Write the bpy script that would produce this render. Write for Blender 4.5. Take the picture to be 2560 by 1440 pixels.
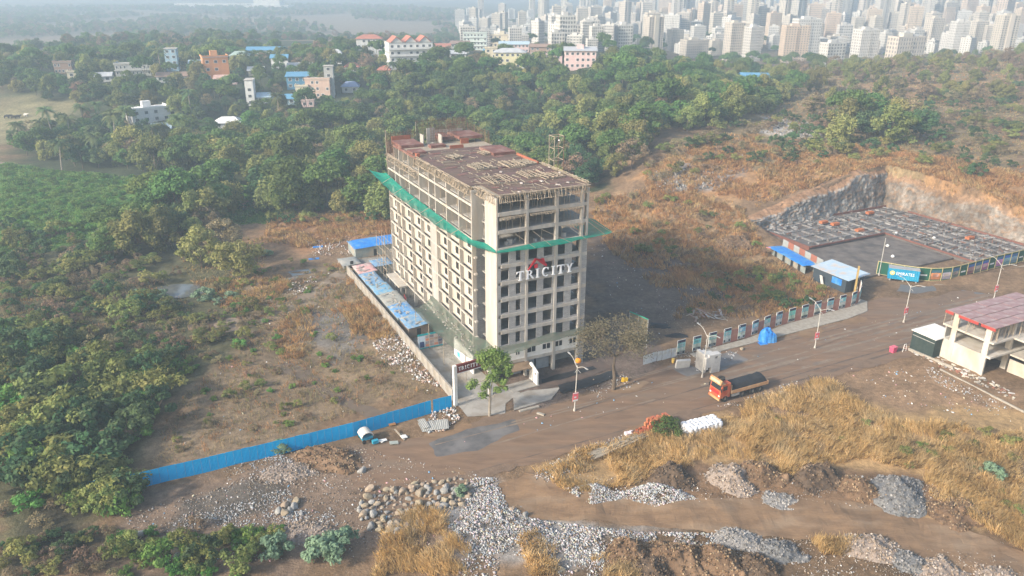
import bpy, bmesh, math, random
import numpy as np
from mathutils import Vector, Matrix, Quaternion
R = math.radians
for o in list(bpy.data.objects): bpy.data.objects.remove(o)
sc = bpy.context.scene
COL = sc.collection
rng = np.random.default_rng(7); random.seed(7)

# ------------------------------------------------------------------ camera, sky, sun, exposure
FPX, PITCH, ROLL, HC = 1950.0, R(21.56), R(0.16), 65.55
fw = np.array([0, math.cos(PITCH), -math.sin(PITCH)]); rt0 = np.array([1., 0, 0]); up0 = np.cross(rt0, fw)
rt = math.cos(ROLL)*rt0 + math.sin(ROLL)*up0; up = -math.sin(ROLL)*rt0 + math.cos(ROLL)*up0
cam_d = bpy.data.cameras.new('camera'); cam = bpy.data.objects.new('camera', cam_d); COL.objects.link(cam)
cam_d.sensor_width = 36; cam_d.lens = FPX/2560*36; cam_d.clip_start = 1; cam_d.clip_end = 20000
M = Matrix(((rt[0], up[0], -fw[0], 0), (rt[1], up[1], -fw[1], 0), (rt[2], up[2], -fw[2], HC), (0, 0, 0, 1)))
cam.matrix_world = M
sc.camera = cam

SUN_AZ = Vector((-.845, -.535)).normalized(); SUN_EL = R(28)
w = bpy.data.worlds.new('World'); sc.world = w; w.use_nodes = True
nt = w.node_tree; bg = nt.nodes['Background']
sky = nt.nodes.new('ShaderNodeTexSky'); sky.sky_type = 'NISHITA'; sky.sun_disc = False
sky.sun_elevation = SUN_EL; sky.sun_rotation = math.atan2(SUN_AZ.x, SUN_AZ.y)
sky.air_density = 1.2; sky.dust_density = 3.0; sky.ozone_density = 1.0
nt.links.new(sky.outputs[0], bg.inputs[0]); bg.inputs[1].default_value = 0.15
sd = bpy.data.lights.new('sun', 'SUN'); sd.energy = 3.5; sd.angle = R(5); sd.color = (1, .91, .78)
so = bpy.data.objects.new('sun', sd); COL.objects.link(so)
so.rotation_euler = Vector((-SUN_AZ.x*math.cos(SUN_EL), -SUN_AZ.y*math.cos(SUN_EL), -math.sin(SUN_EL))).to_track_quat('-Z', 'Y').to_euler()
so.location = (-200, -100, 200)
sc.view_settings.view_transform = 'Standard'; sc.view_settings.look = 'None'
sc.view_settings.exposure = 0.95; sc.view_settings.gamma = 1
sc.cycles.max_bounces = 5; sc.cycles.diffuse_bounces = 2; sc.cycles.glossy_bounces = 2; sc.cycles.transmission_bounces = 3
sc.cycles.volume_bounces = 1; sc.cycles.transparent_max_bounces = 12
sc.cycles.use_denoising = True

# ------------------------------------------------------------------ small helpers
def lin(c):                                   # sRGB 0-255 -> linear
    return tuple(((x/255)/12.92 if x/255 <= .04045 else ((x/255+.055)/1.055)**2.4) for x in c)
def ss(a, b, x): t = np.clip((x-a)/(b-a), 0, 1); return t*t*(3-2*t)
def ray(px, py): return fw*FPX + rt*(px-1280) + up*(720-py)
def G(px, py, z=0.0):                         # the point of level z seen at a photo pixel (used only to survey the place)
    d = ray(px, py); t = (z-HC)/d[2]; return np.array([d[0]*t, d[1]*t])

class MB:
    "collects shapes, then links them as ONE mesh object"
    def __init__(s): s.v = []; s.f = []; s.c = []
    def add(s, vs, fs, col=None):
        b = len(s.v); s.v += [tuple(q) for q in vs]; s.f += [tuple(i+b for i in f) for f in fs]
        s.c += [col]*len(fs); return s
    def box(s, x0, y0, z0, x1, y1, z1, col=None):
        return s.add([(x0,y0,z0),(x1,y0,z0),(x1,y1,z0),(x0,y1,z0),(x0,y0,z1),(x1,y0,z1),(x1,y1,z1),(x0,y1,z1)],
                     [(0,3,2,1),(4,5,6,7),(0,1,5,4),(1,2,6,5),(2,3,7,6),(3,0,4,7)], col)
    def obox(s, c, sz, rot=(0,0,0), col=None):
        m = Matrix.LocRotScale(Vector(c), __import__('mathutils').Euler(rot), Vector((1,1,1)))
        hx, hy, hz = sz[0]/2, sz[1]/2, sz[2]/2
        vs = [m @ Vector(q) for q in [(-hx,-hy,-hz),(hx,-hy,-hz),(hx,hy,-hz),(-hx,hy,-hz),(-hx,-hy,hz),(hx,-hy,hz),(hx,hy,hz),(-hx,hy,hz)]]
        return s.add(vs, [(0,3,2,1),(4,5,6,7),(0,1,5,4),(1,2,6,5),(2,3,7,6),(3,0,4,7)], col)
    def tube(s, a, b, r, n=6, r2=None, col=None):
        a = Vector(a); b = Vector(b); d = (b-a)
        if d.length < 1e-6: return s
        q = d.to_track_quat('Z', 'Y'); r2 = r if r2 is None else r2
        vs = [a + q @ Vector((r*math.cos(6.2832*i/n), r*math.sin(6.2832*i/n), 0)) for i in range(n)]
        vs += [b + q @ Vector((r2*math.cos(6.2832*i/n), r2*math.sin(6.2832*i/n), 0)) for i in range(n)]
        fs = [(i, (i+1) % n, n+(i+1) % n, n+i) for i in range(n)] + [tuple(range(n))[::-1], tuple(range(n, 2*n))]
        return s.add(vs, fs, col)
    def path(s, pts, r, n=6, r2=None):
        k = len(pts)-1
        for i in range(k):
            ra = r if r2 is None else r+(r2-r)*i/k; rb = r if r2 is None else r+(r2-r)*(i+1)/k
            s.tube(pts[i], pts[i+1], ra, n, rb)
        return s
    def prism(s, pts, axis, a, b, col=None):      # polygon of (p,q) pairs extruded along axis 0/1/2 from a to b
        def P(p, q, t): return {0: (t, p, q), 1: (p, t, q), 2: (p, q, t)}[axis]
        n = len(pts); vs = [P(p, q, a) for p, q in pts] + [P(p, q, b) for p, q in pts]
        fs = [tuple(range(n))[::-1], tuple(range(n, 2*n))] + [(i, (i+1) % n, n+(i+1) % n, n+i) for i in range(n)]
        return s.add(vs, fs, col)
    def lathe(s, prof, c=(0,0,0), n=12, col=None):
        vs = [(c[0]+r*math.cos(6.2832*i/n), c[1]+r*math.sin(6.2832*i/n), c[2]+z) for r, z in prof for i in range(n)]
        fs = [(k*n+i, k*n+(i+1) % n, (k+1)*n+(i+1) % n, (k+1)*n+i) for k in range(len(prof)-1) for i in range(n)]
        return s.add(vs, fs, col)
    def build(s, name, mat, parent=None, smooth=False, fix=True):
        me = bpy.data.meshes.new(name); me.from_pydata(s.v, [], s.f)
        if fix:
            bm = bmesh.new(); bm.from_mesh(me); bmesh.ops.recalc_face_normals(bm, faces=bm.faces); bm.to_mesh(me); bm.free()
        if any(c is not None for c in s.c):
            at = me.color_attributes.new('Col', 'FLOAT_COLOR', 'CORNER')
            buf = []
            for p, c in zip(me.polygons, s.c): buf += (list(c)+[1.0] if c is not None else [1., 1., 1., 1.])*p.loop_total
            at.data.foreach_set('color', buf)
        if smooth: me.polygons.foreach_set('use_smooth', [True]*len(me.polygons))
        return link(name, me, mat, parent)

def link(name, me, mat, parent=None):
    o = bpy.data.objects.new(name, me); COL.objects.link(o)
    if mat is not None and not me.materials: me.materials.append(mat)
    if parent is not None: o.parent = parent
    return o
def npmesh(name, V, F, mat, parent=None, colors=None, smooth=False):
    "numpy verts (N,3), faces (M,k) -> object; colors (N,3) per vertex"
    me = bpy.data.meshes.new(name); V = np.asarray(V, np.float32); F = np.asarray(F, np.int32); k = F.shape[1]
    me.vertices.add(len(V)); me.vertices.foreach_set('co', V.ravel())
    me.loops.add(F.size); me.loops.foreach_set('vertex_index', F.ravel())
    me.polygons.add(len(F)); me.polygons.foreach_set('loop_start', np.arange(0, F.size, k, dtype=np.int32))
    me.polygons.foreach_set('loop_total', np.full(len(F), k, np.int32))
    if smooth: me.polygons.foreach_set('use_smooth', np.ones(len(F), bool))
    me.update(calc_edges=True)
    if colors is not None:
        at = me.color_attributes.new('Col', 'FLOAT_COLOR', 'POINT')
        at.data.foreach_set('color', np.c_[colors, np.ones(len(V))].astype(np.float32).ravel())
    return link(name, me, mat, parent)
def tag(o, label=None, cat=None, group=None, kind=None):
    if label: o['label'] = label
    if cat: o['category'] = cat
    if group: o['group'] = group
    if kind: o['kind'] = kind
    return o
def thing(name, label, cat, loc=(0,0,0), rz=0, group=None):
    o = bpy.data.objects.new(name, None); COL.objects.link(o); o.location = loc; o.rotation_euler = (0,0,rz)
    o.empty_display_size = .5
    return tag(o, label, cat, group)
def copy_tree(o, parent=None):
    c = o.copy(); COL.objects.link(c); c.parent = parent
    for ch in list(o.children): copy_tree(ch, c)
    return c

# ------------------------------------------------------------------ materials
MATS = {}
def mat(name, c1, c2=None, scale=1.0, rough=.85, bump=0.0, bscale=None, detail=6, metal=0, attr=False, contrast=(.35, .65),
        rnd=0.0, c3=None, s3=.15, coord='Object', trans=0.0, spec=.3, alpha=1.0, stretch=None, rot=0.0):
    "procedural surface: two colours mixed by fractal noise, optional third large-scale stain, per-object variation, bump"
    if name in MATS: return MATS[name]
    m = bpy.data.materials.new(name); m.use_nodes = True; nt = m.node_tree; N = nt.nodes; L = nt.links
    b = N['Principled BSDF']; b.inputs['Roughness'].default_value = rough; b.inputs['Metallic'].default_value = metal
    b.inputs['Specular IOR Level'].default_value = spec
    tc = N.new('ShaderNodeTexCoord'); co = tc.outputs[coord]
    if coord == 'World':
        pass
    if stretch:
        mp = N.new('ShaderNodeMapping'); mp.inputs['Scale'].default_value = stretch; mp.inputs['Rotation'].default_value = (0, 0, rot); L.new(co, mp.inputs[0]); co = mp.outputs[0]
    no = N.new('ShaderNodeTexNoise'); no.inputs['Scale'].default_value = scale; no.inputs['Detail'].default_value = detail
    no.inputs['Roughness'].default_value = .62; L.new(co, no.inputs['Vector'])
    mr = N.new('ShaderNodeMapRange'); mr.inputs[1].default_value, mr.inputs[2].default_value = contrast; L.new(no.outputs[0], mr.inputs[0])
    mx = N.new('ShaderNodeMix'); mx.data_type = 'RGBA'; c2 = c2 or tuple(x*.7 for x in c1)
    mx.inputs[6].default_value = (*c1, 1); mx.inputs[7].default_value = (*c2, 1); L.new(mr.outputs[0], mx.inputs[0]); out = mx.outputs[2]
    if c3:
        n3 = N.new('ShaderNodeTexNoise'); n3.inputs['Scale'].default_value = s3; n3.inputs['Detail'].default_value = 4; L.new(co, n3.inputs['Vector'])
        m3 = N.new('ShaderNodeMapRange'); m3.inputs[1].default_value = .48; m3.inputs[2].default_value = .68; L.new(n3.outputs[0], m3.inputs[0])
        x3 = N.new('ShaderNodeMix'); x3.data_type = 'RGBA'; L.new(m3.outputs[0], x3.inputs[0]); L.new(out, x3.inputs[6]); x3.inputs[7].default_value = (*c3, 1); out = x3.outputs[2]
    if attr:
        a = N.new('ShaderNodeVertexColor'); a.layer_name = 'Col'
        xa = N.new('ShaderNodeMix'); xa.data_type = 'RGBA'; xa.blend_type = 'MULTIPLY'; xa.inputs[0].default_value = 1
        L.new(out, xa.inputs[6]); L.new(a.outputs[0], xa.inputs[7]); out = xa.outputs[2]
    if rnd:
        oi = N.new('ShaderNodeObjectInfo'); hv = N.new('ShaderNodeHueSaturation')
        r1 = N.new('ShaderNodeMapRange'); r1.inputs[3].default_value = 1-rnd; r1.inputs[4].default_value = 1+rnd; L.new(oi.outputs['Random'], r1.inputs[0]); L.new(r1.outputs[0], hv.inputs['Value'])
        ml = N.new('ShaderNodeMath'); ml.operation = 'MULTIPLY'; ml.inputs[1].default_value = 7.31; L.new(oi.outputs['Random'], ml.inputs[0])
        fr = N.new('ShaderNodeMath'); fr.operation = 'FRACT'; L.new(ml.outputs[0], fr.inputs[0])
        r2 = N.new('ShaderNodeMapRange'); r2.inputs[3].default_value = .5-rnd*.12; r2.inputs[4].default_value = .5+rnd*.12; L.new(fr.outputs[0], r2.inputs[0]); L.new(r2.outputs[0], hv.inputs['Hue'])
        L.new(out, hv.inputs['Color']); out = hv.outputs[0]
    L.new(out, b.inputs['Base Color'])
    if alpha < 1: b.inputs['Alpha'].default_value = alpha
    if bump:
        nb = N.new('ShaderNodeTexNoise'); nb.inputs['Scale'].default_value = bscale or scale*4; nb.inputs['Detail'].default_value = 5; L.new(co, nb.inputs['Vector'])
        bp = N.new('ShaderNodeBump'); bp.inputs['Strength'].default_value = bump; bp.inputs['Distance'].default_value = .1
        L.new(nb.outputs[0], bp.inputs['Height']); L.new(bp.outputs[0], b.inputs['Normal'])
    if trans:                                        # thin leaf or cloth: some light passes through
        tr = N.new('ShaderNodeBsdfTranslucent'); L.new(out, tr.inputs[0]); ms = N.new('ShaderNodeMixShader'); ms.inputs[0].default_value = trans
        L.new(b.outputs[0], ms.inputs[1]); L.new(tr.outputs[0], ms.inputs[2]); L.new(ms.outputs[0], N['Material Output'].inputs[0])
    MATS[name] = m; return m
def attr_mat(name, var=.25, scale=3.0, rough=.95, bump=.4, bscale=8, speck=0.0):
    "colour comes from the mesh's own colours, broken up by noise at two scales"
    if name in MATS: return MATS[name]
    m = bpy.data.materials.new(name); m.use_nodes = True; nt = m.node_tree; N = nt.nodes; L = nt.links
    b = N['Principled BSDF']; b.inputs['Roughness'].default_value = rough; b.inputs['Specular IOR Level'].default_value = .15
    tc = N.new('ShaderNodeTexCoord'); a = N.new('ShaderNodeVertexColor'); a.layer_name = 'Col'; out = a.outputs[0]
    for sclv, amp, mid in ((scale, var, .5), (scale*.13, var*1.1, .5), (scale*6, var*.8, .5)):
        no = N.new('ShaderNodeTexNoise'); no.inputs['Scale'].default_value = sclv; no.inputs['Detail'].default_value = 8; no.inputs['Roughness'].default_value = .7
        L.new(tc.outputs['Object'], no.inputs['Vector'])
        mr = N.new('ShaderNodeMapRange'); mr.inputs[1].default_value = .3; mr.inputs[2].default_value = .7; mr.inputs[3].default_value = 1-amp*1.4; mr.inputs[4].default_value = 1+amp*1.4
        L.new(no.outputs[0], mr.inputs[0])
        mx = N.new('ShaderNodeMix'); mx.data_type = 'RGBA'; mx.blend_type = 'MULTIPLY'; mx.inputs[0].default_value = 1
        L.new(out, mx.inputs[6]); L.new(mr.outputs[0], mx.inputs[7]); out = mx.outputs[2]
    if speck:
        vo = N.new('ShaderNodeTexVoronoi'); vo.inputs['Scale'].default_value = 2.2; L.new(tc.outputs['Object'], vo.inputs['Vector'])
        lt = N.new('ShaderNodeMapRange'); lt.inputs[1].default_value = .16; lt.inputs[2].default_value = .08; L.new(vo.outputs['Distance'], lt.inputs[0])
        nn = N.new('ShaderNodeTexNoise'); nn.inputs['Scale'].default_value = .12; nn.inputs['Detail'].default_value = 3; L.new(tc.outputs['Object'], nn.inputs['Vector'])
        n2 = N.new('ShaderNodeMapRange'); n2.inputs[1].default_value = .48; n2.inputs[2].default_value = .62; n2.inputs[4].default_value = speck; L.new(nn.outputs[0], n2.inputs[0])
        mu = N.new('ShaderNodeMath'); mu.operation = 'MULTIPLY'; L.new(lt.outputs[0], mu.inputs[0]); L.new(n2.outputs[0], mu.inputs[1])
        mx = N.new('ShaderNodeMix'); mx.data_type = 'RGBA'; L.new(mu.outputs[0], mx.inputs[0]); L.new(out, mx.inputs[6]); mx.inputs[7].default_value = (.42, .39, .36, 1); out = mx.outputs[2]
    L.new(out, b.inputs['Base Color'])
    if bump:
        nb = N.new('ShaderNodeTexNoise'); nb.inputs['Scale'].default_value = bscale; nb.inputs['Detail'].default_value = 6; L.new(tc.outputs['Object'], nb.inputs['Vector'])
        bp = N.new('ShaderNodeBump'); bp.inputs['Strength'].default_value = bump; bp.inputs['Distance'].default_value = .15
        L.new(nb.outputs[0], bp.inputs['Height']); L.new(bp.outputs[0], b.inputs['Normal'])
    MATS[name] = m; return m
def block_mat(name, c1, c2, mortar, bw=.6, bh=.2):
    "block masonry too small to count: brick pattern"
    m = bpy.data.materials.new(name); m.use_nodes = True; nt = m.node_tree; N = nt.nodes; L = nt.links; b = N['Principled BSDF']
    b.inputs['Roughness'].default_value = .9; b.inputs['Specular IOR Level'].default_value = .2
    tc = N.new('ShaderNodeTexCoord'); sp = N.new('ShaderNodeSeparateXYZ'); L.new(tc.outputs['Object'], sp.inputs[0])
    ad = N.new('ShaderNodeMath'); ad.operation = 'ADD'; L.new(sp.outputs[0], ad.inputs[0]); L.new(sp.outputs[1], ad.inputs[1])
    cb = N.new('ShaderNodeCombineXYZ'); L.new(ad.outputs[0], cb.inputs[0]); L.new(sp.outputs[2], cb.inputs[1])
    br = N.new('ShaderNodeTexBrick'); br.inputs['Scale'].default_value = 1; br.inputs['Brick Width'].default_value = bw; br.inputs['Row Height'].default_value = bh
    br.inputs['Mortar Size'].default_value = .03; br.inputs['Color1'].default_value = (*c1, 1); br.inputs['Color2'].default_value = (*c2, 1); br.inputs['Mortar'].default_value = (*mortar, 1)
    L.new(cb.outputs[0], br.inputs['Vector'])
    no = N.new('ShaderNodeTexNoise'); no.inputs['Scale'].default_value = 1.5; no.inputs['Detail'].default_value = 6; L.new(tc.outputs['Object'], no.inputs['Vector'])
    mr = N.new('ShaderNodeMapRange'); mr.inputs[3].default_value = .7; mr.inputs[4].default_value = 1.25; L.new(no.outputs[0], mr.inputs[0])
    mx = N.new('ShaderNodeMix'); mx.data_type = 'RGBA'; mx.blend_type = 'MULTIPLY'; mx.inputs[0].default_value = 1; L.new(br.outputs[0], mx.inputs[6]); L.new(mr.outputs[0], mx.inputs[7])
    L.new(mx.outputs[2], b.inputs['Base Color']); MATS[name] = m; return m

M_conc = mat('concrete_raw', (.40, .385, .355), (.28, .27, .255), scale=.9, c3=(.33, .295, .25), s3=.35, bump=.25, bscale=6, stretch=(1, 1, .3))
M_conc_l = mat('concrete_light', (.50, .465, .415), (.36, .335, .30), scale=.9, c3=(.40, .345, .285), s3=.5, bump=.2, bscale=5, stretch=(1, 1, .22))
M_conc_d = mat('concrete_dark', (.26, .25, .23), (.17, .16, .15), scale=.8, bump=.3)
M_block = block_mat('aac_block', (.42, .41, .40), (.34, .33, .32), (.26, .25, .24))
M_plaster = mat('plaster_cream', (.50, .45, .385), (.37, .335, .29), scale=.9, c3=(.40, .36, .31), s3=.5, bump=.1, stretch=(1, 1, .4), rnd=.08)
M_white = mat('white_paint', (.78, .77, .74), (.68, .67, .64), scale=.8, rough=.6, c3=(.6, .57, .52), s3=.3)
M_red_ply = mat('red_plywood', (.20, .085, .065), (.14, .07, .058), scale=.9, rough=.75, c3=(.26, .17, .14), s3=.5)
M_ply_dark = mat('deck_plywood', (.155, .098, .075), (.10, .068, .056), scale=.9, rough=.75, c3=(.21, .155, .13), s3=.3, bump=.1, rnd=.16)
M_timber = mat('pale_timber', (.40, .33, .25), (.28, .225, .165), scale=2.5, rough=.85)
M_timber_g = mat('weathered_timber', (.36, .31, .24), (.25, .21, .16), scale=2.5)
M_steel = mat('galvanised_steel', (.5, .5, .48), (.38, .38, .37), scale=3, rough=.5, metal=.3)
M_rust = mat('rusty_bar', (.19, .11, .075), (.13, .075, .05), scale=4)
M_glass = mat('dark_glass', (.03, .035, .04), (.02, .025, .03), rough=.12, spec=.5)
M_dark = mat('dark_room', (.03, .028, .026), (.02, .02, .02))  # darkness of unlit openings put into a colour; also plain dark parts
M_tarp_b = mat('blue_tarp', (.02, .15, .52), (.03, .25, .62), scale=1.6, rough=.5, bump=.5, bscale=3, c3=(.10, .28, .50), s3=.6)
M_black = mat('black_cloth', (.018, .019, .022), (.03, .03, .032), scale=1.5, rough=.7, bump=.4)

# ------------------------------------------------------------------ the lie of the land
def vnoise(x, y, seed=0):
    "value noise, vectorised"
    xi = np.floor(x).astype(np.int64); yi = np.floor(y).astype(np.int64); xf = x-xi; yf = y-yi
    def h(a, b):
        n = (a*374761393 + b*668265263 + seed*974634777) & 0x7fffffff
        n = ((n ^ (n >> 13))*1274126177) & 0x7fffffff
        return ((n ^ (n >> 16)) & 0xffff)/65535.0
    u = xf*xf*(3-2*xf); v = yf*yf*(3-2*yf)
    return (h(xi, yi)*(1-u)+h(xi+1, yi)*u)*(1-v) + (h(xi, yi+1)*(1-u)+h(xi+1, yi+1)*u)*v
def fbm(x, y, sc_, seed=0, oct=4):
    s = 0; a = .5; t = 0
    for k in range(oct):
        s = s + a*vnoise(x*sc_*2**k, y*sc_*2**k, seed+k*17); t += a; a *= .55
    return s/t
def sdist(poly, x, y):
    "signed distance to polygon, negative inside"
    P = np.asarray(poly, float); n = len(P); x = np.asarray(x, float); y = np.asarray(y, float)
    d = np.full(x.shape, 1e18); ins = np.zeros(x.shape, bool)
    for i in range(n):
        a = P[i]; b = P[(i+1) % n]; e = b-a; wx = x-a[0]; wy = y-a[1]
        t = np.clip((wx*e[0]+wy*e[1])/(e@e+1e-12), 0, 1)
        d = np.minimum(d, (wx-e[0]*t)**2+(wy-e[1]*t)**2)
        c = (a[1] > y) != (b[1] > y)
        with np.errstate(divide='ignore', invalid='ignore'):
            ins ^= c & (x < (b[0]-a[0])*(y-a[1])/(b[1]-a[1]+1e-30)+a[0])
    d = np.sqrt(d); return np.where(ins, -d, d)
BC = np.array([-2.555, 121.065]); BYAW = R(26.1); BU = np.array([math.cos(BYAW), math.sin(BYAW)]); BV = np.array([-BU[1], BU[0]])
L1 = np.array([10.3, 111.6]); LD = np.array([.8944, .4472]); LN = np.array([-LD[1], LD[0]])   # lamp line along the road
def RD(s, o): return L1+LD*s+LN*o                                                           # road coordinates -> world
PIT = np.array([(67.5, 209.5), (115.3, 236.5), (142, 190), (160, 190), (122, 176.5), (92, 172), (80, 173.5), (72, 198)])
def H(x, y):
    x = np.asarray(x, float); y = np.asarray(y, float)
    e = (x-35)*.45+(y-190)*.9
    h = 13*ss(5, 85, e)*ss(8, 55, x)*(1-.65*ss(330, 560, y))
    h = h + 15*np.exp(-((x-330)/150)**2-((y-470)/80)**2)
    rs = (x-L1[0])*LD[0]+(y-L1[1])*LD[1]; ro = (x-L1[0])*LN[0]+(y-L1[1])*LN[1]
    flat = 1-np.maximum(np.where((ro > -12) & (ro < 26), ss(-60, -45, rs), 0), 0)
    bx = (x-BC[0])*BU[0]+(y-BC[1])*BU[1]; by = (x-BC[0])*BV[0]+(y-BC[1])*BV[1]
    flat = np.where((bx > -16) & (bx < 24) & (by > -25) & (by < 75), 0, flat)
    amp = ss(60, 75, y)*flat
    h = h + amp*((fbm(x, y, .09, 3)-.5)*1.3 + (fbm(x, y, .4, 5, 3)-.5)*.35)
    h = h + 6*(fbm(x, y, .004, 9, 3)-.45)*ss(300, 700, y)*(1-ss(100, 200, x))
    h = h - 1.9*np.exp(-(((x+77)/11)**2+((y-167)/9)**2)) - 1.2*np.exp(-(((x+62)/14)**2+((y-190)/8)**2))
    h = h + 17*ss(300, 455, y)*(1-ss(640, 900, y))*(1-ss(20, 130, x-.12*(y-400)))*(.8+.4*fbm(x, y, .006, 77, 2))*ss(-430, -330, x+.35*(y-300)*0)
    d = sdist(PIT, x, y); near = (x > 50) & (x < 175) & (y > 150) & (y < 250)
    k = np.where(near, ss(.2, 1.0, d), 1); h = np.where(k < 1, -.25*(1-k)+h*k, h)
    h = h - .06*np.where((ro > -13) & (ro < 12) & (rs > -50), 1, 0)*(1-0)
    return h
def hz(x, y): return float(H(np.array([x]), np.array([y]))[0])
_TS = np.r_[np.geomspace(60, 900, 260), np.geomspace(910, 9000, 120)]
def hitv(px, py):
    "where the sight lines of photo pixels meet the land (a ray march)"
    px = np.asarray(px, float); py = np.asarray(py, float); d = fw[None]*FPX+rt[None]*(px-1280)[:, None]+up[None]*(720-py)[:, None]; d /= np.hypot(d[:, 0], d[:, 1])[:, None]
    def f(T): X = d[:, 0, None]*T; Y = d[:, 1, None]*T; return HC+d[:, 2, None]*T-H(X, Y)
    T = np.tile(_TS, (len(px), 1)); v = f(T) < 0; i = np.where(v.any(1), v.argmax(1), len(_TS)-1); i = np.maximum(i, 1); lo = _TS[i-1]; hi = _TS[i]
    for _ in range(2):
        T = lo[:, None]+(hi-lo)[:, None]*np.linspace(0, 1, 12)[None]; v = f(T) < 0; i = np.where(v.any(1), v.argmax(1), 11); i = np.maximum(i, 1); r_ = np.arange(len(px)); lo, hi = T[r_, i-1], T[r_, i]
    t = (lo+hi)/2; return np.c_[d[:, 0]*t, d[:, 1]*t, H(d[:, 0]*t, d[:, 1]*t)]
def hit(px, py): return hitv([px], [py])[0]
def PX(pts): p = np.array(pts, float); return hitv(p[:, 0], p[:, 1])[:, :2]

SOIL = (.18, .118, .07)
ZONES = [   # (outline surveyed from the photo, colour of the soil or cover, some with shade painted in, soft edge in m)
 ([(0, 470), (1000, 520), (1000, 420), (1500, 470), (1560, 330), (2560, 330), (2560, 160), (0, 120)], (.045, .055, .028), 8),
 ([(-100, 560), (600, 640), (700, 900), (380, 1060), (300, 1300), (-100, 1500)], (.085, .08, .042), 5),
 ([(-40, 400), (140, 430), (700, 470), (690, 560), (480, 560), (330, 520), (210, 600), (-40, 680)], (.08, .16, .03), 4),
 ([(-60, 252), (225, 255), (190, 300), (80, 330), (-60, 400)], (.22, .19, .10), 10),
 ([(620, 720), (880, 640), (960, 760), (1130, 985), (700, 1100), (380, 1180), (420, 1020), (560, 900), (660, 830)], (.185, .135, .085), 5),
 ([(770, 770), (880, 790), (930, 860), (840, 900), (740, 850)], (.155, .14, .125), 3),
 ([(690, 545), (985, 525), (985, 590), (870, 610), (760, 640), (640, 600)], (.24, .135, .07), 4),
 ([(1490, 500), (1640, 470), (1850, 500), (1900, 600), (1960, 700), (1880, 740), (1640, 720), (1490, 640)], (.25, .165, .09), 5),
 ([(1470, 590), (1740, 610), (1960, 690), (1800, 760), (1620, 860), (1450, 880)], (.115, .085, .065), 5),  # brown earth with the tower's cast shade worked into its colour
 ([(1600, 440), (1800, 360), (2200, 370), (2560, 430), (2560, 590), (2250, 500), (2200, 430), (1830, 500), (1640, 500)], (.30, .175, .085), 5),
 ([(1850, 420), (1980, 310), (2100, 330), (1990, 370)], (.26, .20, .15), 5),
 ([(1900, 180), (2560, 130), (2560, 430), (2100, 420), (1700, 400)], (.21, .155, .085), 12),
 ([(1900, 290), (2030, 305), (2060, 345), (1990, 350), (1900, 330)], (.40, .36, .32), 4),
 ([(2130, 210), (2560, 200), (2560, 270), (2280, 260)], (.28, .17, .09), 8),
 ([(1630, 420), (1850, 420), (1850, 480), (1650, 480)], (.19, .16, .14), 4),
 ([(2100, 900), (2350, 900), (2560, 1040), (2560, 1120), (2100, 1000), (1980, 960)], (.225, .145, .085), 3),
 ([(300, 1230), (900, 1110), (1200, 1180), (1100, 1380), (500, 1440), (200, 1500)], (.17, .12, .085), 3),
 ([(430, 1250), (620, 1200), (720, 1230), (560, 1320), (440, 1320)], (.10, .085, .07), 2.5),
 ([(1330, 1170), (1800, 1050), (2560, 1020), (2560, 1400), (1900, 1200), (1400, 1240)], (.31, .205, .10), 3),
 ([(1540, 1190), (1700, 1150), (1900, 1160), (2300, 1190), (2460, 1290), (2200, 1300), (1760, 1250)], (.175, .108, .062), 2),
 ([(1080, 1190), (1240, 1190), (1300, 1290), (1820, 1330), (1700, 1420), (1100, 1400)], (.24, .22, .20), 2),
 ([(1480, 1330), (2560, 1330), (2560, 1500), (1480, 1500)], (.13, .085, .05), 3),
 ([(0, 1290), (240, 1250), (330, 1440), (0, 1440)], (.05, .045, .03), 4),  # dark undergrowth, the shade among the shrubs included in the colour
 ([(870, 650), (1140, 985), (1240, 880), (1000, 640)], (.24, .225, .20), 1.0),
 ([(1240, 900), (1640, 820), (1660, 930), (1300, 1030)], (.14, .105, .085), 2),
]
ZONES = [(PX(p), c, s) for p, c, s in ZONES]
def axis(a, b, st, far0, far1, g=1.13):
    xs = list(np.arange(a, b+1e-6, st)); s = st
    while xs[-1] < far1: s = min(s*g, 400); xs.append(xs[-1]+s)
    s = st; lo = [a]
    while lo[-1] > far0: s = min(s*g, 400); lo.append(lo[-1]-s)
    return np.array(lo[:0:-1]+xs)
xs = axis(-115, 165, .8, -6500, 6500); ys = axis(64, 262, .8, 0, 9000, 1.06)
GX, GY = np.meshgrid(xs, ys); fx = GX.ravel(); fy = GY.ravel(); FZ = H(fx, fy)
colr = np.tile(np.array(SOIL), (len(fx), 1))
farmix = ss(450, 900, fy)[:, None]; colr = colr*(1-farmix)+np.array((.10, .085, .05))*farmix
bare = ss(.54, .62, fbm(fx, fy, .006, 31, 4))*ss(600, 760, fy); colr = colr*(1-bare[:, None])+np.array((.19, .145, .10))*bare[:, None]
for zp, c, soft in ZONES:
    bb0 = zp.min(0)-soft*3; bb1 = zp.max(0)+soft*3
    m_ = (fx > bb0[0]) & (fx < bb1[0]) & (fy > bb0[1]) & (fy < bb1[1]); ix = np.where(m_)[0]
    if not len(ix): continue
    d = sdist(zp, fx[ix], fy[ix]) + (fbm(fx[ix], fy[ix], .15, 11)-.5)*soft*3.2
    k = (1-ss(-soft*.5, soft*.5, d))[:, None]; colr[ix] = colr[ix]*(1-k)+np.array(c)*k
nx, ny = len(xs), len(ys); ii = (np.arange(ny-1)[:, None]*nx+np.arange(nx-1)[None, :]).ravel()
M_ground = attr_mat('ground_soil', var=.26, scale=1.1, bump=.7, bscale=3.5, speck=.7)
ground = npmesh('ground', np.c_[fx, fy, FZ], np.c_[ii, ii+1, ii+nx+1, ii+nx], M_ground, colors=colr, smooth=True)
tag(ground, kind='structure')
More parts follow.
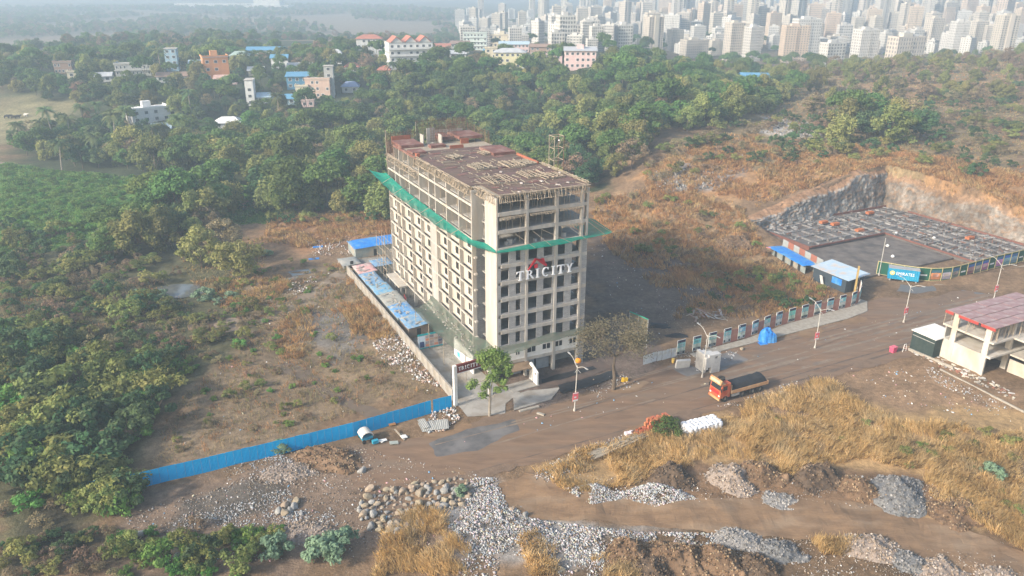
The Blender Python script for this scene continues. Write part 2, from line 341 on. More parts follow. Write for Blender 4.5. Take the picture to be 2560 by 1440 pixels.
print('ground verts', len(fx))

# ------------------------------------------------------------------ roads, tracks and paved plots: sheets with ragged edges laid on the land
from mathutils.geometry import tessellate_polygon
def ragged(poly, amp=.5, step=.6, seed=1):
    out = []; P = np.asarray(poly, float)
    for i in range(len(P)):
        a = P[i]; b = P[(i+1) % len(P)]; n = max(1, int(np.linalg.norm(b-a)/step)); nrm = np.array([-(b-a)[1], (b-a)[0]])/(np.linalg.norm(b-a)+1e-9)
        for k in range(n):
            q = a+(b-a)*k/n; out.append(q+nrm*amp*((fbm(np.array([q[0]]), np.array([q[1]]), .35, seed, 4)[0]-.5)*2.6))
    return np.array(out)
def sheet(name, poly, z, m, amp=.5, kind='structure', parent=None, step=.6, thick=0):
    P = ragged(poly, amp, step, hash(name) % 97 if False else sum(map(ord, name)) % 97) if amp else np.asarray(poly, float)
    tri = tessellate_polygon([[Vector((q[0], q[1], 0)) for q in P]])
    zz = np.full(len(P), z) if np.isscalar(z) else H(P[:, 0], P[:, 1])+z[0]
    V = np.c_[P, zz]
    if thick:
        n = len(P); V = np.r_[V, np.c_[P, zz-thick]]; b = MB(); b.add([tuple(q) for q in V], [tuple(t) for t in tri]+[(i, (i+1) % n, n+(i+1) % n, n+i) for i in range(n)])
        o = b.build(name, m, parent)
    else:
        b = MB(); b.add([tuple(q) for q in V], [tuple(t) for t in tri]); o = b.build(name, m, parent)
        if o.data.polygons[0].normal.z < 0: o.data.flip_normals()
    if kind: tag(o, kind=kind)
    return o
M_road = mat('dusty_asphalt', (.225, .142, .088), (.135, .088, .059), scale=.9, c3=(.175, .125, .088), s3=.3, bump=.3, bscale=5, contrast=(.32, .68), stretch=(.22, 1, 1), rot=-R(26.5))
M_track = mat('dirt_track', (.235, .148, .083), (.16, .10, .058), scale=.8, c3=(.25, .175, .112), s3=.3, bump=.5, bscale=4, stretch=(.4, 1, 1), rot=R(8))
M_yard = mat('grey_yard', (.20, .19, .185), (.14, .135, .13), scale=.5, c3=(.18, .15, .125), s3=.2, bump=.2)
M_kerb = mat('kerb_stone', (.36, .33, .28), (.27, .24, .20), scale=1.2, bump=.2)
M_cpave = mat('cement_floor', (.34, .32, .29), (.27, .25, .225), scale=.5, c3=(.24, .205, .165), s3=.25, bump=.1)
M_gravel = mat('grey_gravel', (.15, .155, .16), (.10, .105, .11), scale=4, bump=.6, bscale=12)
road = sheet('road', [RD(-38, -4), RD(-34, -8), RD(-20, -10.5), RD(5, -10.5), RD(28, -10.2), RD(60, -10.6), RD(100, -12), RD(190, -12), RD(190, 7), RD(125, 6.8), RD(95, 6.5), RD(86, 12), RD(78, 12), RD(72, 6.0), RD(22, 6.2), RD(16, 4.5), RD(4, 3.2), RD(-8, 2.2), RD(-20, 3.4), RD(-30, 4.0), RD(-37, 3.2)], 0.0, M_road, amp=.7)
M_lane = mat('dust_strip', (.235, .18, .13), (.18, .135, .098), scale=.8, c3=(.15, .118, .096), s3=.35)
M_tyre_mud = mat('dark_tyre_mud', (.12, .088, .066), (.095, .07, .055), scale=.8, c3=(.16, .118, .088), s3=.5); M_mud = mat('brown_mud', (.19, .128, .085), (.14, .095, .065), scale=.7, bump=.5)
for i, (s0, s1, o0, o1) in enumerate([(24, 150, -3.0, -2.1), (30, 150, -1.2, -.5), (40, 150, 2.0, 2.5), (45, 150, -5.4, -4.9)]):
    sheet('dust_strip', [RD(s0, o0), RD(s1, o0-.2), RD(s1, o1), RD(s0, o1-.2)], .004+.001*i, M_lane, amp=.45)
rr_ = random.Random(3)
for i in range(16):
    o0 = rr_.uniform(-9.5, 5.2); s0 = rr_.uniform(-30, 60); s1 = s0+rr_.uniform(18, 60); w_ = rr_.uniform(.18, .4); dv = rr_.uniform(-.6, .6)
    sheet('tyre_track', [RD(s0, o0), RD((s0+s1)/2, o0+dv), RD(s1, o0+dv*.5), RD(s1, o0+dv*.5+w_), RD((s0+s1)/2, o0+dv+w_), RD(s0, o0+w_*.6)], .009+.0006*i, (M_lane, M_tyre_mud)[i % 2], amp=.16, step=.8)
for i in range(22):
    s0 = rr_.uniform(-34, 120); sd = rr_.choice((-1, 1)); o0 = -10.4 if sd < 0 else (3.2 if s0 < 20 else 5.2); o0 += rr_.uniform(-.8, .8); L_ = rr_.uniform(2, 7); W2 = rr_.uniform(.8, 2.0)
    sheet('mud_spill', [RD(s0+math.cos(a)*L_, o0+math.sin(a)*W2) for a in np.linspace(0, 6.28, 11)[:-1]], .02+.0006*i, (M_track, M_mud)[i % 2], amp=.6)
sheet('gravel_patch', [RD(-25, 1.2), RD(-16, 3.6), RD(-10, 1.6), RD(-11, -1.2), RD(-19, -3.6), RD(-25, -2.6)], .006, mat('grey_sludge', (.125, .118, .115), (.085, .082, .082), scale=.7, c3=(.16, .15, .145), s3=.3), amp=.5)
sheet('gravel_patch', PX([(2395, 712), (2470, 690), (2530, 705), (2520, 725), (2440, 735), (2400, 728)]), .006, M_gravel, amp=.6)
sheet('gravel_patch', PX([(2250, 712), (2330, 706), (2340, 728), (2290, 735), (2240, 728)]), .006, M_gravel, amp=.5)
sheet('grey_yard', [RD(23, 5.8), RD(24, 1.0), RD(30, .2), RD(38, 1.5), RD(38, 5.8)], .006, M_yard, amp=.6)
TRK = [(1130, 1170), (1240, 1215), (1330, 1175), (1420, 1230), (1740, 1245), (1960, 1240), (2150, 1260), (2340, 1300), (2560, 1380), (2640, 1480), (2560, 1500), (2330, 1410), (2130, 1350), (1880, 1345), (1620, 1315), (1420, 1300), (1290, 1290), (1240, 1240), (1150, 1185)]
def grid_sheet(name, poly, dz, m, st=.7, amp=.4):
    "a sheet that follows the swell of the land"
    P = ragged(poly, amp, .7, 5); bb0 = P.min(0); bb1 = P.max(0)
    bm = bmesh.new(); vs = [bm.verts.new((q[0], q[1], 0)) for q in P]; bm.faces.new(vs)
    bmesh.ops.triangulate(bm, faces=bm.faces)
    for ax in (0, 1):
        for c in np.arange(bb0[ax]+st, bb1[ax], st*2):
            co = [0, 0, 0]; co[ax] = c; no = [0, 0, 0]; no[ax] = 1
            bmesh.ops.bisect_plane(bm, geom=bm.verts[:]+bm.edges[:]+bm.faces[:], plane_co=co, plane_no=no)
    me = bpy.data.meshes.new(name); 
    X = np.array([v.co.x for v in bm.verts]); Y = np.array([v.co.y for v in bm.verts]); Z = H(X, Y)+dz
    for v, z in zip(bm.verts, Z): v.co.z = z
    bmesh.ops.recalc_face_normals(bm, faces=bm.faces); bm.to_mesh(me); bm.free()
    if me.polygons[0].normal.z < 0: me.flip_normals()
    o = link(name, me, m); tag(o, kind='structure'); return o
grid_sheet('dirt_track', PX(TRK), .07, M_track)

grid_sheet('footpath', PX([(470, 815), (600, 790), (700, 762), (800, 715), (860, 660), (880, 668), (850, 715), (790, 765), (690, 800), (600, 822), (500, 850)]), .07, mat('path_earth', (.22, .165, .115), (.165, .125, .088), scale=.7, c3=(.25, .2, .15), s3=.3, bump=.3), amp=.9)
grid_sheet('footpath', PX([(720, 905), (800, 950), (900, 1010), (1000, 1040), (960, 1060), (860, 1020), (770, 970), (690, 920)]), .07, mat('dark_path_earth', (.15, .112, .08), (.12, .09, .066), scale=.7), amp=1.0)

# ------------------------------------------------------------------ the unfinished apartment tower
TW = thing('unfinished_tower', 'tall unfinished grey concrete apartment block with open upper floors', 'building', (BC[0], BC[1], 0), BYAW)
def loc(px, py, z):
    q = G(px, py, z)-BC; return np.array([q@BU, q@BV])
WID, LEN, UO, UI = 17.3, 52.8, -1.58, -.86
FINS = [52.6, 47.6, 44.5, 38.6, 32.5, 27.1, 23.7, 18.1, 12.2, 6.6]
FCOL = [(5.36, 5.82), (10.9, 11.45), (15.89, 16.3)]
LV = [3*k for k in range(1, 11)]
# floor slabs and edge beams, one per storey
for z in LV:
    b = MB(); b.box(.31, .02, z+.42, WID-.02, 6.61, z+.58); b.box(UI, 6.83, z+.42, WID-.02, LEN-.25, z+.58); b.build('floor_slab', M_conc, TW)
    b = MB()
    b.box(.8 if z < 24 else .31, -.10, z, WID+.02, .22, z+.6)                           # front beam
    prev = LEN
    for i in range(len(FINS)-1):
        b.box(UO+.02, FINS[i+1]+.11, z+.24, UO+.22, FINS[i]-.11, z+(.5 if z < 24 else .6))                     # side beams between fins
    b.box(WID-.25, .25, z, WID+.015, LEN-.25, z+.55)
    b.box(UO+.3, LEN-.24, z, WID, LEN+.01, z+.6)
    b.build('edge_beam', M_conc_l, TW)
    if z < 24:                                                                          # stub ledge on the recessed return wall
        b = MB(); b.box(UO+.25, 5.9, z+.1, UO+.75, 6.58, z+.42); b.build('ledge', M_conc_l, TW)
# pale corner wall, columns, fins
b = MB(); b.box(0, 0, 0, .3, 4.62, 33)
for z in LV: b.box(-.03, -.02, z+.55, .0, 4.64, z+.60)
b.build('shear_wall', M_conc_l, TW)
b = MB(); b.box(.3, 4.4, 0, 2.6, 4.62, 33); b.build('shear_wall', M_conc, TW)
for u0, u1 in FCOL:
    b = MB(); b.box(u0, -.16, 0, u1, .5, 33); b.build('column', M_conc_l, TW)
b = MB(); b.box(WID-.38, -.13, 24.2, WID, .6, 33); b.build('column', M_conc_l, TW)
for v in FINS:
    b = MB(); b.box(UO, v-.1, 3.0 if v not in (38.6, 18.1, 44.5) else 0, UI+.05 if v not in (23.7,) else .4, v+.1, 24.3)
    b.box(UO, v-.12, 24.3, .6, v+.12, 33); b.build('fin_wall', M_conc_l, TW)
b = MB(); b.box(UO+.05, 23.81, 3, UO+.2, 26.99, 24.3); b.build('lift_core_wall', M_conc, TW)
for v in (12.2, 23.7, 38.6, 52.3):                                                          # cross and back walls
    b = MB(); b.box(WID-.42, v-.3, 0, WID+.03, v+.3, 33); b.build('column', M_conc_l, TW)
for z in [0]+LV[:-3]:
    b = MB(); b.box(2.0, 6.85, z+.6, 2.18, LEN-.3, z+3.38); b.box(.32, 5.2, z+.6, WID-.3, 5.38, z+3.38)  # long and back partitions added to block light and keep the interior dark
    for u in (5.6, 11.2): b.box(u-.1, .52, z+.6, u+.1, 5.18, z+3.38)
    b.build('inner_wall', M_conc, TW)
for z in LV[-3:]:
    b = MB(); b.box(7.2, 7, z+.6, 7.4, 50, z+3.0); b.box(1.2, 7.6, z+.6, WID-2, 7.8, z+3.0)
    for v in (15, 24, 33, 42): b.box(.9, v-.1, z+.6, 7.1, v+.1, z+3.0)
    b.build('inner_wall', M_conc, TW)
# front masonry: a strip of blockwork per storey between the openings
PIERS = [(.3, .79), (2.24, 3.56), (4.45, 5.36), (7.6, 8.85), (10.55, 10.9), (12.98, 14.35)]
OPEN = [(.79, 2.24), (3.56, 4.45), (5.82, 7.6), (8.85, 10.55), (11.45, 12.98), (14.35, 15.89)]
for z in LV[1:7]:
    b = MB()
    for a, c in PIERS: b.box(a+.003, .0, z+.6, c-.003, .2, z+3.0)
    for i, (a, c) in enumerate(OPEN): b.box(a, .02, z+.6, c, .18, z+(1.0 if i % 2 else .85))
    b.build('block_wall', M_block, TW)
b = MB(); b.box(16.3, -.02, 0, WID+.05, .8, 24.2); b.build('block_pier', M_block, TW)
b = MB(); b.box(UO+.02, 6.72, 0, 2.6, 6.82, 24.2); b.build('block_wall', M_block, TW)
# white painted storey with glazed windows, shutters below
b = MB()
for a, c in PIERS[1:]: b.box(a, -.02, 3.6, c, .2, 6)
for a, c in OPEN: b.box(a, 0, 3.6, c, .2, 4.35); b.box(a, 0, 5.55, c, .2, 6)
b.build('white_wall', M_white, TW)
for a, c in OPEN[1:]:
    b = MB()
    for x0, x1 in ((a, a+.07), (c-.07, c), ((a+c)/2-.04, (a+c)/2+.04)): b.box(x0, -.03, 4.36, x1, .1, 5.54)
    b.box(a+.07, -.03, 4.36, c-.07, .1, 4.43); b.box(a+.07, -.03, 5.47, c-.07, .1, 5.54)
    f = b.build('window', M_white, TW); g = MB(); g.box(a+.08, .03, 4.44, c-.08, .06, 5.46); g.build('pane', M_glass, f)
M_shut = mat('shutter_grey', (.36, .38, .40), (.29, .31, .33), scale=1.2, rough=.5)
for a, c in ((6.1, 7.9), (8.3, 10.9), (2.6, 5.2)):
    b = MB()
    for k in range(12): b.box(a, 1.2+.03*(k % 2), .08+k*.22, c, 1.3, .08+k*.22+.215)
    b.build('roller_shutter', M_shut, TW)
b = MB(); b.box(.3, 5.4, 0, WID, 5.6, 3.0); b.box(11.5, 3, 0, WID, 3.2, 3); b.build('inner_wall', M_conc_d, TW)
b = MB(); b.prism([(-2.4, 2.55), (-2.4, 2.68), (1.2, 3.0), (1.2, 2.87)], 0, 1.2, 6.0); b.build('canopy', mat('brown_sheet', (.26, .18, .115), (.2, .14, .09), scale=1), TW)
# side masonry bays with window openings
M_sur = mat('pale_surround', (.60, .55, .48), (.52, .47, .41), scale=.9)
def panel(w_, h_, wx, ww, sill, wh, t=.12):
    b = MB(); b.box(0, 0, 0, t, wx, h_); b.box(0, wx+ww, 0, t, w_, h_); b.box(0, wx, 0, t, wx+ww, sill); b.box(0, wx, sill+wh, t, wx+ww, h_)
    return b
for i in range(len(FINS)-1):
    v0, v1 = FINS[i+1]+.1, FINS[i]-.1; w_ = v1-v0
    if i == 5: continue
    me = None
    for z in LV[:7]:
        if me is None:
            if w_ < 3.2: b = MB(); b.box(0, 0, 0, .12, w_, 2.46)
            else: b = panel(w_, 2.46, w_*.36, 1.5, .62, 1.45)
            o = b.build('wall_panel', M_plaster, TW); me = o.data
        else: o = link('wall_panel', me, None, TW)
        o.location = (UI, v0, z+.53)
        if w_ >= 3.2:
            b = MB(); b.box(.16, w_*.36-.1, .5, .2, w_*.36+1.6, 2.2); b.build('room_shade_board', M_dark, o)  # dark board set behind the opening, standing in for the unlit room
        if w_ >= 3.2 and random.random() < .75:                                        # pale frame round the opening
            b = MB(); y0 = w_*.36; zz = .62; hh = 1.45
            for q in ((y0-.28, y0, zz-.3, zz+hh+.2), (y0+1.5, y0+1.78, zz-.3, zz+hh+.2)): b.box(-.05, q[0], q[2], .0, q[1], q[3])
            b.box(-.05, y0, zz-.3, 0, y0+1.5, zz); b.box(-.05, y0, zz+hh, 0, y0+1.5, zz+hh+.2)
            if random.random() < .35: b.box(.02, y0+.7, zz, .08, y0+.8, zz+hh)
            b.build('window_frame', M_sur, o)
# right and rear faces: plain masonry with openings
for z in LV[:7]:
    b = MB(); y = .9
    while y < LEN-3:
        b.box(WID-.2, y, z+.56, WID-.05, y+2.4, z+3); y += 4.2
    b.box(.5, LEN-.2, z+.6, WID-.5, LEN-.05, z+3); b.build('block_wall', M_block, TW)
# podium slab jutting out at the far left, with its posts
q0 = loc(970.6, 683.7, 3.2); q1 = loc(1001, 716.9, 3.2)
b = MB(); b.box(q1[0]-.3, q1[1], 2.9, UO, q0[1], 3.2); b.build('podium_slab', M_conc_l, TW)
for v in (q1[1]+.6, (q0[1]+q1[1])/2, q0[1]-.6):
    b = MB(); b.box(q1[0]+.2, v-.15, 0, q1[0]+.5, v+.15, 2.9); b.build('column', M_conc, TW)

# ---- top storeys: props, formwork, plywood deck
def props(name, pts, z0, z1, r=.045, lean=.25, parent=TW):
    b = MB()
    for (x, y) in pts:
        b.tube((x+random.uniform(-lean, lean), y+random.uniform(-lean, lean), z0), (x, y, z1), r, 4)
    o = b.build(name, M_timber, parent); tag(o, kind='stuff'); return o
for z, dens in ((30.58, .42), (27.58, .5), (24.58, 3.0)):
    zt = z+2.4
    props('props', [(u, random.uniform(.4, 1.2)) for u in np.arange(.8, 17, dens*1.3) if random.random() < .8], z, zt)
    props('props', [(random.uniform(-1.3, 2.5), v) for v in np.arange(7.2, 52, dens*.75) if random.random() < .8], z, zt)
    props('props', [(random.uniform(2.5, 14), random.uniform(1.5, 50)) for _ in range(int(120/dens*.4))], z, zt)
# ladder-like edge shutters of timber
def ladder(p0, p1, z0, z1, outv, step=.55, messy=.12, parent=TW):
    b = MB(); p0 = np.array(p0, float); p1 = np.array(p1, float); L_ = np.linalg.norm(p1-p0); d = (p1-p0)/L_
    for z, off in ((z0, .5), (z1, .05), (z1+.02, .55)):
        k = 0
        while k < L_:
            e = min(L_, k+random.uniform(2.5, 4)); a = p0+d*k+np.array(outv)*off; c = p0+d*e+np.array(outv)*(off+random.uniform(-.08, .08))
            b.tube((*a, z+random.uniform(-.05, .05)), (*c, z+random.uniform(-.05, .05)), .06, 4); k = e
    k = .1
    while k < L_:
        a = p0+d*k+np.array(outv)*random.uniform(.35, .75); c = p0+d*(k+random.uniform(-messy, messy)*3)+np.array(outv)*random.uniform(-.1, .2)
        b.tube((*a, z0-random.uniform(0, .25)), (*c, z1+random.uniform(-.05, .12)), .055, 4)
        if random.random() < messy*3:
            a2 = a+np.array(outv)*random.uniform(.1, .5); b.tube((*a2, z1+random.uniform(-.4, .2)), (*(p0+d*(k+random.uniform(-1, 1))), z1-.1), .05, 4)
        k += step*random.uniform(.7, 1.3)
    o = b.build('edge_formwork', M_timber, parent); tag(o, kind='stuff'); return o
ladder((.3, 0), (WID, 0), 32.35, 33.6, (0, -1), .42, .08)
ladder((-.2, .2), (-.4, 6.4), 32.35, 33.6, (-1, 0), .36, .25)
ladder((UO, 6.6), (UO, 33), 32.3, 33.6, (-1, 0), .3, .35)
ladder((UO, 33), (UO, 52), 29.5, 30.6, (-1, 0), .7, .3)
ladder((WID, 1), (WID, 18), 33.3, 33.7, (1, 0), .8, .3)
for u0, u1, z in ((6, 10.8, 29.6), (11.6, 16, 29.75), (1, 5.2, 29.6), (12, 16.5, 26.8)):
    ladder((u0, .05), (u1, .05), z, z+.2, (0, -1), .5, .03)
# plywood deck in sheets
me_ply = None
PW, PL = 2.44, 2.0
nU = 8
for i in range(nU):
    for j in range(19):
        u0 = UO+.05+i*(WID-UO)/nU; v0 = .1+j*PL
        if v0 < 6.4 and i == 0: continue
        if me_ply is None:
            b = MB(); b.box(0, 0, 0, (WID-UO)/nU-.025, PL-.025, .06); o = b.build('deck_panel', M_ply_dark, TW); me_ply = o.data
        else: o = link('deck_panel', me_ply, None, TW)
        o.location = (u0, v0, 33.38+random.uniform(-.012, .012)); o.rotation_euler = (random.uniform(-.004, .004), random.uniform(-.004, .004), 0)
b = MB(); b.box(UI, 6.8, 33.12, WID-.1, 46, 33.30); b.box(.31, .05, 33.12, WID-.1, 6.8, 33.30); b.build('deck_joists', M_timber_g, TW)
def lattice(cx, cy, w_, d_, rz, n=8, messy=.4):
    b = MB()
    for s in (-1, 1):
        b.tube((-w_/2, s*d_/2, .25), (w_/2, s*d_/2, .25), .07, 4); b.tube((s*w_/2, -d_/2, .2), (s*w_/2, d_/2, .2), .07, 4)
        b.tube((-w_/2, s*d_/2, .05), (w_/2, s*d_/2, .05), .07, 4)
    for k in range(n):
        x = -w_/2+w_*(k+.5)/n; b.tube((x+random.uniform(-messy, messy), -d_/2-.15, .32+random.uniform(0, .1)), (x+random.uniform(-messy, messy), d_/2+.15, .32+random.uniform(0, .1)), .05, 4)
        if k % 2: b.tube((x, -d_/2, .02), (x+random.uniform(-.6, .6), -d_/2+random.uniform(.2, .8), .55), .045, 4)
    for k in range(3):
        y = -d_/2+d_*(k+.5)/3; b.tube((-w_/2, y, .42), (w_/2, y+random.uniform(-.3, .3), .42), .045, 4)
    o = b.build('timber_lattice', M_timber_g if random.random() < .3 else M_timber, TW); o.location = (cx, cy, 33.46); o.rotation_euler = (0, 0, rz); return o
for px, py, w_, d_, rz in [(1250, 451, 4.6, 5.2, .0), (1330, 437, 4.0, 4.6, 0), (1376, 441, 4.2, 3.2, .1), (1203, 418, 3.8, 4.2, 0), (1280, 412, 3.4, 5.0, 0), (1312, 408, 3.0, 3.6, .1), (1135, 394, 2.0, 2.6, .3), (1212, 384, 2.0, 2.4, .2)]:
    q = loc(px, py, 33.5); lattice(q[0], q[1], w_, d_, rz)
    b = MB(); b.box(q[0]-w_*.36, q[1]-d_*.36, 33.47, q[0]+w_*.36, q[1]+d_*.36, 33.475); b.build('opening_shade_plate', M_dark, TW)  # thin dark plate on the closed deck; the opening's darkness is its colour
b = MB()
for _ in range(170):
    u, v = random.uniform(.5, 16.6), random.uniform(.6, 37); b.obox((u, v, 33.5), (random.uniform(.4, 2.6), random.uniform(.06, .14), .07), (0, 0, random.choice((0, 1.57))+random.uniform(-.4, .4)))
tag(b.build('loose_timber', M_timber_g, TW), kind='stuff')
b = MB()
for _ in range(26):
    u, v = random.uniform(.8, 16), random.uniform(1, 38); b.obox((u, v, 33.47), (random.uniform(.8, 2.4), random.uniform(.6, 1.2), .03), (0, 0, random.uniform(-.3, .3)))
tag(b.build('loose_boards', M_red_ply, TW), kind='stuff')
M_litter = mat('pale_litter', (.6, .55, .5), (.5, .42, .38), scale=3)
b = MB()
for px, py in [(1252, 430), (1303, 458), (1354, 453), (1395, 462), (1262, 413), (1228, 414), (1360, 409), (1374, 418), (1420, 456), (1310, 405), (1320, 404), (1440, 440), (1185, 412), (1400, 431), (1298, 480)]:
    q = loc(px, py, 33.5); b.obox((q[0], q[1], 33.53), (random.uniform(.3, .9), random.uniform(.25, .5), .1), (0, 0, random.uniform(0, 3)))
tag(b.build('scraps', M_litter, TW), kind='stuff')
# rear: red plywood boxes standing proud of the deck, walls and starter bars
def redbox(u0, v0, u1, v1, z0, z1):
    b = MB(); b.box(u0, v0, z1-.14, u1, v1, z1); b.box(u0-.02, v0-.03, z1-.6, u1+.02, v0+.03, z1-.14); b.box(u0-.03, v0, z1-.6, u0+.03, v1, z1-.14)
    o = b.build('red_formwork', M_red_ply, TW); p = MB()
    for u in np.linspace(u0+.2, u1-.2, 4):
        for v in np.linspace(v0+.2, v1-.2, 4): p.tube((u, v, z0), (u, v, z1-.5), .05, 4)
    tag(p.build('props', M_timber_g, o), kind='stuff')
for u0, v0, u1, v1, z1 in [(-1.4, 43, 3.4, 49.5, 33.9), (4.2, 40.6, 7.4, 42.4, 33.9), (-1.4, 36, 1.5, 39.5, 33.8), (11.5, 43, 16.8, 50, 34.7), (12.5, 28, WID, 35, 34.0), (8.2, 46, 11.2, 52, 34.3)]:
    redbox(u0, v0, u1, v1, 30.6, z1)
b = MB(); b.box(UO-.05, 33.3, 32.9, UO+.5, 47.8, 33.35); b.build('beam_formwork', M_red_ply, TW)
b = MB()
for (x0, y0, x1, y1, h) in [(UO, 33.2, -.9, 34.1, .8), (WID-.35, 18, WID-.1, 27, .6), (7.5, 38.5, 10.5, 38.7, .7), (-1.0, 50.6, 3.2, 50.8, 1.2), (11.6, 42.6, 13.4, 42.8, 1.1)]: b.box(x0, y0, 33.3, x1, y1, 33.3+h)
tag(b.build('red_shutters', mat('orange_shutter', (.34, .11, .06), (.26, .10, .065), scale=1.2), TW), kind='stuff')
for (x0, y0, x1, y1, z1) in [(6.2, 48.5, 8.0, 48.7, 36.0), (3.9, 44.5, 4.1, 46.5, 35.4), (9, 52.2, 16, 52.4, 34.8), (7.8, 44, 8.0, 46, 35.2)]:
    b = MB(); b.box(x0, y0, 30.5, x1, y1, z1); b.build('core_wall', M_conc, TW)
def barnet(x0, y0, x1, y1, z0, z1, n):
    b = MB()
    for k in range(n+1):
        t = k/n; b.tube((x0+(x1-x0)*t, y0+(y1-y0)*t, z0), (x0+(x1-x0)*t+random.uniform(-.1, .1), y0+(y1-y0)*t, z1+random.uniform(-.3, .3)), .028, 3)
    for z in np.arange(z0+.3, z1, .5): b.tube((x0, y0, z), (x1, y1, z), .022, 3)
    o = b.build('rebar_net', M_rust, TW); tag(o, kind='stuff')
for a in [(UO, 52.4, 5, 52.5, 30.5, 35.2, 44), (5.2, 52.6, 17, 52.6, 33, 37.2, 70), (UO, 47, UO, 52.4, 30.5, 33.8, 18), (17.1, 40, 17.1, 52, 33, 36, 36), (6, 46, 12, 46, 33.5, 36.6, 40), (11, 49, 17, 49, 35.2, 37.5, 30)]: barnet(*a)
b = MB(); b.tube((UO-.1, 52.6, 27), (UO-.1, 52.6, 35.6), .09, 5); b.tube((5.2, 52.6, 33), (5.2, 52.6, 36.8), .07, 5); b.build('scaffold_pole', M_timber_g, TW)

# ---- goods lying on the open floors
b = MB()
for u, v, s in [(3.1, 1.4, .9), (3.9, 1.8, .8), (2.4, 1.2, .6), (13.2, 1.0, .8), (7.6, .9, .5), (8.8, .7, .45), (12, 9, .7)]:
    b.obox((u, v, 24.6+s/2), (s, s, s), (0, 0, random.uniform(0, 1)))
b.build('block_pile', M_block, TW)

# ---- hoist frame behind the right-hand side
HT = thing('hoist_tower', 'slim scaffold hoist frame rising behind the deck of the tall tower', 'hoist', (BC[0]+BU[0]*18.9+BV[0]*15.2, BC[1]+BU[1]*18.9+BV[1]*15.2, 0), BYAW)
for x in (0, 2.0):
    for y in (0, 2.0):
        b = MB(); b.tube((x, y, 0), (x, y, 38.9), .075, 5); b.build('upright', M_rust if x else M_timber_g, HT)
for z in (30, 34.4, 36.6, 38.8):
    b = MB()
    for a, c in (((0,0),(2,0)), ((2,0),(2,2)), ((2,2),(0,2)), ((0,2),(0,0))): b.tube((*a, z), (*c, z), .06, 4)
    b.build('ledger', M_timber, HT)
for z in (30.2, 34.6, 36.8):
    b = MB(); b.tube((0, 0, z), (2, 0, z+2), .045, 4); b.tube((2, 2, z), (2, 0, z+2), .045, 4); b.tube((0, 2, z), (0, 0, z+2.), .045, 4); b.build('brace', M_timber_g, HT)
b = MB(); b.lathe([(.02, .3), (.16, .22), (.2, .08), (.02, 0)], (.9, -.1, 38.0), 8); b.build('flood_lamp', M_white, HT)

# ---- safety nets
def net_mat(name, c1, c2, a):
    m = mat(name, c1, c2, scale=.8, rough=.6, trans=.35, alpha=a); return m
M_net = net_mat('green_net', (.005, .28, .20), (.01, .36, .27), .70)
M_net2 = net_mat('pale_green_net', (.16, .24, .18), (.24, .25, .20), .42)
def strip(name, A, B, m, parent, sag=.35, nv=7, nu=None, noise=.18):
    "cloth hung between polylines A and B (local points)"
    A = np.array(A, float); B = np.array(B, float)
    def res(P, n):
        d = np.r_[0, np.cumsum(np.linalg.norm(np.diff(P, axis=0), axis=1))]; t = np.linspace(0, d[-1], n)
        return np.c_[[np.interp(t, d, P[:, k]) for k in range(3)]].T
    n = nu or int(max(np.linalg.norm(np.diff(A, axis=0), axis=1).sum(), 4)/.7); A = res(A, n); B = res(B, n)
    V = []; 
    for j in range(nv):
        t = j/(nv-1); P = A*(1-t)+B*t; P[:, 2] -= sag*4*t*(1-t)*(.7+.6*fbm(np.arange(n)*1., np.full(n, j*1.), .35, 3, 2))
        P[:, 2] += noise*(fbm(np.arange(n)*1., np.full(n, j*3.), .4, 8, 3)-.5)*2*(0 if j in (0,) else 1); V.append(P)
    V = np.concatenate(V); i = (np.arange(nv-1)[:, None]*n+np.arange(n-1)[None]).ravel()
    o = npmesh(name, V, np.c_[i, i+1, i+n+1, i+n], m, parent, smooth=True); return o
SN = thing('safety_net', 'bright green safety net slung around the tall tower below its open floors', 'net', (BC[0], BC[1], 0), BYAW)
strip('net_sheet', [(UO-.05, 54, 26.0), (UO-.05, 40, 25.0), (UO-.05, 20, 24.7), (UO-.05, 6.6, 24.5), (-.1, 4, 24.4), (-.1, .2, 24.3)],
      [(-3.4, 61.5, 25.4), (-4.1, 43.8, 24.5), (-4.0, 15, 24.4), (-2.6, 4.0, 24.3), (-1.2, 0.4, 24.2), (-.3, -.8, 24.2)], M_net, SN, .35)
strip('net_sheet', [(.0, -.2, 24.3), (8, -.2, 24.75), (WID+.1, -.2, 24.6), (WID+.1, 8, 24.8), (WID+.1, 16, 24.9)],
      [(-.3, -.85, 24.2), (9.3, -1.9, 24.3), (22.2, -.6, 24.6), (22.4, 6, 25.2), (18.6, 16, 25.0)], M_net, SN, .2)
for u, uo, z in ((3.3, 6.2, 26.8), (6.6, 9.2, 26.8), (8.2, 13.0, 26.9), (13.0, 16.2, 27), (17.3, 20.5, 27), (17.4, 22.2, 27.6)):
    b = MB(); b.tube((u, -.15, z), (uo, -1.85 if u < 17 else -.7, 24.4), .035, 4); b.build('stay_rope', M_timber, SN)
for v in (10, 17, 25, 33, 41, 50):
    b = MB(); b.tube((UO, v, 25.9), (-4.05, v+.6, 24.45), .05, 4); b.build('stay_pole', M_timber_g, SN)
LN_ = thing('lower_net', 'sagging faded green net around the lower storeys of the tall tower', 'net', (BC[0], BC[1], 0), BYAW)
strip('net_sheet', [(UO-.04, 27.5, 6.6), (UO-.04, 6.6, 6.5), (-.1, 4, 6.3), (-.1, .5, 6.2)], [(-6.2, 25.5, 5.3), (-6.0, 10, 5.0), (-4.4, 1.5, 4.8), (-2.6, -2.4, 4.8)], M_net2, LN_, .7, noise=.3)
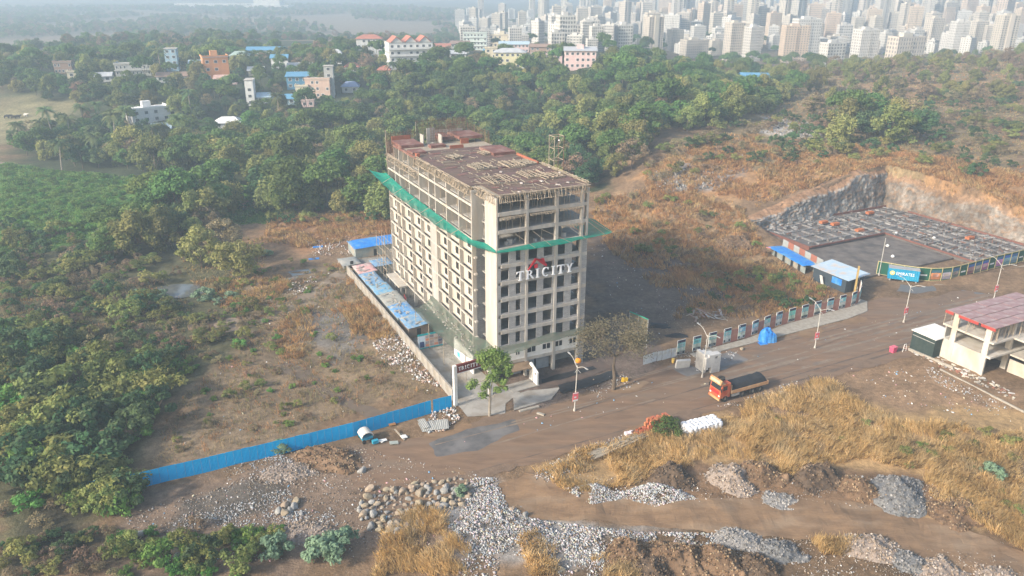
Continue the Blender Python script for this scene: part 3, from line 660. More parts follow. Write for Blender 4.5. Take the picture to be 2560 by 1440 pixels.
strip('net_sheet', [(.2, -.2, 6.9), (5, -.2, 6.7), (10.5, -.2, 7.5), (13, -.2, 7.2), (WID, -.2, 7.4)], [(-1.6, -2.4, 5.8), (3.5, -1.9, 6.2), (8.5, -1.9, 6.9), (12.2, -1.8, 6.8), (WID-.4, -1.7, 7.0)], M_net2, LN_, .45, noise=.4)
for v in (3, 10, 17.5, 25): 
    b = MB(); b.tube((-6.05 if v > 5 else -4.6, v, 0), (-6.05 if v > 5 else -4.6, v, 5.2), .06, 5); b.build('stay_pole', M_timber_g, LN_)
b = MB()
for k in range(40):
    t = random.random(); b.obox((UO-.6-random.random()*2.5, 2+random.random()*22, 6.0), (random.uniform(.15, .4), random.uniform(.1, .3), .12), (random.random(), random.random(), random.random()*3))
tag(b.build('caught_rubble', M_conc, LN_), kind='stuff')

# ---- the big letters on the front
SG = thing('building_sign', 'white raised letters TRICITY under a red roof emblem on the tower front', 'sign', (BC[0], BC[1], 0), BYAW)
M_letter = mat('white_letter', (.85, .86, .88), (.78, .79, .82), rough=.4); M_remb = mat('red_emblem', (.55, .02, .03), (.45, .02, .03), rough=.4)
def letter(ch, x, z, h, w_, y0, y1, m, parent):
    b = MB(); st = w_*.2; sf = h*.07
    def rect(a, c, d, e): b.box(x+a*w_, y0, z+c*h, x+d*w_, y1, z+e*h)
    if ch in 'TI':
        rect(.38, .0, .62, 1.); rect(.22, 0, .38, .06); rect(.62, 0, .78, .06)
        if ch == 'T':
            rect(0, .9, .38, 1.); rect(.62, .9, 1, 1.)
            b.prism([(x, z+.72*h), (x+.12*w_, z+.9*h), (x, z+.9*h)], 1, y0, y1); b.prism([(x+w_, z+.72*h), (x+w_, z+.9*h), (x+.88*w_, z+.9*h)], 1, y0, y1)
        else: rect(.22, .94, .38, 1.); rect(.62, .94, .78, 1.)
    elif ch == 'R':
        rect(.1, 0, .32, 1.); rect(0, 0, .1, .06); rect(.32, 0, .42, .06); rect(0, .94, .1, 1)
        n = 10; po = []; pi = []
        for k in range(n+1):
            a = math.pi/2-math.pi*k/n; po.append((x+(.42+.36*math.cos(a))*w_, z+(.74+.26*math.sin(a))*h)); pi.append((x+(.42+.17*math.cos(a))*w_, z+(.74+.18*math.sin(a))*h))
        for k in range(n): b.prism([po[k], po[k+1], pi[k+1], pi[k]], 1, y0, y1)
        rect(.32, .92, .42, 1.); rect(.32, .48, .42, .56)
        b.prism([(x+.40*w_, z+.5*h), (x+.62*w_, z+.5*h), (x+1.02*w_, z+.05*h), (x+1.02*w_, z), (x+.82*w_, z)], 1, y0, y1)
    elif ch == 'C':
        n = 16; po = []; pi = []
        for k in range(n+1):
            a = R(48)+R(264)*k/n; po.append((x+(.52+.5*math.cos(a))*w_, z+(.5+.52*math.sin(a))*h)); pi.append((x+(.54+.30*math.cos(a))*w_, z+(.5+.43*math.sin(a))*h))
        for k in range(n): b.prism([po[k], po[k+1], pi[k+1], pi[k]], 1, y0, y1)
        rect(.80, .72, .88, .98)
    elif ch == 'Y':
        rect(.38, 0, .62, .46); rect(.22, 0, .38, .06); rect(.62, 0, .78, .06)
        b.prism([(x+.38*w_, z+.46*h), (x+.62*w_, z+.46*h), (x+.30*w_, z+h), (x+.04*w_, z+h)], 1, y0, y1)
        b.prism([(x+.50*w_, z+.47*h), (x+.62*w_, z+.46*h), (x+.92*w_, z+h), (x+.80*w_, z+h)], 1, y0, y1)
        rect(-.04, .95, .36, 1.); rect(.72, .95, 1.02, 1.)
    return b.build('letter', m, parent)
for ch, x, w_ in (('T', 3.55, 1.35), ('R', 5.3, 1.45), ('I', 6.9, 1.2), ('C', 8.35, 1.4), ('I', 9.95, 1.2), ('T', 11.3, 1.4), ('Y', 13.0, 1.45)):
    letter(ch, x, 18.45, 1.62, w_, -.42, -.26, M_letter, SG)
b = MB(); b.prism([(5.55, 19.95), (5.75, 19.95), (7.35, 21.75), (7.0, 22.05)], 1, -.4, -.26); b.prism([(7.0, 22.05), (7.35, 21.6), (8.15, 20.95), (8.3, 21.1), (8.3, 21.75), (8.75, 21.5), (8.75, 20.85), (9.1, 20.55), (8.35, 21.55)], 1, -.395, -.262)
b.prism([(8.2, 20.9), (9.15, 20.2), (9.3, 20.6), (8.75, 21.1), (8.7, 21.8), (8.25, 21.85)], 1, -.39, -.264)
b.prism([(6.9, 20.25), (7.5, 20.25), (7.5, 20.95), (6.9, 20.95)], 1, -.4, -.26); b.build('roof_emblem', M_remb, SG)
b = MB()
for z in (18.6, 19.9): b.tube((3.5, -.22, z), (14.4, -.22, z), .03, 4)
b.build('support_rail', M_steel, SG)

# ------------------------------------------------------------------ yard, walls, sheds around the tower
def world(u, v): return BC+BU*u+BV*v
sheet('driveway', [world(-9.2, -3.5), world(-9.2, 20), world(-6, 20), world(-3.2, 8), world(-1.0, 6), world(-.5, -2), world(2, -5), world(-2, -7.5), world(-3.5, -10.5), world(-9.3, -8.5)], .02, M_cpave, amp=.12)
sheet('pavement', [RD(-9, 4.2), RD(-1.8, 4.6), RD(1.5, 7.5), RD(-4, 9.0), RD(-7, 8.6)], .10, M_cpave, amp=.1, thick=.12)
sheet('pavement', [RD(-6.5, 9.6), RD(-1.2, 9.8), RD(-1.2, 12.6), RD(-6.8, 12.4)], .08, M_cpave, amp=.08, thick=.1)
sheet('dark_yard', [RD(-1.5, 8.2), RD(14, 9.5), RD(13.5, 13.5), RD(-1, 12.5)], .03, mat('dark_earth', (.115, .085, .07), (.08, .06, .052), scale=.6, c3=(.15, .10, .075), s3=.3), amp=.4)
b = MB(); b.box(0, 0, 0, 3.6, .5, .22); o = b.build('kerb_block', M_kerb); o.location = (*RD(-8.4, 3.2), 0); o.rotation_euler[2] = R(26.5); tag(o, 'long loose concrete kerb block lying by the lamp post nearest the gate', 'kerb block')
b = MB(); b.box(0, 0, 0, 1.3, .45, .22); o = b.build('kerb_block', M_kerb); o.location = (*RD(-6.2, 1.6), 0); o.rotation_euler[2] = R(-30); tag(o, 'short loose concrete kerb block lying aslant by the road edge', 'kerb block')

# blue corrugated fence: one child per sheet
FL = np.array([G(205, 1246), G(335, 1222), G(600, 1160), G(885, 1090), G(1068, 1036), G(1137, 1018)])
M_fblue = mat('blue_sheet_metal', (.0, .33, .68), (.0, .38, .74), scale=.5, rough=.7, spec=.1, c3=(.01, .40, .72), s3=.3)
FEN = thing('blue_fence', 'long bright blue corrugated sheet fence along the brown plot', 'fence', (*FL[0], 0))
me = None; seg = np.r_[0, np.cumsum(np.linalg.norm(np.diff(FL, axis=0), axis=1))]; PWD = 1.08; k = 0; tpos = 0
while tpos+PWD < seg[-1]:
    a = np.array([np.interp(tpos, seg, FL[:, j]) for j in (0, 1)]); c = np.array([np.interp(tpos+PWD, seg, FL[:, j]) for j in (0, 1)]); d = c-a
    if me is None:
        prof = [(i*PWD/24, [0, .0, .05, .05][i % 4]) for i in range(25)]; n = len(prof)
        V = [(x, y, z) for z in (.0, 2.45) for x, y in prof]; F = [(i, i+1, n+i+1, n+i) for i in range(n-1)]
        bb = MB(); bb.add(V, F); o = bb.build('fence_sheet', M_fblue, FEN); me = o.data
    else: o = link('fence_sheet', me, None, FEN)
    o.location = (*(a-FL[0]), hz(*a)*.3+random.uniform(-.03, .03)-.05); o.rotation_euler = (random.uniform(-.01, .01), 0, math.atan2(d[1], d[0]))
    if k % 4 == 0:
        p = MB(); p.tube((0, .12, 0), (0, .12, 2.3), .05, 5); po = p.build('post', M_steel, FEN); po.location = o.location
    tpos += PWD+.02; k += 1
    if abs(tpos-(seg[-1]-4.6)) < .6: tpos += .35
# compound wall of precast panels
CW = thing('compound_wall', 'long grey concrete compound wall beside the blue tarpaulin sheds', 'wall', (*world(-9.4, -2.7), 0), BYAW)
me = mp = None
for i in range(22):
    if me is None:
        b = MB(); b.box(-.1, 0, 0, .1, 2.78, 2.0); b.box(-.16, 0, 2.0, .16, 2.78, 2.12); o = b.build('wall_panel', mat('precast', (.36, .33, .29), (.28, .26, .23), scale=.8, c3=(.25, .22, .18), s3=.4, bump=.2), CW); me = o.data
        b = MB(); b.box(-.14, 0, 0, .14, .26, 2.16); p = b.build('post', M_conc, CW); mp = p.data
    else: o = link('wall_panel', me, None, CW); p = link('post', mp, None, CW)
    o.location = (0, i*3.06+.27, random.uniform(-.04, .02)); p.location = (0, i*3.06, 0)

# lean-to sheds with tarpaulin roofs between wall and tower
def sagroof(name, u0, v0, u1, v1, z0, z1, m, parent, nz=.12, over=.25):
    nu, nv = 9, 11; us = np.linspace(u0-over, u1+over, nu); vs = np.linspace(v0-over, v1+over, nv); UU, VV = np.meshgrid(us, vs)
    t = (UU-u0)/(u1-u0); Z = z0+(z1-z0)*t+(fbm(UU+v0*3, VV, .9, 4, 3)-.5)*nz*3
    edge = (UU <= us[0]+1e-6) | (UU >= us[-1]-1e-6) | (VV <= vs[0]+1e-6) | (VV >= vs[-1]-1e-6); Z = Z-edge*.22
    i = (np.arange(nv-1)[:, None]*nu+np.arange(nu-1)[None]).ravel()
    return npmesh(name, np.c_[UU.ravel(), VV.ravel(), Z.ravel()], np.c_[i, i+1, i+nu+1, i+nu], m, parent, smooth=False)
M_tarp2 = mat('patched_tarp', (.08, .22, .44), (.20, .32, .42), scale=1.6, rough=.6, c3=(.34, .35, .33), s3=.9, bump=.6, bscale=3)
M_tarp_p = mat('pink_sheet', (.55, .25, .25), (.5, .36, .34), scale=1.5, c3=(.6, .5, .45), s3=.6, bump=.4)
M_tarp_g = mat('grey_sheet', (.30, .31, .30), (.22, .23, .22), scale=1.2, c3=(.36, .34, .30), s3=.5, bump=.4)
M_shedw = mat('shed_sheet_wall', (.28, .32, .30), (.22, .24, .23), scale=1, c3=(.36, .31, .24), s3=.4)
def shed(u0, v0, u1, v1, h0, h1, mroof, label, weights=True, wallm=None):
    t = thing('labour_shed', label, 'shed', (*world(u0, v0), 0), BYAW, 'labour sheds beside the tower'); w_, d_ = u1-u0, v1-v0; m = wallm or M_shedw
    b = MB(); b.box(0, 0, 0, w_, .08, h0-.02); b.build('wall', m, t); b = MB(); b.box(0, .09, 0, .08, d_-.09, h0-.02); b.build('wall', m, t)
    b = MB(); b.box(w_-.08, .09, 0, w_, d_-.09, h1-.1); b.build('wall', m, t); b = MB(); b.box(0, d_-.08, 0, w_, d_, h0-.02); b.build('wall', m, t)
    b = MB(); b.box(w_*.4, -.03, 0, w_*.4+.8, 0, 1.8); b.build('doorway', M_dark, t)
    sagroof('roof', 0, 0, w_, d_, h0+.12, h1+.12, mroof, t)
    if weights:
        b = MB()
        for _ in range(int(d_*2.6)): b.obox((random.uniform(.2, w_-.2), random.uniform(.2, d_-.2), (h0+h1)/2+.22), (random.uniform(.2, 1.6), random.uniform(.08, .25), .1), (0, 0, random.uniform(0, 3)))
        tag(b.build('roof_weights', mat('weights', (.3, .3, .3), (.42, .38, .33), scale=2), t), kind='stuff')
shed(-8.3, 57.6, -4.2, 63.2, 2.3, 2.5, M_tarp_p, 'lean-to shed with a faded pink sheet roof at the far end of the wall')
shed(-8.4, 49.8, -5.0, 57.3, 2.2, 2.4, M_tarp2, 'lean-to shed with a patched blue roof next to the pink one')
shed(-8.3, 43.6, -4.6, 49.6, 2.2, 2.35, mat('patched_tarp2', (.10, .30, .52), (.24, .36, .42), scale=1, rough=.5, c3=(.32, .34, .34), s3=.5, bump=.6), 'lean-to shed with a pale blue roof in the middle of the row')
shed(-8.2, 36.4, -4.2, 43.4, 2.1, 2.4, M_tarp_g, 'lean-to shed with a plain grey sheet roof between the blue ones')
shed(-8.2, 29.6, -4.4, 36.0, 2.3, 2.6, mat('faded_tarp', (.05, .20, .48), (.14, .30, .50), scale=1.6, rough=.6, c3=(.34, .37, .38), s3=.9, bump=.6, bscale=3), 'lean-to shed with a bright blue tarpaulin in front of the grey roof')
shed(-8.0, 23.6, -3.9, 29.2, 2.3, 2.7, M_tarp2, 'nearest lean-to shed with blue tarpaulin hanging over its front', wallm=mat('mud_wall', (.26, .20, .15), (.19, .15, .12)))
shed(-4.6, 74.5, 7.2, 81.5, 2.6, 2.8, M_tarp_b, 'long shed under a bright blue tarpaulin behind the tower', weights=False)
shed(-3.6, 60.4, .6, 65.0, 2.4, 2.5, M_tarp2, 'small shed with a speckled blue roof by the tower corner')
shed(-9.4, 68.0, -5.2, 73.4, 1.0, 1.0, M_tarp_g, 'low grey concrete water tank pen left of the blue sheds', weights=False, wallm=M_conc)
b = MB(); b.box(0, 0, 0, 2.2, .06, 3.2); b.box(2.2, 0, 0, 2.3, 2.6, 2.6); b.build; o = b.build('hut_wall', M_plaster); o.location = (*world(1.2, 68), 0); o.rotation_euler[2] = BYAW; tag(o, 'bare cream hut wall standing by the small blue roofed shed', 'wall')
# bamboo scaffold beside the far-left corner
SCF = thing('bamboo_scaffold', 'bamboo scaffold standing at the far left corner of the tower', 'scaffold', (*world(-3.2, 53), 0), BYAW)
for x in (0, 1.4):
    for y in (0, 2.2, 4.4, 6.6):
        b = MB(); b.tube((x, y, 0), (x+random.uniform(-.1, .1), y, 11.5), .05, 4); b.build('upright', M_timber_g, SCF)
for z in (2, 4, 6, 8, 10):
    b = MB(); b.tube((0, -.3, z), (0, 7, z), .045, 4); b.tube((1.4, -.3, z), (1.4, 7, z), .045, 4); b.tube((0, 0, z), (1.4, 0, z), .04, 4); b.tube((0, 4.4, z), (1.4, 4.4, z), .04, 4); b.build('ledger', M_timber, SCF)

# print made of coloured blocks (posters, hoardings)
M_print = attr_mat('print', var=.12, scale=2, rough=.5, bump=0)
def printed(b, x0, z0, x1, z1, y, cells):
    for (a, c, d, e, col) in cells: b.box(x0+(x1-x0)*a, y-.012, z0+(z1-z0)*c, x0+(x1-x0)*d, y, z0+(z1-z0)*e, col)
# teal picture board at the end of the drive
p0 = G(1046, 877); p1 = G(1108, 864); d = p1-p0; W_ = float(np.linalg.norm(d))
BB = thing('picture_board', 'teal framed board of many small pictures at the end of the driveway', 'board', (*p0, 0), math.atan2(d[1], d[0]))
b = MB(); b.box(0, 0, .3, W_, .08, 3.2); b.build('board', mat('board_white', (.6, .62, .64)), BB)
b = MB(); b.box(-.05, -.05, 2.95, W_+.05, .0, 3.3); b.box(-.05, -.05, .2, W_+.05, 0, .4); b.build('frame', mat('teal_paint', (.01, .36, .40), (.01, .30, .34), rough=.5), BB)
b = MB(); cols = [(.5, .2, .14), (.45, .32, .25), (.25, .2, .22), (.6, .25, .16), (.35, .3, .3), (.12, .14, .2), (.55, .45, .4)]
b.box(.1, -.02, .5, W_*.28, -.004, 2.85, (.5, .6, .7)); b.box(.35, -.03, .5, W_*.24, -.021, 1.7, (.05, .08, .2))
for i in range(4):
    for j in range(4): b.box(W_*(.3+.17*i), -.02, .55+.58*j, W_*(.3+.17*i+.155), -.004, .55+.58*j+.5, random.choice(cols))
tag(b.build('pictures', M_print, BB), kind='stuff')
for x in (.4, W_-.4): b = MB(); b.tube((x, .12, 0), (x, .12, 3), .05, 5); b.build('post', M_steel, BB)
# white office wall
OW = thing('office_wall', 'white painted office wall with small notices beside the driveway', 'wall', (*world(-2.55, 4.4), 0), BYAW)
b = MB(); b.box(-.1, 0, 0, .1, 9.0, 3.7); b.build('wall', M_white, OW); b = MB(); b.box(-.14, 6.2, .4, -.1, 7.4, 1.4); b.build('notice', mat('teal_notice', (.1, .5, .55)), OW)
b = MB(); b.box(-.13, 3.4, .8, -.1, 3.9, 2.4); b.build('notice', mat('grey_notice', (.45, .46, .48)), OW)
# gate with sign
ga = world(*loc(1139, 1013, 0)); gb = G(1226, 986); d = gb-ga; gl = float(np.linalg.norm(d)); gz = math.atan2(d[1], d[0])
GT = thing('entrance_gate', 'tall white entrance gate with dark red sign board reading TRICITY', 'gate', (*ga, 0), gz)
for x in (0, gl): b = MB(); b.box(x-.28, -.28, 0, x+.28, .28, 7.3); b.build('post', M_white, GT)
b = MB(); b.box(.29, -.2, 5.9, gl-.29, .2, 7.35); b.build('sign_board', mat('maroon_board', (.17, .03, .02), (.13, .02, .018), rough=.5), GT)
x = .6
for ch, w_ in zip('TRICITY', (.62, .66, .5, .64, .5, .62, .64)):
    letter(ch, x, 6.34, .62, w_*.74, -.26, -.205, M_letter, GT); x += w_*.74+.1
b = MB(); b.box(.3, -.25, 5.8, gl-.3, .25, 5.9); b.build('sign_trim', M_white, GT)
# pillar sign, canopy car
PS = thing('white_pillar_wall', 'free-standing white slab wall with dark slot before the shopfronts', 'wall', (*world(5.8, -4.2), 0), BYAW)
b = MB(); b.prism([(0, 0), (3.0, 0), (3.0, 3.0), (2.6, 3.4), (0, 2.5)], 0, -.14, .14); b.build('slab', M_white, PS); b = MB(); b.box(-.17, .3, 1.9, -.14, .9, 2.15); b.build('slot', M_dark, PS)
# black cloth strips on the ground
sheet('black_sheet', [RD(.8, 5.6), RD(6, 5.4), RD(12.8, 6.4), RD(13.4, 8.7), RD(7, 8.3), RD(1.5, 8.4)], .14, M_black, amp=.35, kind=None)
tag(bpy.data.objects['black_sheet'], 'wide black plastic sheet spread on the ground before the shopfronts', 'sheet')
o = sheet('black_sheet', [RD(-.5, 10.2), RD(5, 10.0), RD(11, 10.6), RD(11, 12.0), RD(4, 11.8), RD(0, 11.6)], .09, M_black, amp=.3, kind=None)
tag(o, 'narrow black plastic sheet closer to the tower base', 'sheet')

# ------------------------------------------------------------------ street lamps on the median
M_ban_r = mat('banner_red', (.80, .13, .15), (.72, .16, .18), scale=2); M_pole = mat('lamp_pole', (.55, .53, .48), (.42, .40, .36), scale=2, rough=.5)
def lamp(px, py, label, banner=True, lean=0.0):
    q = G(px, py); t = thing('street_lamp', label, 'street lamp', (*q, -.02), R(26.5), 'street lamps along the road median')
    b = MB(); b.tube((0, 0, 0), (0, 0, .5), .22, 8, .14); b.build('base', M_conc_l, t)
    b = MB(); b.tube((0, 0, .3), (0, 0, 8.2), .10, 7, .06); b.build('pole', M_pole, t)
    for s in (-1, 1):
        b = MB(); pts = [(0, s*(.1+2.3*t_), 7.9+1.35*math.sin(t_*1.5)*(1 if s > 0 else .75)) for t_ in np.linspace(0, 1, 6)]; b.path(pts, .05, 5, .035); a = b.build('arm', M_pole, t)
        h = MB(); h.obox((0, s*2.7, pts[-1][2]+.02), (.22, .75, .1), (.1*s, 0, 0)); h.build('lamp_head', M_steel, a)
    b = MB(); b.tube((0, 0, 7.6), (-.55, -.3, 7.25), .04, 4); b.tube((0, 0, 7.6), (.5, -.35, 7.0), .04, 4); b.build('bracket', M_pole, t)
    if banner:
        b = MB(); b.box(-.55, -.16, 1.9, .45, -.10, 3.45); n = b.build('banner', M_ban_r, t)
        b = MB(); b.box(-.54, -.17, 1.9, .44, -.161, 2.2); b.box(-.54, -.17, 3.28, .44, -.161, 3.44); b.box(-.3, -.17, 2.5, .1, -.161, 2.75); b.build('print', M_white, n)
    t.rotation_euler[1] = lean
    return t
lm = lamp(1436, 1027, 'street lamp with red banner and orange bag on top, nearest the tower gate', True, .03)
b = MB(); b.lathe([(.05, 0), (.42, .12), (.5, .45), (.4, .72), (.1, .86)], (.25, .2, 8.6), 9); b.build('orange_bag', mat('orange_cloth', (.72, .26, .02), (.55, .2, .02)), lm)
lamp(1755, 943, 'bare street lamp without banner beside the white block stack', False, .04)
lamp(2037, 870, 'street lamp with red banner opposite the middle of the poster wall')
lamp(2259, 806, 'street lamp with red banner in front of the blue container')
lamp(2484, 748, 'street lamp with red banner at the far right of the road')
q = G(2197, 688); t = thing('light_pole', 'plain thin light pole standing left of the blue container', 'pole', (*q, 0)); b = MB(); b.tube((0, 0, 0), (0, 0, 9.3), .1, 6, .06); b.build('pole', M_pole, t); b = MB(); b.tube((0, 0, 0), (0, 0, .5), .3, 8, .2); b.build('base', M_conc_l, t)

# ------------------------------------------------------------------ tipper lorry
TR = thing('tipper_truck', 'orange and red tipper lorry with black covered load driving on the road', 'truck', (*RD(22.6, -7.6), 0), R(26.5))
M_torange = mat('truck_orange', (.46, .095, .04), (.36, .07, .035), scale=2.2, rough=.5, c3=(.42, .16, .08), s3=1.1); M_tyel = mat('truck_yellow', (.56, .36, .17), (.44, .26, .12), scale=2.5, rough=.6, c3=(.4, .12, .05), s3=1.5); M_tyre = mat('tyre', (.03, .03, .03), (.05, .045, .04), rough=.9); M_rim = mat('rim', (.26, .23, .19), (.18, .16, .14))
b = MB(); b.prism([(0.05, .75), (2.0, .75), (2.0, 2.95), (.45, 2.95), (.12, 2.0)], 1, -1.2, 1.2); cab = b.build('cab', M_torange, TR)
b = MB(); b.prism([(.10, 2.02), (.40, 2.80), (.385, 2.80), (.085, 2.02)], 1, -1.05, 1.05); b.build('windscreen', M_glass, cab)
for s in (-1, 1):
    b = MB(); b.box(.55, s*1.205-.01, 1.95, 1.35, s*1.205+.01, 2.65); b.build('side_window', M_glass, cab)
    b = MB(); b.box(.02, s*.95-.14, 1.0, .07, s*.95+.14, 1.22); b.build('headlight', M_white, cab)
    b = MB(); b.box(.0, s*1.33-.1, 1.9, .1, s*1.33+.1, 2.4); b.build('mirror', M_dark, cab)
b = MB(); b.box(-.12, -1.22, 2.95, .9, 1.22, 3.05); b.prism([(-.12, 3.05), (.15, 3.05), (.3, 3.6), (.1, 3.6)], 1, -1.22, 1.22); b.build('roof_visor', M_tyel, TR)
b = MB(); b.box(-.14, -1.0, 3.15, -.0, 1.0, 3.5); b.build('visor_panel', mat('truck_cream', (.66, .5, .36), (.6, .42, .3)), TR)
b = MB(); b.lathe([(.25, -.15), (.55, -.15), (.55, .15), (.25, .15), (.25, -.15)], (1.3, .2, 3.25), 14); b.build('spare_tyre', M_tyre, TR)
b = MB(); b.box(-.12, -1.2, .45, .08, 1.2, .75); b.build('bumper', M_tyel, TR)
b = MB(); b.box(.02, -.8, 1.25, .06, .8, 1.75); b.build('grille', mat('truck_red', (.4, .03, .03), (.3, .02, .02)), TR)
b = MB(); b.box(2.0, -.45, .7, 9.6, .45, 1.0); b.box(2.2, -1.1, .95, 9.7, 1.1, 1.1); b.build('chassis', M_dark, TR)
b = MB(); b.box(2.25, -1.25, 1.1, 9.8, -1.17, 1.62); b.box(2.25, 1.17, 1.1, 9.8, 1.25, 1.62); b.box(9.72, -1.17, 1.1, 9.8, 1.17, 1.62); b.box(2.25, -1.17, 1.1, 2.33, 1.17, 2.5); b.box(2.33, -1.17, 1.1, 9.72, 1.17, 1.2); b.build('body_sides', mat('truck_body', (.46, .27, .14), (.38, .2, .1), scale=1.2, c3=(.5, .36, .22), s3=.8), TR)
nu, nv = 16, 9; X, Y = np.meshgrid(np.linspace(2.36, 9.7, nu), np.linspace(-1.15, 1.15, nv)); Z = 1.75+.62*np.clip(np.cos(Y*1.25), 0, 1)**.4*(1-.12*np.cos((X-6)*.9))+.36*(fbm(X*2, Y*2, 1., 3)-.5); ed = (np.abs(Y) > 1.1) | (X < 2.4) | (X > 9.65); Z = np.where(ed, 1.55, Z)
i = (np.arange(nv-1)[:, None]*nu+np.arange(nu-1)[None]).ravel(); npmesh('load_cover', np.c_[X.ravel(), Y.ravel(), Z.ravel()], np.c_[i, i+1, i+nu+1, i+nu], M_black, TR, smooth=True)
me_t = me_r = None
for x in (1.1, 4.6, 6.7, 8.2):
    for s in (-1, 1):
        if me_t is None:
            b = MB(); b.lathe([(.26, -.15), (.5, -.15), (.54, -.08), (.54, .08), (.5, .15), (.26, .15), (.26, -.15)], (0, 0, 0), 18); o = b.build('wheel', M_tyre, TR); me_t = o.data
            b = MB(); b.lathe([(.0, .05), (.14, .1), (.2, .06), (.26, .1), (.26, -.1), (0, -.1)], (0, 0, 0), 14); r_ = b.build('rim', M_rim, o); me_r = r_.data
        else: o = link('wheel', me_t, None, TR); r_ = link('rim', me_r, None, o)
        o.location = (x, s*1.05, .54); o.rotation_euler = (R(90)*(1 if s < 0 else -1), 0, 0)
b = MB(); b.box(2.4, -1.15, .55, 4.0, -1.1, .95); b.build('side_guard', M_steel, TR)

TR.scale = (1.08, 1.12, 1.15)
# ------------------------------------------------------------------ poster wall along the far pavement
sheet('pavement', [RD(30, 6.3), RD(70, 6.6), RD(77, 7.6), RD(81.5, 11.5), RD(81, 14), RD(77, 11.2), RD(56, 10.2), RD(44, 8.4), RD(30, 8.0)], .13, M_kerb, amp=.06, thick=.15)
M_redp = mat('brick_red_panel', (.34, .15, .11), (.28, .125, .095), scale=1, c3=(.38, .21, .16), s3=.4)
def pcells(k):
    r = random.Random(k); sky_ = (.16+.1*r.random(), .36+.15*r.random(), .42+.1*r.random())
    return [(0, .82, 1, 1, (.04, .04, .07)), (0, .48, 1, .82, sky_), (r.uniform(0, .3), .55, r.uniform(.5, .95), .74, (.62, .68, .68)), (0, .2, 1, .48, (.38+.2*r.random(), .46+.1*r.random(), .44)),
            (r.uniform(.2, .4), .3, r.uniform(.6, .9), .5, (.7, .72, .7)), (0, 0, 1, .2, (.07, .08, .09)), (.28, .04, .72, .26, (.52, .56, .55)), (.06, .86, .2, .96, (.7, .7, .72))]
PWL = thing('poster_wall', 'row of tall picture posters on brick red panels along the pavement', 'hoarding', (0, 0, 0))
pth = [(27.0, 8.2), (36.2, 8.3), (45.2, 8.7), (54.5, 10.2), (67.6, 10.7), (76.5, 10.9), (80.3, 12.4), (83.6, 15.6), (87.0, 20.0)]
pth = np.array([RD(*q) for q in pth]); sg = np.r_[0, np.cumsum(np.linalg.norm(np.diff(pth, axis=0), axis=1))]; tpos = 0; k = 0
while tpos+3.6 < sg[-1]:
    a = np.array([np.interp(tpos, sg, pth[:, j]) for j in (0, 1)]); c = np.array([np.interp(tpos+1.95, sg, pth[:, j]) for j in (0, 1)]); e = np.array([np.interp(tpos+3.75, sg, pth[:, j]) for j in (0, 1)])
    ang = math.atan2(*(c-a)[::-1]); hh = 3.0
    b = MB(); b.box(0, -.02, .35, 1.9, .06, .35+hh); o = b.build('poster', M_white, PWL); o.location = (*a, .02); o.rotation_euler[2] = ang
    b = MB(); printed(b, .05, .42, 1.85, .28+hh, -.021, pcells(k)); pr = b.build('print', M_print, o)
    ang2 = math.atan2(*(e-c)[::-1]); b = MB(); L2 = float(np.linalg.norm(e-c)); b.box(.02, .0, .1, L2-.02, .06, 2.75)
    if k > 1: o2 = b.build('red_panel', M_redp, PWL); o2.location = (*c, .02); o2.rotation_euler[2] = ang2
    b = MB(); b.tube((0, .15, 0), (0, .15, 3.1), .04, 4); o3 = b.build('post', M_steel, PWL); o3.location = (*a, 0)
    tpos += 3.75; k += 1
WF = thing('white_sheet_fence', 'short white corrugated sheet fence left of the poster wall', 'fence', (*RD(19.5, 8.4), 0), R(26.5))
for i in range(7):
    b = MB(); prof = [(j*1.05/12, [0, 0, .05, .05][j % 4]) for j in range(13)]; n = 13
    b.add([(x, y, z) for z in (0, 1.9) for x, y in prof], [(j, j+1, n+j+1, n+j) for j in range(n-1)]); o = b.build('fence_sheet', mat('white_sheet', (.55, .58, .60), (.45, .48, .50), scale=1, rough=.5, c3=(.4, .36, .3), s3=.5), WF); o.location = (i*1.07, random.uniform(-.1, .1), 0); o.rotation_euler[0] = random.uniform(-.05, .02)
GA = thing('net_gantry', 'tall steel frame hung with brownish net behind the bare tree', 'frame', (*RD(23.0, 18.2), 0), math.atan2(*(RD(24.0, 13.6)-RD(23.0, 18.2))[::-1]))
for x in (0, 2.3, 4.7): b = MB(); b.tube((x, 0, 0), (x, 0, 6.2), .07, 5); b.build('post', M_steel, GA)
b = MB(); b.box(-.05, -.05, 6.05, 4.75, .05, 6.22); b.build('top_rail', mat('green_rail', (.03, .36, .25)), GA)
strip('net_sheet', [(0, .03, 6.0), (4.7, .03, 6.0)], [(0, .03, 1.0), (4.7, .03, 1.2)], mat('brown_net', (.20, .19, .12), (.26, .21, .13), scale=1.2, trans=.3, alpha=.75), GA, 0, noise=.05)

# stack of pale blocks, slabs, tarp heap, bins
BS = thing('block_stack', 'big stack of pale grey building blocks on the road edge by the bare lamp', 'block stack', (*RD(27.6, .6), 0), R(22))
M_aac = mat('pale_block', (.52, .51, .49), (.43, .42, .41), scale=1.4, bump=.15)
for k in range(9):
    b = MB()
    for i in range(5):
        for j in range(5):
            if k > 6 and (i+j*1.3 > 5.5 or random.random() < .1): continue
            if k < 3 and j < 1 and i < 2 and random.random() < .8: continue
            if i in (0, 4) or j in (0, 4) or k >= 6: b.obox((i*.62, j*.62, .2+k*.4), (.60, .60, .385), (0, 0, random.uniform(-.03, .03)))
    tag(b.build('block_course', M_aac, BS), kind='stuff')
b = MB(); b.obox((0, 0, .75), (2.6, .5, 1.9), (.25, 0, 0)); o = b.build('concrete_slab', M_aac); o.location = (*RD(25.3, 4.2), 0); o.rotation_euler[2] = R(10); tag(o, 'leaning pale concrete slab left of the block stack', 'slab')
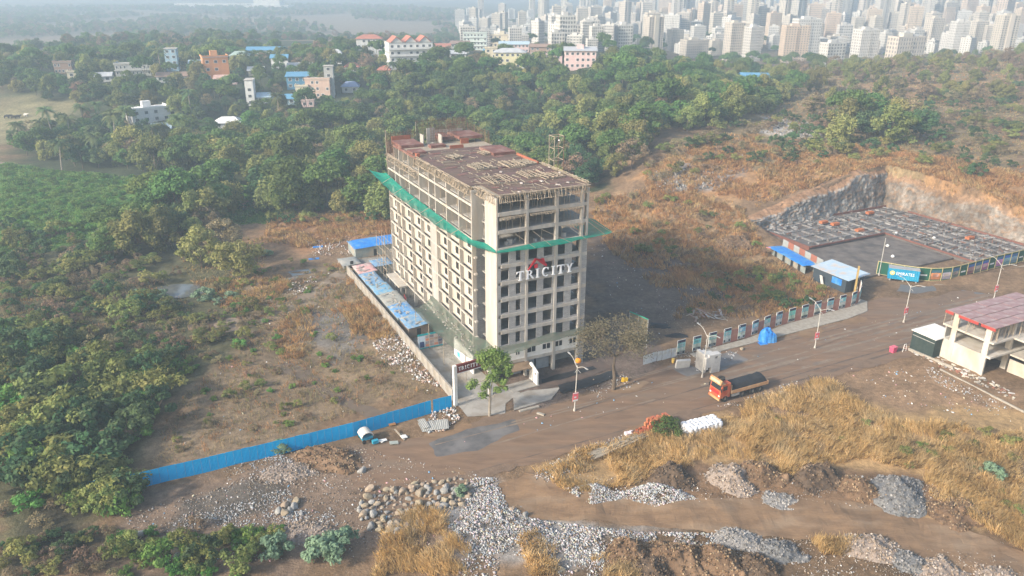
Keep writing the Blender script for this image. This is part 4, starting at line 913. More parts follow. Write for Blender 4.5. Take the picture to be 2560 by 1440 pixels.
b = MB(); b.lathe([(.25, 0), (.3, .5), (.3, .8), (.33, .82), (.0, .82)], n=10); o = b.build('yellow_drum', mat('yellow_plastic', (.62, .42, .10), (.55, .36, .09), rough=.5)); o.location = (*RD(25.0, 6.6), 0); tag(o, 'cream yellow drum in front of the white sheet fence', 'drum')
b = MB(); b.obox((0, 0, .35), (.5, .4, .7)); b.obox((.6, .1, .35), (.45, .4, .7), (0, 0, .2)); o = b.build('yellow_bins', mat('yellow_paint', (.62, .40, .02), (.5, .3, .02))); o.location = (*RD(12.6, 4.6), 0); tag(o, 'pair of yellow and dark litter bins on the kerb below the bare tree', 'bin')
def heap(name, label, cat, xy, rx, ry, h, m, rz=0, rough_=.25, seed=1, z=0, n=18, sub=None, group=None, power=1.25):
    k = n*2; g_ = np.linspace(-1.15, 1.15, k); A, B = np.meshgrid(g_, g_); wr = 1+rough_*(fbm(A*1.5+seed*5, B*1.5, 1., seed, 3)-.5)*1.6; rr_ = np.hypot(A, B)*wr
    Z = h*np.clip(1-rr_**2, 0, 1)**power*(1+rough_*2.2*(fbm(A*2.2+seed, B*2.2+seed*2, 1., seed+4, 4)-.5))+rough_*.5*h*(fbm(A*7+seed, B*7, 1., seed+7, 3)-.5)*(rr_ < .95)
    Z = np.where(rr_ >= 1, -.35, Z); keep = (rr_ < 1.12); V = np.c_[(A*rx).ravel(), (B*ry).ravel(), Z.ravel()]; i = (np.arange(k-1)[:, None]*k+np.arange(k-1)[None]).ravel(); F = np.c_[i, i+1, i+k+1, i+k]; F = F[keep.ravel()[F].all(1)]
    o = npmesh(name, V, F, m, smooth=True); o.location = (xy[0], xy[1], z+hz(*xy)); o.rotation_euler[2] = rz; tag(o, label, cat, group)
    if sub:
        g = np.random.default_rng(seed+100); ok = np.where((rr_ < .98).ravel())[0]; ids = g.choice(ok, min(len(ok), int(sub[0]*rx*ry))); bs = MB()
        for q in ids:
            s_ = sub[1]*g.uniform(.4, 1.6); p_ = V[q]+np.array([g.normal()*.12, g.normal()*.12, s_*.15]); bs.obox(tuple(p_), (s_, s_*g.uniform(.6, 1), s_*g.uniform(.5, .9)), tuple(g.uniform(0, 3, 3)), tuple(np.array(sub[2][g.integers(0, len(sub[2]))])*g.uniform(.7, 1.2)))
        tag(bs.build('clods', attr_mat('clod_mix', var=.15, scale=3, bump=0), o, fix=False), kind='stuff')
    return o
heap('tarp_heap', 'bright blue tarpaulin thrown over a heap on the pavement', 'tarpaulin', RD(47.4, 6.3), 1.7, 1.5, 2.9, M_tarp_b, seed=3, rough_=.35, power=.45)
b = MB(); b.obox((0, 0, .06), (1.6, 1.1, .1), (.05, .03, .3)); b.obox((.8, .5, .12), (.9, .6, .1), (.1, 0, 1)); o = b.build('tarp_corner', M_tarp_b); o.location = (*RD(45.6, 5.4), 0); tag(o, 'flat blue tarpaulin corner lying left of the blue heap', 'tarpaulin')

# ------------------------------------------------------------------ things by the near edge of the road
BP = thing('brick_pile', 'stack of orange red bricks at the near edge of the road', 'brick stack', (*RD(6.0, -10.6), 0), R(26.5))
M_brick = mat('orange_brick', (.46, .17, .08), (.38, .13, .065), scale=3, rnd=.12)
meb = None; nb = 0
for k in range(9):
    for i in range(14):
        for j in range(3):
            if i < 2+k*.25 or (k > 6 and random.random() < .3): continue
            if not (j in (0, 2) or k >= 7 or i in (13,)): continue
            if nb > 290: continue
            if meb is None: b = MB(); b.box(0, 0, 0, .36, .42, .17); o = b.build('brick', M_brick, BP); meb = o.data
            else: o = link('brick', meb, None, BP)
            o.location = (i*.375+random.uniform(-.03, .03), j*.44+random.uniform(-.05, .05), k*.175); o.rotation_euler[2] = random.uniform(-.08, .08); nb += 1
b = MB()
for _ in range(110): b.obox((random.uniform(-1.8, 1.0), random.uniform(-1.2, .9), random.uniform(.05, .35)), (.36, .2, .17), (random.uniform(-.6, .6), random.uniform(-.6, .6), random.uniform(0, 3)))
tag(b.build('loose_bricks', mat('dark_brick', (.34, .10, .05), (.28, .08, .04), scale=3), BP), kind='stuff')
b = MB(); b.obox((0, 0, .25), (1.1, .7, .4), (.2, .1, .4)); b.obox((.4, .3, .4), (.8, .5, .3), (-.3, .2, 1)); o = b.build('white_sack', mat('pinkish_sack', (.7, .62, .62), (.6, .5, .52))); o.location = (*RD(3.6, -10.2), 0); tag(o, 'pale pink torn sack at the foot of the brick stack', 'sack')
BG = thing('bag_stack', 'block of stacked white filled bags at the edge of the dry grass', 'bag stack', (*RD(11.5, -15.0), 0), R(24))
M_bag = mat('white_bag', (.74, .74, .75), (.62, .63, .66), scale=2, rnd=.06, rough=.6); meb = None
def bagmesh():
    b = MB(); b.lathe([(.0, -.1), (.3, -.095), (.42, -.02), (.42, .03), (.3, .1), (0, .105)], n=8); V = [(x*1.15, y*.72, z) for x, y, z in b.v]; b.v = V; return b
for k in range(8):
    for i in range(8):
        for j in range(5):
            if not (j in (0, 4) or k == 7 or i in (0, 7)): continue
            if meb is None: o = bagmesh().build('bag', M_bag, BG, smooth=True); meb = o.data
            else: o = link('bag', meb, None, BG)
            o.location = (.35+i*.78+random.uniform(-.08, .08), j*.52+random.uniform(-.07, .07), .1+k*.19); o.rotation_euler = (random.uniform(-.15, .15), random.uniform(-.15, .15), random.uniform(-.3, .3))
PO = thing('pole_bundle', 'spread bundle of long weathered bamboo poles lying beside the road', 'pole bundle', (*RD(-4.6, -12.9), .1), R(33))
M_bam = mat('grey_bamboo', (.42, .36, .28), (.30, .26, .20), scale=2)
for k in range(46):
    y = (k % 23)*.09-1.0; b = MB(); fan = y*.5; b.tube((random.uniform(-.4, .5), y*.9, .12+.1*(k // 23)+random.random()*.12), (random.uniform(7.5, 10.5), y*.9-fan*.6+random.uniform(-.3, .3), .25+.16*(k//23)+random.random()*.15), .05, 5); b.build('pole', M_bam, PO)
# litter by the blue fence: cart, sheets, planks, boards
q = G(915, 1100); CT = thing('hand_cart', 'small cart with pale rounded canopy beside the blue fence', 'cart', (*q, 0), R(30))
b = MB(); pts = [(math.cos(a)*.95, 1.05+math.sin(a)*.75) for a in np.linspace(0, math.pi, 9)]; pts += [(math.cos(a)*.88, 1.05+math.sin(a)*.68) for a in np.linspace(math.pi, 0, 9)]
b.prism(pts, 1, -1.0, 1.0); b.build('canopy', mat('cream_canopy', (.6, .56, .5), (.5, .46, .41)), CT)
b = MB(); b.box(-.85, -.95, .55, .85, .95, .95); b.build('body', mat('cart_blue', (.03, .3, .45)), CT)
for x in (-.6, .6):
    for y in (-.98, .98): b = MB(); b.lathe([(.0, -.05), (.33, -.05), (.33, .05), (0, .05)], n=12); o = b.build('wheel', M_tyre, CT); o.location = (x, y, .33); o.rotation_euler[0] = R(90)
b = MB(); b.obox((.9, -1.6, .35), (.9, .6, .5)); b.build('tray', mat('cart_blue2', (.03, .34, .5)), CT)
q = G(1078, 1072); ST = thing('sheet_pile', 'overlapping grey asbestos roof sheets lying by the fence end', 'sheet pile', (*q, 0), R(20))
for i, (x, y, a) in enumerate([(-1.6, .4, .05), (-.5, .3, .0), (.5, .1, -.12), (1.3, -.1, -.2), (-1.4, .9, .1)]):
    b = MB(); prof = [(j*1.15/16, .03*math.sin(j*1.57)) for j in range(17)]; n = 17; b.add([(x_, y_, z_+.02) for y_ in (0, 2.6) for x_, z_ in prof], [(j, j+1, n+j+1, n+j) for j in range(n-1)])
    o = b.build('roof_sheet', mat('asbestos', (.34, .34, .32), (.27, .27, .255), scale=1.2), ST); o.location = (x, y-1.3, .25+.06*i); o.rotation_euler = (R(4), R(-3), a)
for px, py, sx, sy, a, m, lab in [(980, 1062, 1.1, .9, .4, mat('orange_board', (.46, .22, .08)), 'tilted orange board by the blue fence'), (952, 1105, 1.9, .5, .5, M_white, 'white plank lying flat by the cart'), (985, 1110, 1.3, .7, .3, mat('greenish_board', (.36, .39, .35)), 'grey green board beside the white boxes'), (999, 1090, 3.2, .22, -.95, M_timber_g, 'long weathered plank aslant by the dark gravel'), (1010, 1095, .9, .8, .6, M_white, 'white box frame at the dark gravel edge')]:
    q = G(px, py); b = MB(); b.obox((0, 0, .25), (sx, sy, .1), (.15, .1, a)); b.obox((sx*.2, .1, .12), (sx*.5, sy*.7, .1), (0, 0, a+.4)); o = b.build('scrap_board', m); o.location = (*q, 0); tag(o, lab, 'board')

# ------------------------------------------------------------------ right-hand works: office, tarp shed, container, hoarding
def rthing(name, label, cat, s, o, rz=26.5, group=None): return thing(name, label, cat, (*RD(s, o), 0), R(rz), group)
SO = rthing('site_office', 'dark sheet-clad site office with pale blue sloping roof', 'site office', 81.0, 17.3, 26.5)
M_slate = mat('dark_blue_sheet', (.035, .05, .065), (.05, .065, .08), scale=1, rough=.6); M_pblue = mat('pale_blue_roof', (.34, .46, .56), (.46, .52, .56), scale=.9, rough=.5, c3=(.5, .42, .36), s3=.45)
for nm, bx_ in (('wall', (0, 0, 0, 5.4, .1, 3.2)), ('wall', (0, .1, 0, .1, 9.5, 3.2)), ('wall', (5.3, .1, 0, 5.4, 9.5, 3.6)), ('wall', (.1, 9.4, 0, 5.3, 9.5, 3.4))):
    b = MB(); b.box(*bx_); b.build(nm, M_slate, SO)
for i in range(7):
    b = MB(); b.prism([(-.6, 3.3), (-.6, 3.38), (6.2, 4.0), (6.2, 3.92)], 1, -1.0+i*1.58, -1.0+i*1.58+1.55); b.build('roof_sheet', M_pblue, SO)
b = MB(); b.box(-.06, 1.2, 1.3, 0, 4.0, 2.8); b.build('blue_cloth', M_tarp_b, SO); b = MB(); b.box(1.8, -.04, 0, 3.4, 0, 2.3); b.build('doorway', M_dark, SO)
b = MB(); b.obox((-.7, 6.2, 1.2), (.12, .8, 2.4), (0, -.35, 0)); b.build('door_leaf', M_white, SO)
EN = rthing('entrance_pylon', 'tall slim entrance pylon at the corner of the poster wall', 'pylon', 82.6, 16.0, 70)
b = MB(); b.prism([(0, 0), (.9, 0), (.9, 5.2), (0, 6.6)], 1, -.18, .18); b.build('slab', mat('pylon_grey', (.30, .29, .28), (.22, .22, .22)), EN); b = MB(); b.box(-.2, -.2, 0, -.01, .2, 6.7); b.build('edge_post', mat('pylon_gold', (.45, .32, .12)), EN)
b = MB(); b.box(.1, -.2, 1.0, .8, -.181, 4.4); b.build('panel', mat('pylon_blue', (.12, .22, .3)), EN)
BT = rthing('tarp_shed', 'long low row of huts under a bright blue tarpaulin by the works', 'shed', 82.5, 30.5, 105)
b = MB(); b.box(0, 0, 0, 14.5, .1, 2.1); b.build('wall', M_shedw, BT); b = MB(); b.box(0, -2.8, 0, 14.5, -2.7, 2.4); b.build('wall', M_shedw, BT)
for x in (2, 5, 8.5, 12): b = MB(); b.box(x, .1, 0, x+1.0, .13, 1.8); b.build('doorway', M_dark, BT)
sagroof('roof', 0, -2.8, 14.5, .9, 2.35, 2.35, M_tarp_b, BT, .08)
b = MB(); b.obox((14.4, .6, 1.9), (1.4, 1.6, .2), (.2, .2, .3)); b.build('red_cloth', mat('pale_red_cloth', (.55, .2, .18)), BT)
SH = rthing('panel_fence', 'alternating grey and rust red panel fence behind the blue tarp huts', 'fence', 86.3, 29.0, 105)
for i in range(7):
    b = MB(); b.box(0, 0, 0, 2.35, .06, 3.4); o = b.build('fence_panel', (mat('grey_panel', (.36, .37, .36), (.3, .31, .3)), mat('rust_panel', (.36, .14, .09), (.3, .12, .08)))[i % 2], SH); o.location = (i*2.4, 0, 0)
CN = rthing('shipping_container', 'blue shipping container lettered EMIRATES in front of the green hoarding', 'container', 96.6, 18.8, -22)
M_cblue = mat('container_blue', (.01, .22, .40), (.012, .26, .44), scale=.8, rough=.45, c3=(.03, .3, .46), s3=.4)
b = MB(); n = 57; prof = [(i*6.6/56, [0, 0, -.05, -.05][i % 4]) for i in range(n)]; b.add([(x, y, z) for z in (.5, 3.1) for x, y in prof], [(i, i+1, n+i+1, n+i) for i in range(n-1)]); b.build('side_panel', M_cblue, CN)
b = MB(); b.box(0, 2.38, .5, 6.6, 2.44, 3.1); b.box(0, .02, .5, .06, 2.38, 3.1); b.box(6.54, .02, .5, 6.6, 2.38, 3.1); b.build('shell', M_cblue, CN)
b = MB(); b.box(-.02, -.08, 3.1, 6.62, 2.46, 3.16); b.build('roof', mat('container_roof', (.34, .36, .38), (.28, .28, .28), c3=(.36, .28, .2), s3=.5), CN)
for x in (.4, 3.2, 6.0): b = MB(); b.box(x, .2, 0, x+.3, .5, .5); b.box(x, 1.9, 0, x+.3, 2.2, .5); b.build('leg', M_steel, CN)
def text_mesh(txt, size, depth=.012):
    cu = bpy.data.curves.new('t', 'FONT'); cu.body = txt; cu.size = size; cu.extrude = depth; cu.resolution_u = 2
    ob = bpy.data.objects.new('t', cu); COL.objects.link(ob); bpy.context.view_layer.update(); me = bpy.data.meshes.new_from_object(ob); bpy.data.objects.remove(ob); return me
me = text_mesh('EMIRATES', 1.05); o = link('lettering', me, M_letter, CN); o.location = (1.65, -.09, 1.65); o.rotation_euler = (R(90), 0, 0); o.scale = (.85, .95, 1)
b = MB(); b.lathe([(.0, 0), (.55, 0), (.55, .02), (0, .02)], n=16); o = b.build('logo', mat('logo_yellow', (.75, .62, .2)), CN); o.location = (.85, -.07, 2.0); o.rotation_euler[0] = R(90)
b = MB(); b.lathe([(.0, 0), (.27, 0), (.27, .02), (0, .02)], n=10); o = b.build('logo', mat('logo_pale', (.8, .78, .6)), CN); o.location = (.85, -.10, 2.0); o.rotation_euler[0] = R(90)
HO = thing('green_hoarding', 'curved hoarding of dark green picture panels in gold frames', 'hoarding', (0, 0, 0))
hp = np.array([RD(97.5, 22.6), RD(100, 18.2), RD(102.8, 14.9), RD(105.5, 12.9), RD(109.3, 12.0), RD(116.4, 12.1), RD(126.4, 12.6), RD(134.5, 12.5), RD(150, 13)]); sg = np.r_[0, np.cumsum(np.linalg.norm(np.diff(hp, axis=0), axis=1))]; tpos = 0; k = 0
M_gold = mat('gold_frame', (.50, .42, .22), (.42, .35, .18)); M_dgreen = mat('hoarding_green', (.01, .09, .055), (.012, .075, .045), rough=.5)
while tpos+2.9 < sg[-1]:
    a = np.array([np.interp(tpos, sg, hp[:, j]) for j in (0, 1)]); c = np.array([np.interp(tpos+2.85, sg, hp[:, j]) for j in (0, 1)]); ang = math.atan2(*(c-a)[::-1]); w_ = float(np.linalg.norm(c-a))
    b = MB(); b.box(.1, 0, .3, w_-.1, .06, 3.3); o = b.build('green_panel', M_dgreen, HO); o.location = (*a, 0); o.rotation_euler[2] = ang
    b = MB(); b.box(-.08, -.06, 0, .08, .08, 3.5); b.box(.08, -.05, 3.3, w_, .06, 3.45); b.box(.08, -.05, .2, w_, .06, .32); o2 = b.build('frame', M_gold, HO); o2.location = (*a, 0); o2.rotation_euler[2] = ang
    r = random.Random(k*5+2); 
    if k > 1 and k % 4 != 3:
        b = MB(); c1 = (.2+.4*r.random(), .2+.3*r.random(), .1+.4*r.random()); printed(b, .25, .55, w_-.25, 2.9, -.001, [(0, 0, 1, .35, tuple(x*.6 for x in c1)), (0, .35, 1, .7, c1), (.2, .3, .8, .6, (.5+.2*r.random(), .45, .4)), (0, .7, 1, 1, (.05, .12, .3*r.random()+.1))]); b.build('picture', M_print, o)
    elif k > 1:
        b = MB(); b.box(.6, -.013, 1.4, w_-.6, -.001, 1.75, (.7, .7, .68)); b.build('picture', M_print, o)
    tpos += 2.85; k += 1
b = MB(); 
sheet('pavement', [RD(103, 13.8), RD(106, 11.8), RD(112, 10.8), RD(150, 11.0), RD(150, 7.2), RD(125, 7.4), RD(112, 8.0), RD(104, 11.6)], .09, mat('sandy_verge', (.30, .25, .19), (.24, .19, .14), scale=.7, bump=.3), amp=.35, thick=.1)

# ------------------------------------------------------------------ small unfinished house at the right edge
SB = thing('unfinished_house', 'small unfinished concrete frame house with red formwork roof by the road', 'building', (*world(78.6, -35.6), 0), BYAW)
M_pale = mat('pale_concrete', (.54, .50, .44), (.42, .385, .335), scale=.9, c3=(.42, .36, .29), s3=.5, bump=.15, stretch=(1, 1, .4))
for u, v in [(0, 0), (0, 6.2), (6.5, -.2), (6.5, 6.2), (13, -.2), (13, 6.2), (6.5, -6.5), (13, -6.5), (20, -6.5), (20, 0), (20, 6)]:
    b = MB(); b.box(u-.25 if u else 0, v, 0, u+.25 if u else .35, v+1.0, 9.5); b.build('column', M_pale, SB)
for z in (3.7, 6.5):
    b = MB(); b.box(-.05, -.8, z, 21, 9.0, z+.35); b.build('floor_slab', M_pale, SB)
    b = MB(); b.box(5.6, -7, z-.4 if z < 4 else z, 21, -.82, z+.3 if z > 4 else z-.1); b.build('balcony_slab', M_pale, SB)
b = MB(); b.box(.05, 1.0, 0, .25, 6.2, 3.7); b.build('wall', M_pale, SB); b = MB(); b.box(.05, 7.2, 0, .25, 9.0, 3.7); b.build('wall', M_pale, SB)
b = MB(); b.box(5.7, -6.4, 0, 5.9, -.9, 2.6); b.build('wall', M_pale, SB); b = MB(); b.box(9, 2, 0, 9.2, 8, 9.4); b.build('wall', M_conc, SB); b = MB(); b.box(.3, 8.4, 0, 20, 8.6, 6.4); b.build('wall', M_conc, SB)
b = MB(); b.box(5.5, -7.1, 2.55, 12, -7.0, 3.4); b.box(5.5, -7.1, 6.3, 14, -7.0, 6.9); b.build('parapet', M_pale, SB)
M_red2 = mat('red_deck', (.32, .20, .19), (.25, .15, .145), scale=.9, rough=.5, c3=(.40, .31, .29), s3=.5)
for i in range(5):
    for j in range(4):
        b = MB(); b.box(0, 0, 0, 3.9, 2.2, .1); o = b.build('deck_panel', M_red2, SB); o.location = (-.4+i*4.0, -.7+j*2.35, 9.6+random.uniform(-.03, .03))
for i in range(4):
    b = MB(); b.box(0, 0, 0, 3.9, 3.0, .1); o = b.build('deck_panel', M_red2, SB); o.location = (6.0+i*4.0, -6.6+.2*(i % 2), 8.9+.1*(i % 2))
b = MB(); b.box(-.46, -.75, 9.1, -.36, 1.9, 9.6); b.box(-.46, 2.4, 9.1, -.36, 6.2, 9.6); b.box(-.46, 7.2, 9.1, -.36, 8.8, 9.6); tag(b.build('red_edge_boards', mat('edge_red', (.36, .05, .04), (.3, .05, .04)), SB), kind='stuff')
props('props', [(random.uniform(-.2, 5), v) for v in np.arange(-.6, 9, .45)]+[(u, random.uniform(-.5, .8)) for u in np.arange(.8, 20, .6)], 6.86, 9.55, .05, .15, SB)
props('props', [(u, random.uniform(-6.5, -5)) for u in np.arange(6.2, 20, .45)], 3.5, 6.5, .05, .2, SB)
props('props', [(u, random.uniform(-6.3, -1)) for u in np.arange(6.2, 20, .5)], 6.9, 8.9, .05, .2, SB)
DS = thing('dark_shed', 'dark green net covered shed with flat white roof beside the small house', 'shed', (*world(76.6, -27.2), 0), BYAW)
M_dnet = mat('dark_green_net', (.02, .035, .032), (.035, .05, .045), scale=1.2, rough=.8)
for bx_ in ((0, 0, 0, .1, 4.8, 3.9), (.1, 0, 0, 6, .1, 3.9), (.1, 4.7, 0, 6, 4.8, 3.9), (5.9, .1, 0, 6, 4.7, 3.9)): b = MB(); b.box(*bx_); b.build('wall', M_dnet, DS)
b = MB(); b.box(-.2, -.2, 3.95, 6.2, 5.0, 4.12); b.build('roof', M_white, DS); b = MB(); b.box(-.04, .1, 3.1, 0, 4.7, 3.2); b.build('batten', M_steel, DS)
b = MB(); b.box(2.2, -.04, 0, 3.2, 0, 2.1); b.build('doorway', M_dark, DS)
q = G(2232, 880); PB = thing('pink_bin', 'pink plastic bin standing left of the dark green shed', 'bin', (*q, 0), .5); b = MB(); b.prism([(-.75, 0), (.75, 0), (.9, 1.5), (-.9, 1.5)], 1, -.6, .6); b.build('body', mat('pink_plastic', (.62, .09, .17), (.5, .08, .14), rough=.5), PB); b = MB(); b.box(-.95, -.68, 1.5, .95, .68, 1.62); b.build('lid', mat('pink_lid', (.66, .16, .22)), PB); PB.scale = (.66, .7, .72)
q = G(2256, 880); AF = thing('steel_a_frame', 'small white tubular frame standing beside the pink bin', 'frame', (*q, 0), .5); b = MB(); b.tube((0, 0, 0), (.2, 0, 1.5), .05, 5); b.tube((1, 0, 0), (.8, 0, 1.5), .05, 5); b.build('leg_pair', M_white, AF); b = MB(); b.tube((.2, 0, 1.5), (.8, 0, 1.5), .05, 5); b.build('top_bar', M_white, AF)
b = MB(); b.box(0, -.15, 0, 9, .15, .5); o = b.build('low_kerb_wall', M_kerb); q = G(2270, 875); o.location = (*q, 0); o.rotation_euler[2] = math.atan2(*(G(2340, 905)-q)[::-1]); tag(o, 'low cream kerb wall in front of the dark green shed', 'wall')
b = MB(); L_ = float(np.linalg.norm(G(2560, 1032)-G(2350, 925))); b.box(0, -.12, 0, L_, .12, .3); o = b.build('low_kerb_wall', M_kerb); q = G(2350, 925); o.location = (*q, 0); o.rotation_euler[2] = math.atan2(*(G(2560, 1032)-q)[::-1]); tag(o, 'long cream foundation kerb at the right edge beyond the brown yard', 'wall')

RC = thing('red_cloth', 'red cloths hung on a rope beside the tower foot', 'cloth', (*world(-3.6, 38.0), 0), BYAW+R(80)); M_redc = mat('red_cloth', (.55, .03, .05), (.45, .03, .04), rough=.7)
for x in (0, 3.2): b = MB(); b.tube((x, 0, 0), (x, 0, 2.3), .04, 5); b.build('post', M_timber_g, RC)
for x, w_, z0 in ((.3, .8, .5), (1.3, .7, .9), (2.2, .75, .4)): strip('hung_cloth', [(x, 0, 2.2), (x+w_, 0, 2.2)], [(x+.05, .15, z0), (x+w_-.05, .1, z0+.1)], M_redc, RC, 0, nu=6, noise=.05)

b = MB(); pal2 = [(.4, .36, .3), (.28, .2, .14), (.5, .48, .46), (.3, .13, .09), (.22, .2, .18), (.55, .5, .42)]
for k in range(260):
    u, v = random.uniform(4.5, 24), random.uniform(-15, -7.4); b.obox((u, v, random.uniform(.05, .4)), (random.uniform(.2, 2.4), random.uniform(.1, .5), random.uniform(.08, .35)), (random.uniform(-.2, .2), random.uniform(-.2, .2), random.uniform(0, 3)), random.choice(pal2))
for k in range(160):
    u, v = random.uniform(-3.2, -.4), random.uniform(-8, 14); b.obox((u, v, random.uniform(.05, .2)), (random.uniform(.15, 1.2), random.uniform(.1, .4), random.uniform(.06, .25)), (random.uniform(-.2, .2), 0, random.uniform(0, 3)), random.choice(pal2))
o = b.build('stored_scrap', attr_mat('scrap_mix', var=.18, scale=2, bump=0)); o.location = (*world(78.6, -35.6), 0); o.rotation_euler[2] = BYAW; tag(o, 'stored timber, bricks and scrap strewn round the small unfinished house', 'scrap', kind='stuff')

# ------------------------------------------------------------------ plants: leaf meshes
def leafmat(name, c1, c2, rnd=.30):
    c1 = tuple(x*1.32 for x in c1); c2 = tuple(x*1.36 for x in c2)
    return mat(name, c1, c2, scale=.55, rough=.75, rnd=rnd, trans=.30, spec=.15, contrast=(.38, .62))
M_bark = mat('bark', (.13, .10, .075), (.09, .07, .05), scale=3, bump=.4)
M_bark_p = mat('pale_bark', (.30, .26, .21), (.22, .19, .15), scale=3, bump=.3)
LG = [leafmat('leaf_green', (.060, .110, .030), (.105, .155, .042)), leafmat('leaf_olive', (.125, .145, .042), (.195, .195, .065)), leafmat('leaf_dark', (.045, .082, .034), (.070, .108, .045)), leafmat('leaf_dry', (.17, .13, .080), (.21, .16, .095)), leafmat('leaf_bamboo', (.145, .168, .050), (.225, .225, .080))]
def leaves(P, size, g, flat=.55, aspect=1.6, nrm=None):
    "quads at points P, random facing biased to the outward direction nrm"
    n = len(P); d = g.normal(size=(n, 3)); d /= np.linalg.norm(d, axis=1)[:, None]
    if nrm is not None: d = d*(1-flat)+nrm*flat+np.array([0, 0, .25]); d /= np.linalg.norm(d, axis=1)[:, None]
    t = np.cross(d, g.normal(size=(n, 3))); t /= np.linalg.norm(t, axis=1)[:, None]; b_ = np.cross(d, t)
    s = size*g.uniform(.6, 1.4, n)[:, None]; a = t*s*aspect*.5; c = b_*s*.5
    V = np.stack([P-a, P-c*.9+a*.1, P+a, P+c*.9+a*.1], 1).reshape(-1, 3); F = np.arange(4*n).reshape(-1, 4)
    return V, F
def crown(seed, h0, h1, r, nclump, nleaf, size, shape='round', droop=0):
    g = np.random.default_rng(seed); P = []; N = []
    cz = (h0+h1)/2; hz_ = (h1-h0)/2
    for k in range(nclump):
        a = g.uniform(0, 6.28); t = g.uniform(-1, 1); rr = math.sqrt(max(0, 1-t*t))*g.uniform(.55, 1.0)
        if shape == 'cone': rr *= .55-.45*t
        if shape == 'umbrella': t = abs(t)*.8+.1
        c = np.array([math.cos(a)*rr*r, math.sin(a)*rr*r, cz+t*hz_*g.uniform(.7, 1.0)]); cr = r*g.uniform(.22, .42)
        m = int(nleaf/nclump*g.uniform(.6, 1.4)); q = g.normal(size=(m, 3)); q /= np.linalg.norm(q, axis=1)[:, None]; q[:, 2] = np.where(q[:, 2] < -.3, q[:, 2]*.4, q[:, 2])
        rad = cr*g.uniform(.55, 1.05, m)[:, None]; p = c+q*rad*np.array([1, 1, .8])
        if droop: p[:, 2] -= droop*g.random(m)*cr
        P.append(p); N.append(q)
    return leaves(np.concatenate(P), size, g, nrm=np.concatenate(N))
def trunk_mesh(seed, h0, h1, r, tr=.22, limbs=6, m=M_bark):
    g = random.Random(seed); b = MB(); top = h0+(h1-h0)*.45
    pts = [(0, 0, -.3), (g.uniform(-.2, .2), g.uniform(-.2, .2), h0*.5), (g.uniform(-.3, .3), g.uniform(-.3, .3), h0), (g.uniform(-.5, .5), g.uniform(-.5, .5), top)]
    b.path(pts, tr, 6, tr*.45)
    for k in range(limbs):
        a = 6.28*k/limbs+g.uniform(-.4, .4); s = pts[2] if k % 2 else pts[3]; e = (math.cos(a)*r*.65, math.sin(a)*r*.65, h0+(h1-h0)*g.uniform(.45, .85)); mid = ((s[0]+e[0])*.5, (s[1]+e[1])*.5, (s[2]+e[2])*.5+.3)
        b.path([s, mid, e], tr*.4, 4, tr*.12)
    return b
def tree_proto(name, label, seed, h0, h1, r, nclump, nleaf, size, leafm, shape='round', cat='tree', group=None, tr=.22, droop=0, bark=None):
    t = thing(name, label, cat, group=group); trunk_mesh(seed, h0, h1, r, tr).build('trunk', bark or M_bark, t)
    V, F = crown(seed, h0, h1, r, nclump, nleaf, size, shape, droop); npmesh('crown', V, F, leafm, t); return t
WG = 'trees of the wood behind the tower'
TP = [tree_proto('broadleaf_tree', 'rounded mid green tree in the wood behind the tower', 1, 2.2, 9.5, 4.8, 34, 3600, .46, LG[0], group=WG),
      tree_proto('broadleaf_tree', 'olive yellow feathery tree in the wood behind the tower', 2, 2.0, 10.5, 4.6, 26, 3800, .42, LG[1], group=WG, droop=.8),
      tree_proto('broadleaf_tree', 'dark green dense tree in the wood behind the tower', 3, 2.0, 8.5, 4.4, 30, 3400, .44, LG[2], group=WG),
      tree_proto('broadleaf_tree', 'thin brownish half bare tree in the wood behind the tower', 4, 2.6, 8.8, 4.0, 34, 2000, .34, LG[3], group=WG),
      tree_proto('bamboo_clump', 'pale yellow green bamboo clump in the wood behind the tower', 5, .5, 9.5, 4.2, 26, 3900, .42, LG[4], group=WG, droop=1.3),
      tree_proto('broadleaf_tree', 'tall spreading green tree in the wood behind the tower', 6, 3.0, 12.5, 5.6, 36, 4000, .5, LG[0], 'umbrella', group=WG)]
def palm_proto(seed, h):
    t = thing('coconut_palm', 'coconut palm rising among the trees by the white house', 'palm tree', group='coconut palms on the left'); g = random.Random(seed)
    pts = [(0, 0, -.2), (.2, .1, h*.4), (.5, .1, h*.75), (.6, .2, h)]; b = MB(); b.path(pts, .2, 6, .12); b.build('trunk', M_bark_p, t)
    V = []; F = []
    for k in range(20):
        a = 6.28*k/20+g.uniform(-.15, .15); el = g.uniform(-.3, 1.1); L_ = g.uniform(3.0, 3.8); d = np.array([math.cos(a), math.sin(a)]); sd = np.array([-d[1], d[0]]); prev = None
        for i in range(13):
            s = i/12; r_ = L_*s*math.cos(el*(1-s*.3)); z = h+L_*s*math.sin(el)-1.9*s*s*1.3; c = np.array([.6+d[0]*r_, .2+d[1]*r_, z])
            if prev is not None:
                for sg_ in (-1, 1):
                    ln = .95*math.sin(math.pi*min(1, .12+s*.85))+.12; tip = (c+prev)/2+np.r_[sd*sg_*ln*.85+d*ln*.35, -ln*.45]; i0 = len(V); V += [prev, c, tip]; F.append((i0, i0+1, i0+2))
            prev = c
    npmesh('crown', np.array(V), np.array(F), leafmat('palm_leaf', (.06, .095, .035), (.10, .125, .05)), t); return t
PP = [palm_proto(3, 8.5), palm_proto(5, 7.0)]
